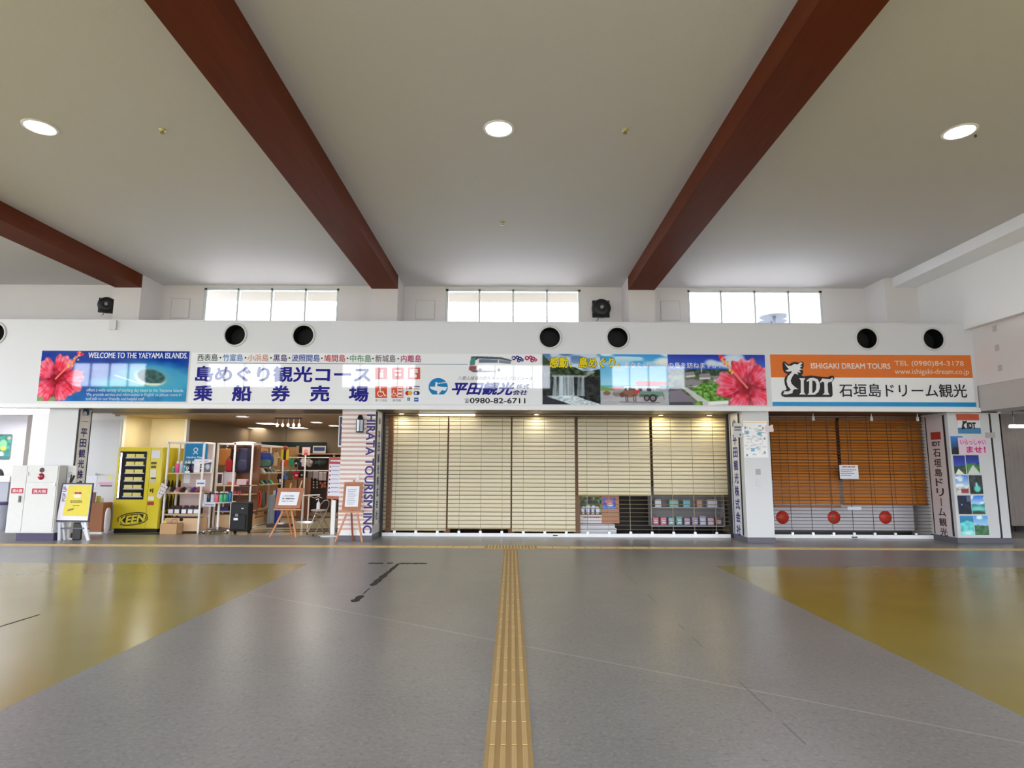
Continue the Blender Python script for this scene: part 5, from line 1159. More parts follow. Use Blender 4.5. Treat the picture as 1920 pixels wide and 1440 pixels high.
mbs.build('shelf_edge', cm(196, 200, 214, .3), door)
vpx = lambda a, y0_, b, y1_, c, nm, par=None: pbox(MB(), a, y0_, b, y1_, YV - .036, .007).build(nm, cm(*c, .4), par or t)
vpx(285, 844.5, 301, 859, (226, 222, 232), 'notice_paper'); vpx(283.5, 866, 293.5, 870.5, (60, 54, 20), 'display'); vpx(283.5, 873, 292.5, 878, (70, 62, 24), 'keypad'); vpx(282, 880, 293.5, 895, (226, 218, 196), 'instruction_label')
vpx(283, 895.5, 292, 898, (30, 28, 30), 'note_slot'); vpx(281, 899, 291.5, 905, (206, 190, 170), 'price_label'); vpx(281, 917, 284, 922, (40, 34, 24), 'coin_slot'); vpx(285.5, 916, 287.5, 924, (40, 34, 24), 'coin_return'); vpx(277.5, 931, 289, 938, (230, 228, 232), 'card_label'); vpx(276.5, 940.5, 288.5, 947, (170, 60, 40), 'warning_label')
def lens(px0, py0, px1, py1, rot, k, off, nm, m):
    cx_, cy_ = (px0 + px1) / 2, (py0 + py1) / 2; a, b = (px1 - px0) / 2 * k[0], (py1 - py0) / 2 * k[1]; P = []
    for q in np.linspace(0, 2 * math.pi, 48, endpoint=False):
        c, s_ = math.cos(q), math.sin(q); x = a * math.copysign(abs(c) ** .8, c); y = b * math.copysign(abs(s_) ** 1.1, s_)
        if abs(x) > a * .93: x = math.copysign(a * .93, x)
        P.append((cx_ + x * math.cos(rot) + y * math.sin(rot), cy_ - x * math.sin(rot) + y * math.cos(rot)))
    V_ = [at(x, y, YV - off) for x, y in P]; return MB().add(V_, [tuple(range(len(V_)))]).build(nm, m, t)
lens(218, 961, 279, 985, .14, (1.0, 1.0), .0315, 'logo', KYD); lens(218, 961, 279, 985, .14, (.93, .84), .033, 'logo', cm(226, 206, 50, .35)); lens(218, 961, 279, 985, .14, (.88, .74), .0345, 'logo', KYD)
qa, qb = at(223, 982.5, YV), at(274, 976, YV); h0 = .15
put(MB(), 'KEEN', lambda u, v: Vector((qa.x + (qb.x - qa.x) * u, YV - .036, qa.z + (qb.z - qa.z) * u + v * h0 * (1 + .25 * math.sin(math.pi * u)) - .03 * math.sin(math.pi * u))), bold=.05, shear=.1).build('lettering', cm(232, 214, 60, .35), t)
# dark tread print on its right side
mb = MB()
for k in range(5):
    y0_ = YV + .08 + k * .15
    for j in range(4):
        z = .12 + j * .34
        if z > 1.0: continue
        mb.add([(vx1 + .002, y0_, z), (vx1 + .002, y0_ + .12, z + .03), (vx1 + .002, y0_ + .11, z + .3), (vx1 + .002, y0_ + .04, z + .36), (vx1 + .002, y0_ - .02, z + .2)], [(0, 1, 2, 3, 4)])
mb.build('tread_print', cm(44, 42, 20, .45), t)
t = thing('hanging_notice', at(303, 925, YV - .12), 'tilted white notice card in front of the vending machine right edge', 'notice')
P = [at(x, y, YV - .12) for x, y in ((293, 930), (304, 905), (315, 913), (300, 936))]
MB().prism([(p.x, p.z) for p in P], YV - .124, YV - .12).build('card', cm(226, 212, 208), t)
mb = MB()
for x, y in ((304, 912), (308, 914), (311, 917), (301, 919), (299, 925), (305, 921), (303, 927)): p = at(x, y, YV - .126); mb.box(p.x - .01, p.x + .014, YV - .1262, YV - .1245, p.z - .008, p.z + .008)
mb.build('print', cm(60, 60, 66), t); MB().tube([P[1], (P[1].x + .02, YV - .035, P[1].z + .06)], .004, 6).build('string', DARK, t)
# ================================================================ OPEN SHOP: EASELS, STANDS, CHAIR
def quadslab(cs_, Yt, Yb, th, nm, m, par):      # leaning slab from four pixel corners (top pair at depth Yt, bottom pair at Yb)
    a = [at(*cs_[0], Yt), at(*cs_[1], Yt), at(*cs_[2], Yb), at(*cs_[3], Yb)]; b = [p + Vector((0, th, 0)) for p in a]
    return MB().add(a + b, [(0, 1, 2, 3), (7, 6, 5, 4), (0, 4, 5, 1), (1, 5, 6, 2), (2, 6, 7, 3), (3, 7, 4, 0)]).build(nm, m, par)
def qf(cs_, Yt, Yb):
    a = [at(*cs_[0], Yt), at(*cs_[1], Yt), at(*cs_[2], Yb), at(*cs_[3], Yb)]
    return lambda u, v: (a[3] * (1 - u) + a[2] * u) * (1 - v) + (a[0] * (1 - u) + a[1] * u) * v
t = thing('display_easel', at(535, 1008, 13.2), 'wooden easel with brown board and landscape notice, left of the folding chair', 'easel')
quadslab([(521, 915), (570, 915), (562, 953), (514.5, 953)], 13.22, 13.12, .02, 'board', CORK, t)
quadslab([(527, 922), (562, 922.5), (556, 947.5), (521.5, 947)], 13.198, 13.128, .004, 'notice_sheet', WHITEP, t)
for s_, c4 in (('これより先は', [(532, 928.5), (552, 928.7), (551.3, 931), (531.4, 931)]), ('乗り場案内所は', [(529.5, 933.3), (553, 933.5), (552.4, 936.2), (529, 936.2)]), ('中止しています。', [(529, 938.3), (551.5, 938.6), (551, 941), (528.5, 941)])):
    yq = 13.198 - (c4[0][1] - 922) / 25 * .07 - .004; put(MB(), s_, qf(c4, yq, yq - .008), bold=.03).build('lettering', cm(70, 66, 90), t)
mb = MB(); mb.bar(at(514, 955, 13.06), at(565, 955.5, 13.06), .03, .06); mb.build('tray', BEECH, t)
for a, b in ((((531, 958), 13.1), ((506, 1009), 13.0)), (((547, 958), 13.1), ((555, 1009), 13.0))): MB().bar(at(*a[0], a[1]), (at(*b[0], b[1]).x, b[1], .0), .035, .03).build('front_leg', BEECH, t)
MB().bar(at(538, 957, 13.13), (at(546, 1003, 13.4).x, 13.45, .0), .03, .03).build('rear_leg', BEECH, t)
MB().bar(at(546, 906, 13.27), at(537, 962, 13.12), .035, .022).build('mast', BEECH, t); MB().bar(at(566.5, 901, 13.3), at(561, 918, 13.25), .022, .02).build('clamp_rod', cm(206, 170, 130), t)
t = thing('display_easel', at(655, 1018, 12.3), 'wooden easel with portrait white notice in front of the striped column', 'easel')
quadslab([(646, 904), (680, 904), (675.5, 956), (641, 956)], 12.40, 12.28, .018, 'board', CORK, t); quadslab([(649.5, 911.5), (674.3, 911.5), (671, 950), (646.3, 950)], 12.375, 12.285, .004, 'notice_sheet', WHITEP, t)
for k in range(9):
    y = 917 + k * 3.4; f = (y - 911) / 39 * 3.2
    put(MB(), '~~' + 'abcdefghi'[k], qf([(653 - f, y), (670 - f - (k % 3) * 2, y), (669.8 - f - (k % 3) * 2, y + 1.7), (652.8 - f, y + 1.7)], 12.375 - (y - 911.5) / 38.5 * .09 - .004, 12.375 - (y - 909.8) / 38.5 * .09 - .004)).build('lettering', cm(176, 178, 192), t)
MB().bar(at(636, 959, 12.24), at(681, 959.5, 12.24), .035, .07).build('tray', BEECH, t)
for a, b in (((650, 963), (628, 1019)), ((670, 963), (679, 1019))): MB().bar(at(*a, 12.28), (at(*b, 12.2).x, 12.2, 0), .032, .03).build('front_leg', BEECH, t)
MB().bar(at(659, 962, 12.32), (at(661.6, 1011, 12.44).x, 12.44, .0), .03, .03).build('rear_leg', cm(140, 70, 40), t); MB().bar(at(664, 900, 12.43), at(659, 965, 12.32), .03, .02).build('mast', BEECH, t)
# folding chair with pump bottle
t = thing('folding_chair', at(594, 1005, 13.4), 'small grey steel folding chair holding a pump bottle', 'chair')
CH = mat('chair_tube', (170, 160, 150), .3, .7)
sz = at(597, 957, 13.45).z
c_ = at(598, 957, 13.45)
MB().lathe([(.001, .02), (.16, .022), (.172, .01), (.165, -.012), (.001, -.014)], c_, 24).build('seat', cm(176, 160, 150, .5), t)
fx = lambda px, py, Y: at(px, py, Y)
hoop = [(fx(587, 1008, 13.15).x, 13.15, .02), fx(601, 982, 13.28), fx(611, 961, 13.38), fx(616.5, 948, 13.43), fx(617, 941, 13.45), fx(613.5, 937.5, 13.48), fx(608, 938.5, 13.52), fx(602, 945, 13.56), fx(594, 958, 13.6), (fx(571, 1006, 13.3).x, 13.45, .02)]
MB().tube(hoop, .011, 8).build('back_hoop', CH, t)
for a, b in (((588, 959), (607, 1002)), ((600, 959), (619, 1001))): MB().tube([fx(*a, 13.45), (fx(*b, 13.7).x, 13.72, .02)], .011, 8).build('rear_leg', CH, t)
for x, y, Y in ((587, 1008, 13.15), (571, 1006, 13.45), (607, 1002, 13.72), (619, 1001, 13.72)): q = fx(x, y, Y); MB().lathe([(.016, 0), (.018, .045), (.012, .05)], (q.x if Y != 13.45 else hoop[-1][0], Y, 0), 10).build('rubber_foot', DARK, t)
MB().tube([fx(592, 962, 13.46), fx(604, 966, 13.46), fx(600, 985, 13.4)], .008, 6).build('brace', CH, t)
q = Vector((at(597, 957, 13.45).x, 13.43, c_.z + .022))
t = thing('pump_bottle', q, 'white hand gel pump bottle on the folding chair seat', 'bottle')
MB().lathe([(.036, 0), (.04, .008), (.04, .12), (.03, .15), (.014, .158)], q, 18).build('body', cm(234, 236, 240, .3), t); mb = MB(); mb.lathe([(.014, .155), (.014, .18), (.006, .182), (.006, .215)], q, 12); mb.tube([q + Vector((.01, 0, .222)), q + Vector((-.03, 0, .225)), q + Vector((-.055, 0, .205))], .009, 8); mb.build('pump_head', WHITEM, t)
# red and white notice stand
t = thing('notice_stand', at(624, 1006, 13.25), 'tall notice stand with red header and white list, beside the striped column', 'sign stand')
quadslab([(617, 857), (642.5, 857.5), (637.5, 936.5), (612.5, 935)], 13.2, 13.2, .05, 'frame', cm(176, 96, 70, .5), t); quadslab([(618.5, 859), (640, 859.5), (639.2, 869.5), (617.7, 869)], 13.195, 13.195, .004, 'red_header', cm(176, 30, 50, .4), t)
quadslab([(617.6, 870), (639.2, 870.5), (635.5, 930.5), (614.3, 929.5)], 13.195, 13.195, .004, 'white_list', cm(226, 222, 232, .4), t)
put(MB(), '~k', qf([(619.5, 861.8), (639, 862.2), (638.7, 866), (619.2, 865.6)], 13.192, 13.192), bold=.03).build('lettering', cm(240, 226, 230), t)
for k in range(7):
    y = 873 + k * 8; f = (y - 870) / 60 * 3.6
    p_ = at(619.8 - f, y + 2, 13.192); MB().add([p_ + Vector((.017 * math.cos(a), 0, .022 * math.sin(a))) for a in np.linspace(0, 6, 10)], [tuple(range(10))]).build('icon', cm(70, 50, 80) if k % 2 else cm(160, 70, 90), t)
    put(MB(), '~' + 'abcdefg'[k], qf([(623 - f, y), (637 - f, y + .3), (636.8 - f, y + 2.3), (622.8 - f, y + 2)], 13.192, 13.192)).build('lettering', cm(150, 146, 166), t)
q0 = at(626, 938, 13.24); MB().box(q0.x - .045, q0.x + .045, 13.22, 13.28, .03, q0.z).build('pole', WHITEM, t, bevel=.006)
MB().box(q0.x - .24, q0.x + .22, 13.02, 13.4, 0, .03).build('base_plate', cm(196, 196, 196, .3, .3), t, bevel=.006); MB().box(q0.x - .23, q0.x - .19, 13.0, 13.02, 0, .02).build('foot', DARK, t)

# ================================================================ OPEN SHOP: RACKS AND GOODS
RW = mat('rack_white', (238, 232, 226), .4); SHB = mat('shelf_birch', (214, 178, 136), .5, var=.1, scale=3, stretch=(8, 1, 1)); PINKB = mat('pinkish_back_panel', (206, 182, 176), .6)
def loc(mb, nm, m, par, bevel=0):
    o = mb.build(nm, m, None, origin=(0, 0, 0), bevel=bevel); o.parent = par; return o
def bottle(px, Y, z, r, h, c, cap, label, group, emblem=None):
    x = at(px, 900, Y).x; t = thing('drink_bottle', (x, Y, z), label, 'bottle', group)
    MB().lathe([(r * .9, 0), (r, .008), (r, h * .68), (r * .86, h * .78), (r * .58, h * .83)], (x, Y, z), 16).build('body', cm(*c, .35), t)
    mb = MB(); mb.lathe([(r * .6, h * .83), (r * .62, h * .94), (r * .4, h), (.001, h)], (x, Y, z), 14); mb.tube([(x - r * .5, Y, z + h * .9), (x - r * .4, Y, z + h * 1.08), (x + r * .4, Y, z + h * 1.08), (x + r * .5, Y, z + h * .9)], r * .12, 6); mb.build('cap', cm(*cap, .4), t)
    if emblem:
        mb = MB(); mb.tube([(x + r * .5 * math.cos(a), Y - r - .003, z + h * .42 + r * .5 * math.sin(a)) for a in np.linspace(-.9, 4.05, 12)], r * .14, 6); mb.tube([(x - r * .55, Y - r - .003, z + h * .12), (x + r * .3, Y - r - .003, z + h * .38)], r * .14, 6); mb.tube([(x + r * .55, Y - r - .003, z + h * .12), (x - r * .3, Y - r - .003, z + h * .38)], r * .14, 6)
        mb.build('emblem', cm(*emblem, .4), t)
    return t
def shoe(px, Y, z, Ln, yaw, c, sole, label, group, lace=(230, 226, 224)):
    x = at(px, 910, Y).x; t = thing('shoe', (x, Y, z), label, 'shoe', group); t.rotation_euler = (0, 0, yaw)
    mb = MB(); mb.blob((0, 0, .0), Ln / 2, Ln * .19, .085, n=16, h=8, power=.8)
    mb.v = [Vector((v.x, v.y * (1 - .25 * (v.x < 0)), .018 + max(v.z, 0) * (1.15 - .75 * max(v.x, 0) / (Ln / 2) - (.15 if v.x < -Ln * .3 else 0)))) for v in mb.v]; loc(mb, 'upper', cm(*c, .6), t)
    mb = MB(); P = [(Ln / 2 * math.cos(a) * 1.03, Ln * (.2 if math.cos(a) > 0 else .165) * math.sin(a)) for a in np.linspace(0, 2 * math.pi, 20, endpoint=False)]
    mb.add([(x_, y_, 0) for x_, y_ in P] + [(x_, y_, .025) for x_, y_ in P], [tuple(range(20))[::-1], tuple(range(20, 40))] + [(i, (i + 1) % 20, (i + 1) % 20 + 20, i + 20) for i in range(20)]); loc(mb, 'sole', cm(*sole, .6), t)
    mb = MB()
    for k in range(3): mb.tube([(.0 + k * .03, -.03, .085 - k * .012), (.0 + k * .03, 0, .098 - k * .014), (.0 + k * .03, .03, .085 - k * .012)], .004, 5)
    loc(mb, 'laces', cm(*lace, .6), t); return t
def backpack(px, py0, py1, wpx, Y, c, c2, label, group=None, yaw=0, depth=.2):
    q = at(px, (py0 + py1) / 2, Y); h = at(px, py0, Y).z - at(px, py1, Y).z; w_ = at(px + wpx / 2, py0, Y).x - at(px - wpx / 2, py0, Y).x
    t = thing('backpack', (q.x, Y, q.z - h / 2), label, 'backpack', group); t.rotation_euler = (0, 0, yaw)
    loc(MB().blob((0, 0, h / 2), w_ / 2, depth / 2, h / 2, n=18, h=10, power=.62), 'main_bag', cm(*c, .7), t)
    loc(MB().blob((0, -depth * .42, h * .3), w_ * .38, depth * .22, h * .24, n=14, h=8, power=.6), 'front_pocket', cm(*c2, .7), t)
    for s_ in (-1, 1): loc(MB().tube([(s_ * w_ * .3, -depth * .36, h * .93), (s_ * w_ * .38, -depth * .56, h * .62), (s_ * w_ * .34, -depth * .5, h * .25)], .016, 8), 'strap', cm(*(max(0, v - 30) for v in c2), .7), t)
    loc(MB().tube([(-w_ * .14, 0, h * .97), (-w_ * .1, 0, h * 1.06), (w_ * .1, 0, h * 1.06), (w_ * .14, 0, h * .97)], .01, 8), 'grab_handle', DARK, t); return t
def garment(x0, y0, x1, y1, Y, c, label, group, yaw=.5, trim=None, kind='shirt'):
    a, b = at(x0, y0, Y), at(x1, y1, Y); w_, h = b.x - a.x, a.z - b.z; t = thing('hung_garment', ((a.x + b.x) / 2, Y, b.z), label, kind, group); t.rotation_euler = (0, 0, yaw)
    W2 = w_ / 2 / max(.4, math.cos(yaw))
    O = [(-.55 * W2, 0), (.55 * W2, 0), (.62 * W2, .55 * h), (W2, .5 * h), (1.05 * W2, .66 * h), (.62 * W2, .95 * h), (.22 * W2, h), (0, .93 * h), (-.22 * W2, h), (-.62 * W2, .95 * h), (-1.05 * W2, .66 * h), (-W2, .5 * h), (-.62 * W2, .55 * h)]
    loc(MB().prism(O, -.04, .04), 'cloth', cm(*c, .8), t, bevel=.02); loc(MB().tube([(-.5 * W2, 0, .93 * h), (0, 0, 1.02 * h), (.5 * W2, 0, .93 * h)], .008, 6).tube([(0, 0, 1.02 * h), (0, 0, 1.02 * h + .05), (.02, 0, 1.02 * h + .07)], .004, 6), 'hanger', DARK, t)
    if trim: loc(MB().box(-.3 * W2, .3 * W2, -.052, -.041, .35 * h, .55 * h), 'tag', cm(*trim, .6), t)
    return t
def hat(px, py, Y, r, c, label, group, tilt=(math.radians(80), 0, 0), band=(60, 56, 54)):
    q = at(px, py, Y); t = thing('sun_hat', q, label, 'hat', group); t.rotation_euler = tilt
    loc(MB().lathe([(r * .5, 0), (r * .48, r * .3), (r * .34, r * .52), (.001, r * .58)], (0, 0, 0), 20), 'crown', cm(*c, .8), t); loc(MB().lathe([(r * .5, .0), (r * .8, -.02), (r, -.05), (r * .98, -.06), (r * .5, -.015)], (0, 0, 0), 24, cap=False), 'brim', cm(*c, .8), t)
    loc(MB().lathe([(r * .505, .005), (r * .5, r * .12)], (0, 0, 0), 20, cap=False), 'band', cm(*band, .7), t); return t
# --- first rack: bottles, shoes, boxes
YR = 13.72
ra, rb = at(311, 905, YR).x, at(378, 905, YR).x; rt = at(350, 828.5, YR).z
z1, z2, z3 = (at(345, y, YR).z for y in (886.5, 923.5, 964))
t = thing('shelf_rack', ((ra + rb) / 2, YR + .22, 0), 'white framed rack of bottles and shoes right of the yellow vending machine', 'shelf rack')
def rack_frame(t, xa, xb, ya, yb, top, w_=.036, corner=True):
    for x in (xa, xb):
        for y in (ya, yb):
            if x == xb and y == yb and not corner: continue
            MB().box(x - w_ / 2, x + w_ / 2, y - w_ / 2, y + w_ / 2, 0, top).build('post', RW, t)
    for y in (ya, yb): MB().box(xa, xb, y - w_ / 2, y + w_ / 2, top - w_, top).build('top_rail', RW, t)
    for x in (xa, xb): MB().box(x - w_ / 2, x + w_ / 2, ya, yb, top - w_, top).build('side_rail', RW, t); MB().box(x - w_ / 2, x + w_ / 2, ya, yb, .01, .04).build('foot_rail', RW, t)
rack_frame(t, ra, rb, YR, YR + .46, rt)
for z in (z1, z2, z3): MB().box(ra + .02, rb - .02, YR + .01, YR + .44, z - .03, z).build('shelf', SHB, t)
MB().box(ra + .1, rb - .01, YR + .45, YR + .47, .3, rt - .03).build('back_panel', PINKB, t)
d_ = MB().box(ra + .03, rb - .03, YR + .02, YR + .44, .03, z3 - .09).build('drawer', SHB, t); MB().lathe([(.04, 0), (.04, .005), (.001, .006)], ((ra + rb) / 2, YR + .019, z3 - .12), 16, axis='y').build('finger_hole', BLACK, d_)
grp = 'bottles on the top shelf of the first rack'
bottle(323.5, 13.9, z1, .036, .13, (110, 176, 140), (230, 230, 230), 'small green bottle with white cap, leftmost on the top shelf', grp)
bottle(331, 13.86, z1, .043, .25, (232, 84, 150), (236, 226, 230), 'pink drink bottle on the top shelf', grp)
bottle(338, 13.9, z1, .04, .25, (196, 206, 216), (230, 232, 236), 'pale grey drink bottle beside the pink one', grp)
bottle(344.5, 13.86, z1, .036, .15, (50, 170, 190), (232, 236, 240), 'short turquoise bottle on the top shelf', grp)
bottle(346, 14.02, z1, .04, .25, (60, 150, 150), (226, 232, 232), 'teal bottle standing behind the short turquoise one', grp)
bottle(352, 13.86, z1, .055, .25, (26, 30, 60), (232, 226, 206), 'dark navy bottle with white figure emblem', grp, (232, 232, 236))
bottle(360, 13.9, z1, .045, .25, (30, 34, 80), (230, 230, 236), 'navy bottle right of the emblem bottle', grp)
mb = MB(); pbox(mb, 346.5, 883.4, 356, 886.6, YR + .03, .004); tag(mb.build('price_card', WHITEP), 'small white price card at the edge of the bottle shelf', 'price card')
t = thing('framed_print', at(382, 886, YR + .14), 'pale framed black and white print standing on the bottle shelf', 'picture')
w = Art(34, 24, (216, 212, 224), 31); w.rect(10, 8, 17, 24, (40, 40, 50)); w.rect(11, 11, 16, 12.5, (230, 230, 234)); w.rect(11, 16, 16, 17.5, (230, 230, 234)); w.poly([(18, 9), (32, 4), (31, 24), (18, 24)], (96, 92, 104)); w.blob(25, 13, 4, 5, (190, 188, 196), 2); w.line(19, 8, 31, 6, 2, (40, 40, 46)); w.rect(8, 3, 26, 4, (150, 150, 160)); w.mottle(np.ones((24, 34)), 14, 3)
pbox(MB(), 364.5, 861, 399, 886.5, YR + .145, .02).build('frame', WHITEM, t); w.panel('print', flat(366, 862.5, 397.5, 885.5, YR + .145, .003), MATP, t)
t = thing('blue_banner', at(367, 862, YR + .43), 'bright blue brand banner at the back of the first rack', 'banner')
pbox(MB(), 348, 829.5, 389.5, 872, YR + .425, .01).build('cloth', cm(28, 132, 190, .7), t)
put(MB(), 'Hydro Flask', pfront(350, 855.5, 383, 860.5, YR + .425), bold=.03).build('lettering', cm(226, 236, 242), t)
q = at(367, 846, YR + .42); mb = MB(); mb.tube([q + Vector((.045 * math.cos(a), 0, .03 + .045 * math.sin(a))) for a in np.linspace(-.9, 4.05, 14)], .011, 6); mb.tube([q + Vector((-.05, 0, -.065)), q + Vector((.03, 0, .0))], .011, 6); mb.tube([q + Vector((.05, 0, -.065)), q + Vector((-.03, 0, .0))], .011, 6); mb.build('logo', cm(226, 236, 242), t)
grp = 'shoes on the middle shelf of the first rack'
for px, yw, c, so, s_ in ((318.5, -1.3, (196, 186, 180), (226, 222, 214), 'pale grey shoe at the left end of the shoe shelf'), (326, -1.45, (52, 48, 46), (120, 116, 110), 'dark grey shoe second from the left on the shoe shelf'), (335.5, -1.7, (206, 130, 140), (232, 226, 226), 'pink and white shoe on the shoe shelf'),
                          (345, -1.5, (60, 40, 40), (40, 34, 34), 'dark brown shoe in the middle of the shoe shelf'), (355.5, -1.6, (196, 176, 180), (226, 220, 222), 'mauve grey shoe on the shoe shelf'), (364.5, -1.45, (84, 50, 140), (60, 40, 60), 'violet shoe on the shoe shelf'), (373, -1.6, (140, 60, 80), (90, 40, 50), 'maroon shoe at the right end of the shoe shelf')):
    shoe(px, 13.93, z2, .27, yw, c, so, s_, grp)
grp = 'black boxes on the lowest shelf of the first rack'
for px, s_ in ((320.5, 'leftmost small black box with white label'), (332, 'second small black box with white label'), (345, 'middle small black box with white label'), (357, 'fourth small black box with white label'), (368, 'rightmost small black box with white label')):
    x = at(px, 960, YR + .05).x; t = thing('accessory_box', (x, YR + .12, z3), s_ + ' on the low shelf', 'box', grp)
    MB().box(x - .07, x + .07, YR + .06, YR + .2, z3, z3 + .13).build('box', cm(30, 26, 28), t); MB().box(x - .062, x + .02 * 2, YR + .054, YR + .06, z3 + .01, z3 + .1).build('label_card', WHITEP, t); MB().blob((x, YR + .13, z3 + .15), .06, .05, .035, n=10).build('contents', cm(84, 40, 44), t)
mb = MB(); pbox(mb, 345, 889.5, 357, 906, YR + .44, .004); tag(mb.build('paper_sheet', WHITEP), 'white sheet of paper on the back panel under the bottles', 'note')
t = thing('price_sign', at(376.5, 912, YR - .03), 'white card sign clipped to the front post of the first rack', 'sign')
pbox(MB(), 368, 899.5, 385, 912, YR - .03, .005).build('card', WHITEP, t); put(MB(), '~e', pfront(370, 904.5, 383, 908, YR - .03), bold=.02).build('lettering', cm(90, 88, 110), t)
t = thing('cardboard_carton', at(316, 998, YR - .3), 'pale cardboard carton with paper bag on the floor before the first rack', 'carton')
x0_, x1_, z0_, z1_ = px_rect(300, 982, 331, 998, YR - .28); MB().box(x0_, x1_, YR - .28, YR - .04, 0, z1_).build('box', CARD, t); MB().tube([(x0_ + .12, YR - .1, z1_), (x0_ + .15, YR - .1, z1_ + .07), (x0_ + .25, YR - .1, z1_ + .07), (x0_ + .28, YR - .1, z1_)], .008, 6).build('bag_handle', cm(190, 130, 80), t)
mb = MB(); mb.add([(x0_ + .0, YR - .2, z1_ - .02), (x0_ + .11, YR - .2, z1_ - .02), (x0_ + .06, YR - .18, z1_ + .07), (x0_ - .0, YR - .18, z1_ + .05)], [(0, 1, 2, 3)]); mb.build('yellow_sheet', cm(230, 180, 70), t)
# --- round table of tumblers
YT = 13.72
tc_ = at(411, 943, YT); tz = at(411, 942, YT - .3).z; tr = .335
t = thing('round_table', (tc_.x, YT, 0), 'round white display table of tumblers on a chrome foot', 'table')
MB().lathe([(.001, tz), (tr, tz), (tr + .006, tz - .012), (tr, tz - .022), (.001, tz - .024)], (tc_.x, YT, 0), 36).build('table_top', cm(214, 216, 216, .3), t)
pbox(MB(), 380, 944, 404, 949.5, YT - .33, .005).build('price_strip', cm(216, 208, 222), t); put(MB(), '~d', pfront(383, 945.3, 402, 947.8, YT - .33), bold=.02).build('lettering', cm(90, 84, 130), t)
MB().tube([(tc_.x, YT, .1), (tc_.x, YT, tz - .02)], .026, 12).build('pole', WHITEM, t); MB().lathe([(.3, .05), (.27, .085), (.1, .12), (.03, .135), (.001, .135)], (tc_.x, YT, 0), 28).build('dome_base', STEEL, t)
for a in (3.6, 5.8, 1.2): x, y = tc_.x + .27 * math.cos(a), YT + .27 * math.sin(a); MB().lathe([(.02, -.03), (.032, -.015), (.032, .015), (.02, .03)], (x, y, .032), 12, axis='x').build('caster', STEEL, t)
grp = 'tumblers on the round table'
def tumbler(px, Y, c, s_, r=.043, h=.19, lid=(26, 24, 30)):
    x = at(px, 935, Y).x; t = thing('tumbler', (x, Y, tz), s_, 'tumbler', grp); MB().lathe([(r * .86, 0), (r, .01), (r, h * .86), (r * .94, h * .9)], (x, Y, tz), 16).build('body', cm(*c, .35), t); MB().lathe([(r * .95, h * .9), (r * .95, h), (r * .7, h * 1.04), (.001, h * 1.04)], (x, Y, tz), 14).build('lid', cm(*lid), t)
for px, dY, c, s_ in ((385.6, -.10, (206, 206, 212), 'pale silver tumbler at the left end of the front row'), (392, -.17, (28, 28, 44), 'black tumbler second in the front row'), (399, -.22, (196, 198, 212), 'grey tumbler third in the front row'), (407, -.25, (228, 84, 110), 'pink tumbler in the middle of the front row'), (414.6, -.24, (80, 184, 126), 'light green tumbler in the front row'), (422.4, -.21, (60, 160, 116), 'deep green tumbler in the front row'), (431, -.1, (40, 130, 190), 'tall blue tumbler at the right end of the table')):
    tumbler(px, YT + dY, c, s_, h=.22 if px > 430 else .19)
for px, dY, c, s_ in ((396, .03, (60, 30, 34), 'dark red tumbler in the back row'), (405, .06, (216, 206, 206), 'white tumbler in the back row'), (415, .06, (150, 210, 190), 'mint tumbler in the back row'), (424.5, .03, (226, 232, 236), 'white tumbler at the right of the back row')): tumbler(px, YT + dY, c, s_, h=.21, lid=(120, 60, 50) if px < 400 else (210, 206, 206))
# --- black suitcase
YSC = 13.5
x0_, x1_, _, sz1 = px_rect(430.5, 942, 465, 1000, YSC)
t = thing('suitcase', ((x0_ + x1_) / 2, YSC + .13, 0), 'large black suitcase with raised handle beside the tumbler table', 'suitcase')
MB().box(x0_, x1_, YSC, YSC + .27, .05, sz1).build('body', cm(10, 9, 10, .6), t, bevel=.035); MB().box(x0_ + .04, x1_ - .04, YSC - .03, YSC + .01, .1, sz1 * .62).build('front_pocket', cm(13, 12, 13, .65), t, bevel=.015)
mb = MB()
for x in (x0_ + .1, x1_ - .1): mb.tube([(x, YSC + .2, sz1 - .02), (x, YSC + .2, sz1 + .36)], .009, 8)
mb.tube([(x0_ + .08, YSC + .2, sz1 + .36), (x1_ - .08, YSC + .2, sz1 + .36)], .014, 8); mb.build('pull_handle', DARK, t)
for x in (x0_ + .05, x1_ - .05): MB().lathe([(.02, -.025), (.05, -.02), (.05, .02), (.02, .025)], (x, YSC + .2, .05), 14, axis='x').build('wheel', DARK, t)
pbox(MB(), 438, 971, 446, 975.5, YSC - .032, .003).build('label', WHITEP, t); pbox(MB(), 441, 963.5, 446.5, 968.5, YSC - .032, .003).build('logo', cm(130, 130, 134), t); pbox(MB(), 452.5, 952.5, 457, 954.5, YSC - .004, .004).build('badge', cm(190, 190, 192), t)
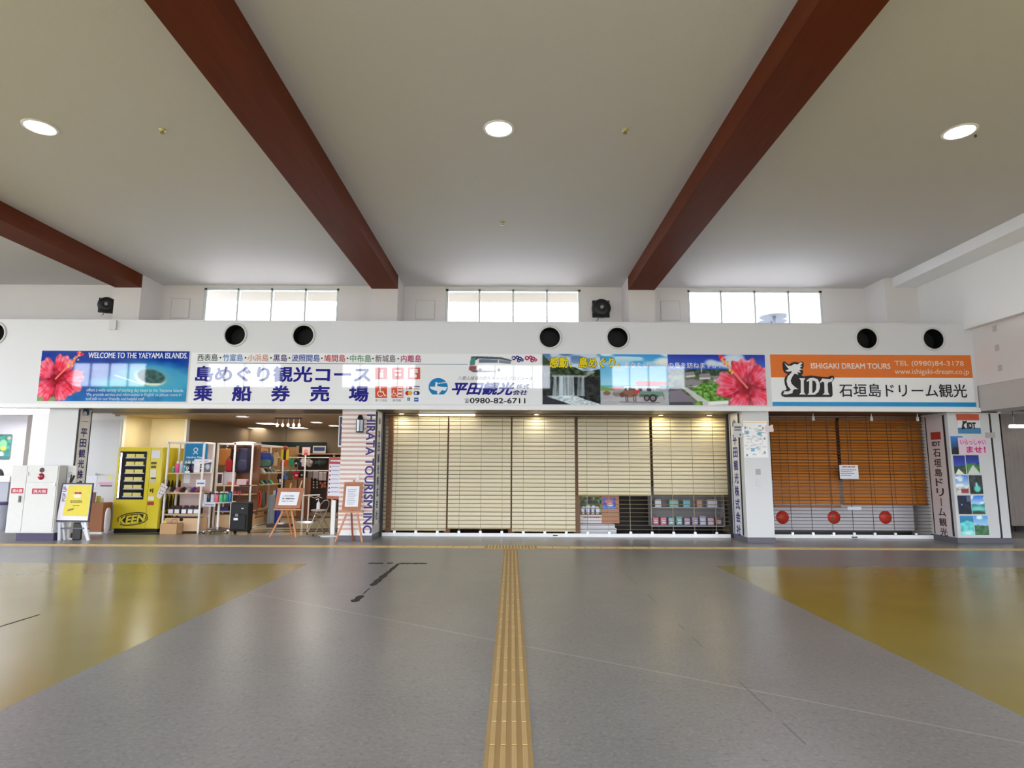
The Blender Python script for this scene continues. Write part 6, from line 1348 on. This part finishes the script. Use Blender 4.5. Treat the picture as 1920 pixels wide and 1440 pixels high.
# --- second rack: bags
Y2 = 14.45
xa, xb, xc_ = at(405, 900, Y2 + .0).x, at(437, 900, Y2).x, at(470.5, 900, Y2).x; rt2 = at(440, 830.5, Y2).z
t = thing('shelf_rack', ((xa + xc_) / 2, Y2 + .22, 0), 'white framed rack of hanging bags behind the tumbler table', 'shelf rack')
rack_frame(t, xa, xc_, Y2, Y2 + .46, rt2, corner=False)
MB().box(xb - .018, xb + .018, Y2 - .018, Y2 + .018, 0, rt2).build('post', RW, t); zz = [at(430, y, Y2).z for y in (909.5, 926, 958)]
for z in zz: MB().box(xa + .02, xc_ - .02, Y2 + .01, Y2 + .44, z - .028, z).build('shelf', SHB, t)
MB().box(xa, xc_, Y2 + .46, Y2 + .48, .3, rt2 - .04).build('back_panel', WALN, t); MB().tube([(xa, Y2 + .2, at(430, 838, Y2).z), (xc_, Y2 + .2, at(430, 838, Y2).z)], .012, 8).build('hanging_rail', DARK, t); MB().box(xa + .03, xc_ - .03, Y2 + .03, Y2 + .42, .04, zz[2] - .09).build('drawer', SHB, t)
def hung_bag(x0, y0, x1, y1, Y, c, s_, nm='shoulder_bag', cat='bag', strap=(30, 26, 26)):
    a, b = at(x0, y0, Y), at(x1, y1, Y); w_, h = b.x - a.x, a.z - b.z; q = Vector(((a.x + b.x) / 2, Y, b.z)); t = thing(nm, q, s_, cat, 'bags and clothes on the second rack')
    MB().box(a.x, b.x, Y, Y + .07, b.z, a.z).build('body', cm(*c, .7), t, bevel=.02); MB().tube([(a.x + .2 * w_, Y + .03, a.z), (q.x, Y + .05, a.z + .09), (b.x - .2 * w_, Y + .03, a.z)], .01, 8).build('strap', cm(*strap, .7), t); return t
hung_bag(407.5, 841, 430, 873, Y2 + .16, (184, 116, 48), 'large tan cloth bag hanging in the second rack'); hung_bag(423, 862, 433.5, 884, Y2 + .04, (170, 20, 34), 'flat red pouch hanging in the second rack')
garment(426, 840, 438, 884, Y2 + .32, (50, 30, 40), 'dark plum garment behind the red pouch', 'bags and clothes on the second rack', .2)
backpack(457.5, 839, 887, 24, Y2 + .2, (40, 36, 66), (46, 44, 70), 'navy backpack hanging in the second rack', None, .15, .22); backpack(448, 845, 887, 11, Y2 + .3, (26, 24, 26), (60, 60, 60), 'slim black backpack left of the navy one', None, .2, .2)
t = thing('framed_print', at(412, 909, Y2 + .08), 'small framed dark photograph on the shelf of the second rack', 'picture'); pbox(MB(), 407, 886, 418, 909, Y2 + .1, .02).build('frame', WHITEM, t); pbox(MB(), 409, 889, 416.5, 906, Y2 + .098, .003).build('print', cm(86, 50, 70), t)
for a, y0_, b, y1_, c, nm, s_, cat in ((419, 885, 441, 909, (226, 216, 220), 'white_box', 'tall pale box beside the small framed photograph', 'box'), (443.5, 898.5, 462, 909, (206, 176, 184), 'folded_cloth', 'folded pink striped cloth on the second rack shelf', 'cloth'), (426, 904, 442, 909.2, (196, 96, 80), 'folded_cloth', 'folded coral cloth in front of the pale box', 'cloth'), (463, 902, 469, 909, (130, 40, 44), 'folded_cloth', 'small dark red folded cloth at the right of its shelf', 'cloth'),
                                   (438, 921, 443.5, 926, (206, 70, 120), 'small_pouch', 'small pink pouch left one of its pair', 'pouch'), (445, 921, 452.5, 926, (206, 60, 110), 'small_pouch', 'small pink pouch right one of its pair', 'pouch'), (407, 951, 428, 957.5, (40, 60, 140), 'folded_cloth', 'folded blue cloth on the low shelf of the second rack', 'cloth')):
    mb = MB(); pbox(mb, a, y0_, b, y1_, Y2 + (.05 if nm != 'white_box' else .2), .14 if nm != 'white_box' else .06, z0=zz[0 if y1_ < 912 else 1 if y1_ < 930 else 2]); tag(mb.build(nm, cm(*c, .7), bevel=.012), s_, cat)
mb = MB(); q = at(440, 829, Y2 + .2); mb.blob((at(460, 829, Y2 + .25).x, Y2 + .23, rt2 + .0), .3, .15, .045, n=18); mb.v = [Vector((v.x, v.y, max(v.z, rt2))) for v in mb.v]; tag(mb.build('cloth_bundle', cm(222, 196, 190, .8)), 'pale cloth bundle lying on top of the second rack', 'cloth')
# --- third rack running back into the shop
X3 = at(474, 900, 14.98).x; Ya, Yb = 14.98, 16.9
t = thing('shelf_rack', (X3 - .2, (Ya + Yb) / 2, 0), 'wood backed rack of packs and shoes running back into the shop', 'shelf rack')
rt3 = at(474, 832, 14.98).z
rack_frame(t, X3 - .36, X3, Ya, Yb, rt3); MB().box(X3 - .45, X3 - .43, Ya, Yb, .3, rt3 - .04).build('back_panel', OAK, t)
zq = [at(474, y, 14.98).z for y in (887, 910, 958)]
for z in zq: MB().box(X3 - .42, X3, Ya, Yb, z - .03, z).build('shelf', SHB, t)
for k, (ya, c) in enumerate(((Ya + .03, OAK), (Ya + .03, SHB))): MB().box(X3 - .4, X3 + .01, ya, ya + .75, (.22 if k == 0 else .03), (zq[2] - .06 if k == 0 else .2)).build('drawer', c, t)
MB().box(X3 - .4, X3 + .01, Ya + .82, Yb - .03, .03, .24).build('drawer', SHB, t)
def on3(px, yy): return at(px, 900, yy).x
backpack(495, 848, 877, 33, 15.5, (36, 60, 150), (84, 120, 110), 'large blue and green daypack on the third rack', None, .5, .26)
backpack(481, 920, 953.5, 18, 15.12, (216, 84, 34), (206, 76, 40), 'bright orange backpack on the low shelf', None, .3, .2); backpack(493, 921, 952, 12, 15.3, (92, 86, 82), (84, 76, 70), 'grey backpack right of the orange one', None, .4, .2)
backpack(471, 919, 946, 8, 14.98, (140, 150, 84), (130, 140, 76), 'narrow pale green pack left of the orange backpack', None, .1, .12)
for px, yy, z, c, so, s_ in ((489, 15.3, zq[0], (220, 216, 210), (216, 214, 206), 'white shoe on the upper shelf of the third rack'), (497, 15.58, zq[0], (60, 70, 66), (216, 220, 214), 'dark shoe with white sole on the upper shelf'), (504, 15.85, zq[0], (90, 110, 100), (206, 214, 206), 'grey green shoe on the upper shelf'), (509.5, 16.1, zq[0], (70, 120, 90), (196, 206, 196), 'green shoe at the far end of the upper shelf'),
                           (480, 15.15, zq[1], (226, 140, 50), (206, 120, 40), 'orange shoe on the lower shelf of the third rack'), (489, 15.35, zq[1], (80, 150, 116), (216, 226, 220), 'green shoe with white sole on the lower shelf'), (497, 15.62, zq[1], (56, 70, 60), (226, 230, 226), 'black and white shoe on the lower shelf'), (506, 15.95, zq[1], (90, 160, 120), (226, 232, 226), 'light green shoe at the far end of the lower shelf')):
    shoe(px, yy, z, .26, -.5, c, so, s_, 'shoes on the third rack')
for px, y0_, x1, y1_, yy, c, s_ in ((517, 918, 521.5, 950, 15.9, (34, 60, 170), 'tall blue box standing left of the landscape easel'), (512, 920, 516, 950, 15.9, (206, 208, 226), 'tall pale box beside the tall blue box'), (503, 928, 510, 953, 15.6, (150, 160, 170), 'tall grey box standing by the end of the third rack')):
    mb = MB(); a, b = at(px, y0_, yy), at(x1, y1_, yy); mb.box(a.x - .0, b.x, yy, yy + .2, 0, a.z); tag(mb.build('tall_box', cm(*c, .5), bevel=.01), s_, 'box')
q = at(535.5, 838, 16.4); q2_ = q.copy(); q2_.z = ZR
t = thing('hanging_pennant', at(534, 862, 16.4), 'yellow and black hanging scarf sign with a red disc on top', 'hanging sign')
for a, b in ((527.5, 531.5), (537, 541)): pbox(MB(), a, 843, b, 862, 16.4, .02).build('yellow_band', cm(232, 206, 40, .7), t)
MB().tube([q, q2_], .006, 6).build('cord', DARK, t)
pbox(MB(), 531.5, 842, 537, 862, 16.42, .02).build('black_band', cm(40, 30, 28, .7), t); q = at(535.5, 840, 16.38); MB().lathe([(.001, .01), (.06, .01), (.06, -.01), (.001, -.01)], q, 20, axis='y').build('red_disc', cm(170, 70, 60), t)
# --- display at the back of the shop
YB2 = 17.95
t = thing('wall_display', at(560, 990, YB2), 'wood backed wall display with hanging rails at the back of the open shop', 'shelf rack')
pbox(MB(), 470, 838, 556, 985, YB2 + .3, .03, z0=.05).build('back_panel', OAK, t); pbox(MB(), 557, 850, 700, 985, YB2 + .3, .03, z0=.05).build('back_panel', mat('dark_back_panel', (54, 40, 34), .6), t)
for y0_, yy in ((857.5, YB2 - .35), (882, YB2 - .35)): a, b = at(506, y0_, yy), at(640, y0_, yy); MB().tube([(a.x, yy, a.z), (b.x, yy, a.z)], .014, 8).build('hanging_rail', RW, t)
a, b = at(556, 850, YB2), at(700, 850, YB2); MB().box(a.x, b.x, YB2 - .1, YB2 + .3, a.z - .03, a.z).build('shelf', OAK, t)
for x in (558, 627): q = at(x, 836, YB2); MB().box(q.x - .03, q.x + .03, YB2, YB2 + .06, 0, q.z if x < 600 else a.z).build('post', SHB, t)
for x in (508, 640): q = at(x, 857, YB2 - .35); MB().box(q.x - .02, q.x + .02, YB2 - .37, YB2 + .3, q.z - .02, q.z + .02).build('bracket', RW, t)
pbox(MB(), 470, 960, 556, 985, YB2 - .1, .38, z0=.02).build('drawer', SHB, t); pbox(MB(), 558, 962, 700, 985, YB2 - .1, .38, z0=.02).build('drawer', mat('grey_wood', (150, 126, 100), .6), t)
mb = MB(); pbox(mb, 490, 829, 612, 849, 18.46, .035); tag(mb.build('dark_sign_board', cm(20, 40, 40, .6)), 'long dark green board high on the back wall of the open shop', 'board')
t = thing('framed_print', at(599, 853, YB2 + .2), 'blue mountain picture standing on the high back shelf', 'picture'); pbox(MB(), 587, 836, 611, 849.8, YB2 + .1, .03).build('frame', WHITEM, t); pbox(MB(), 589, 838.5, 609, 845.5, YB2 + .096, .004).build('print', cm(60, 84, 140), t)
grp = 'shirts on the upper rail'; YG = YB2 - .35
for x0, y0, x1, y1, c, s_, tr_ in ((532, 861, 542, 874, (226, 84, 40), 'orange red shirt on the upper rail', None), (541.5, 860, 553, 875, (36, 150, 100), 'green shirt on the upper rail', None), (552, 860, 558.5, 876, (24, 26, 34), 'black shirt with white tag on the upper rail', (232, 232, 232)), (558, 861, 566, 875, (40, 40, 66), 'navy shirt on the upper rail', None), (564, 859, 574.5, 875, (214, 206, 204), 'white shirt on the upper rail', None), (526, 862, 532, 886, (140, 90, 120), 'mauve shirt at the left end of the upper rail', None), (512, 847, 522, 874, (206, 180, 130), 'cream shirt beside the blue daypack', None)):
    garment(x0, y0, x1, y1, YG, c, s_, grp, .35, tr_)
grp = 'shirts on the lower rail'
for x0, y0, x1, y1, c, s_, tr_ in ((532, 885, 539, 899, (80, 120, 190), 'blue shirt on the lower rail', None), (538, 883, 550, 900, (90, 84, 60), 'olive shirt on the lower rail', None), (549.5, 883, 562, 898, (200, 30, 56), 'crimson shirt with white tag on the lower rail', (232, 226, 222)), (561, 883, 571, 897, (34, 32, 34), 'black shirt with pale print on the lower rail', (206, 206, 190)), (521, 884, 530, 915, (24, 24, 28), 'long black coat at the left end of the lower rail', (232, 232, 232)), (528, 886, 534, 915, (36, 36, 44), 'charcoal coat right of the long black one', None)):
    garment(x0, y0, x1, y1, YG - .03, c, s_, grp, .35, tr_)
grp = 'hats on the back wall'
for px, c, s_, r_ in ((582, (206, 200, 190), 'wide cream sun hat on the back wall', .13), (594, (40, 42, 40), 'black sun hat with pale brim right of the cream one', .1), (602, (70, 84, 74), 'dark green sun hat on the back wall', .1), (609.5, (44, 60, 52), 'dark sun hat at the right end of its row', .1)): hat(px, 867, YB2 + .0, r_, c, s_, grp, (math.radians(78), 0, math.radians(62)), (216, 216, 206) if px == 594 else (60, 56, 54))
grp = 'hanging packets on the back wall'
for x0, y0, x1, y1, c, s_ in ((577, 883, 586, 896, (130, 124, 122), 'grey hanging packet at the left of its row'), (587, 883, 597, 897, (176, 160, 164), 'pale pink grey hanging packet'), (598, 885, 605.5, 901, (190, 176, 172), 'long pale hanging packet'), (606, 885, 612, 901, (170, 150, 150), 'mauve hanging packet at the right of its row')):
    mb = MB(); pbox(mb, x0, y0, x1, y1, YB2 + .1, .03); o = mb.build('hanging_packet', cm(*c, .4), bevel=.008); tag(o, s_, 'packet', grp); pbox(MB(), x0 + .5, y0, x1 - .5, y0 + 1.2, YB2 + .095, .005).build('header_strip', cm(226, 222, 226), o)
grp = 'small white goods in columns'
for i, x in enumerate((588, 594.5)):
    for k, y in enumerate((898, 903.5, 908.5, 914)):
        mb = MB(); q = at(x, y, YB2 + .2); mb.blob(q, .022, .02, .028, n=10, h=6); tag(mb.build('small_charm', cm(216, 206, 196, .5)), 'small white hanging charm, %s in the %s column' % (('topmost', 'second', 'third', 'lowest')[k], ('left', 'right')[i]), 'charm', grp)
for i, (dx, dy) in enumerate(((601, 906), (605, 909), (609, 906), (604, 913), (609, 912))):
    q = at(dx, dy, YB2 + .15); mb = MB(); mb.blob(q, .035, .03, .04, n=12, h=6); tag(mb.build('plush_toy', cm(196, 110, 76, .8)), 'small orange brown plush lump, %s of its cluster' % ('upper left', 'centre', 'upper right', 'lower left', 'lower right')[i], 'toy', 'orange brown plush cluster')
mb = MB(); pbox(mb, 559, 896, 583, 945, 17.2, .03, z0=.05); tag(mb.build('wood_partition', WALN), 'plain dark brown board standing behind the landscape easel', 'partition')
t = thing('pole_sign', at(573, 972, 17.0), 'pink and white sign on a white pole in the shop', 'sign stand')
pbox(MB(), 567, 838.5, 581.5, 853.5, 17.0, .02).build('card', cm(216, 180, 176, .5), t); q = at(574, 846, 16.995); MB().blob((q.x, 16.998, q.z), .06, .006, .06, n=14, h=6).build('print', cm(196, 140, 140), t); pbox(MB(), 570, 849.5, 577, 853, 16.996, .004).build('red_patch', cm(196, 50, 40), t)
q = at(573, 853, 17.02); MB().tube([(q.x, 17.02, .03), (q.x, 17.02, q.z)], .022, 10).build('pole', WHITEM, t); MB().lathe([(.001, .03), (.16, .025), (.18, 0)], (q.x, 17.02, 0), 24).build('base', STEEL, t)
t = thing('garment_rail', at(582, 968, 16.5), 'white bent tube garment rail beside the folding chair', 'rail')
for x in (568, 577): q = at(x, 929, 16.5); MB().tube([(q.x, 16.5 if x == 568 else 16.6, .02), (q.x, 16.5 if x == 568 else 16.6, q.z)], .02, 10).build('post', WHITEM, t)
a, b = at(567.5, 929, 16.5), at(600, 928, 16.5); MB().tube([a, b], .016, 8).build('top_bar', WHITEM, t); MB().box(a.x - .25, a.x + .35, 16.4, 16.75, 0, .025).build('base_plate', STEEL, t)
for k, x in enumerate((583, 597)):
    q = at(x, 931, 16.5); t2 = thing('empty_hanger', q, ('left' if k == 0 else 'right') + ' empty pale hanger on the white garment rail', 'hanger', 'hangers on the garment rail'); MB().tube([(q.x - .1, 16.5, q.z - .04), (q.x, 16.5, q.z), (q.x + .1, 16.5, q.z - .04)], .01, 6).build('bar', cm(216, 196, 186), t2); MB().tube([(q.x, 16.5, q.z), (q.x, 16.5, a.z)], .006, 6).build('hook', STEEL, t2)
t = thing('low_display_step', atz(521, 987, 0), 'low dark display step on the shop floor behind the landscape easel', 'display step'); q = atz(521, 989, 0)
MB().box(q.x - .28, q.x + .28, q.y, q.y + .3, 0, .07).build('step', cm(60, 44, 36, .5), t); MB().box(q.x - .08, q.x + .1, q.y + .05, q.y + .2, .07, .1).build('card', WHITEP, t)

# ================================================================ RIGHT PASSAGE
t = thing('corrugated_partition', (11.4, 15.4, 0), 'tall grey corrugated folding partition at the right edge', 'partition')
mb = MB(); z0_ = atz(1900, 986, 0).y; yy = 14.9; zb = at(1900, 986, yy).z; xs0 = at(1884, 880, yy).x; P = []
for k in range(60): P.append((xs0 + k * .055, yy + (.03 if k % 2 else -.03)))
for k in range(59):
    (xa, ya), (xb, yb) = P[k], P[k + 1]; mb.add([(xa, ya, zb), (xb, yb, zb), (xb, yb, 2.85), (xa, ya, 2.85), (xa, ya + .02, zb), (xb, yb + .02, zb), (xb, yb + .02, 2.85), (xa, ya + .02, 2.85)], [(0, 1, 2, 3), (7, 6, 5, 4), (0, 4, 5, 1), (3, 2, 6, 7)])
mb.build('folded_sheet', mat('corrugated_grey', (150, 140, 134), .45, .2), t); MB().box(xs0, P[-1][0], yy - .05, yy + .05, 2.84, 2.9).build('head_track', ALU, t)
mb = MB()
for k in range(4): mb.box(xs0 + .1 + k, xs0 + .16 + k, yy - .02, yy + .02, 0, zb)
mb.build('support_foot', DARK, t)
t = thing('tube_lamp', at(1915, 800, 13.9), 'short lit tube lamp over the right passage', 'ceiling light')
a, b = at(1893, 800, 13.9), at(1955, 800, 13.9); MB().tube([a, b], .03, 12).build('tube', mat('passage_tube', (240, 240, 246), .4, emit=8), t); lamp('passage_fill', (11.6, 13.6, 2.7), 14, (1, .97, .93), .5); MB().box(a.x, b.x, 13.88, 13.92, a.z + .028, a.z + .05).build('housing', TRIMW, t)  # area light added to brighten the partition, no fitting of its own
for x in (a.x + .1, b.x - .1): MB().tube([(x, 13.9, a.z + .05), (x, 13.9, 2.9)], .008, 6).build('stem', DARK, t)
for k, (x, y, s_) in enumerate(((1865, 616, 'upper'), (1869.5, 652, 'middle'), (1875, 690, 'lower'))):
    q = atx(x, y, 9.578); mb = MB(); mb.box(9.574, 9.58, q.y - .05, q.y + .05, q.z - .06, q.z + .06); tag(mb.build('tape_trace', cm(196, 188, 182)), s_ + ' faint tape trace on the right bulkhead wall', 'tape mark', 'tape traces on the bulkhead')

# ================================================================ OUTSIDE, THROUGH THE RIGHT CLERESTORY WINDOW
CAN = mat('canopy_slate', (62, 68, 78), .7)
for k, (x0, x1, y, h, s_) in enumerate(((1425, 1478, 594, .10, 'upper flat round canopy outside the right clerestory window'), (1422, 1474, 604, .2, 'lower domed canopy outside the right clerestory window'))):
    Y = 21 + 3 * k; a, b = at(x0, y, Y), at(x1, y, Y); c = (a + b) / 2; r = (b.x - a.x) / 2
    t = thing('round_canopy', (c.x, Y, 0), s_, 'canopy', 'canopies outside the right window')
    MB().lathe([(r, 0), (r * .93, h * .45), (r * .7, h * .8), (r * .3, h), (.001, h * 1.05)], c, 28, cap=True).build('roof', CAN, t)
    MB().tube([(c.x, Y, 0), (c.x, Y, c.z + h * .5)], .06, 10).build('post', CAN, t)
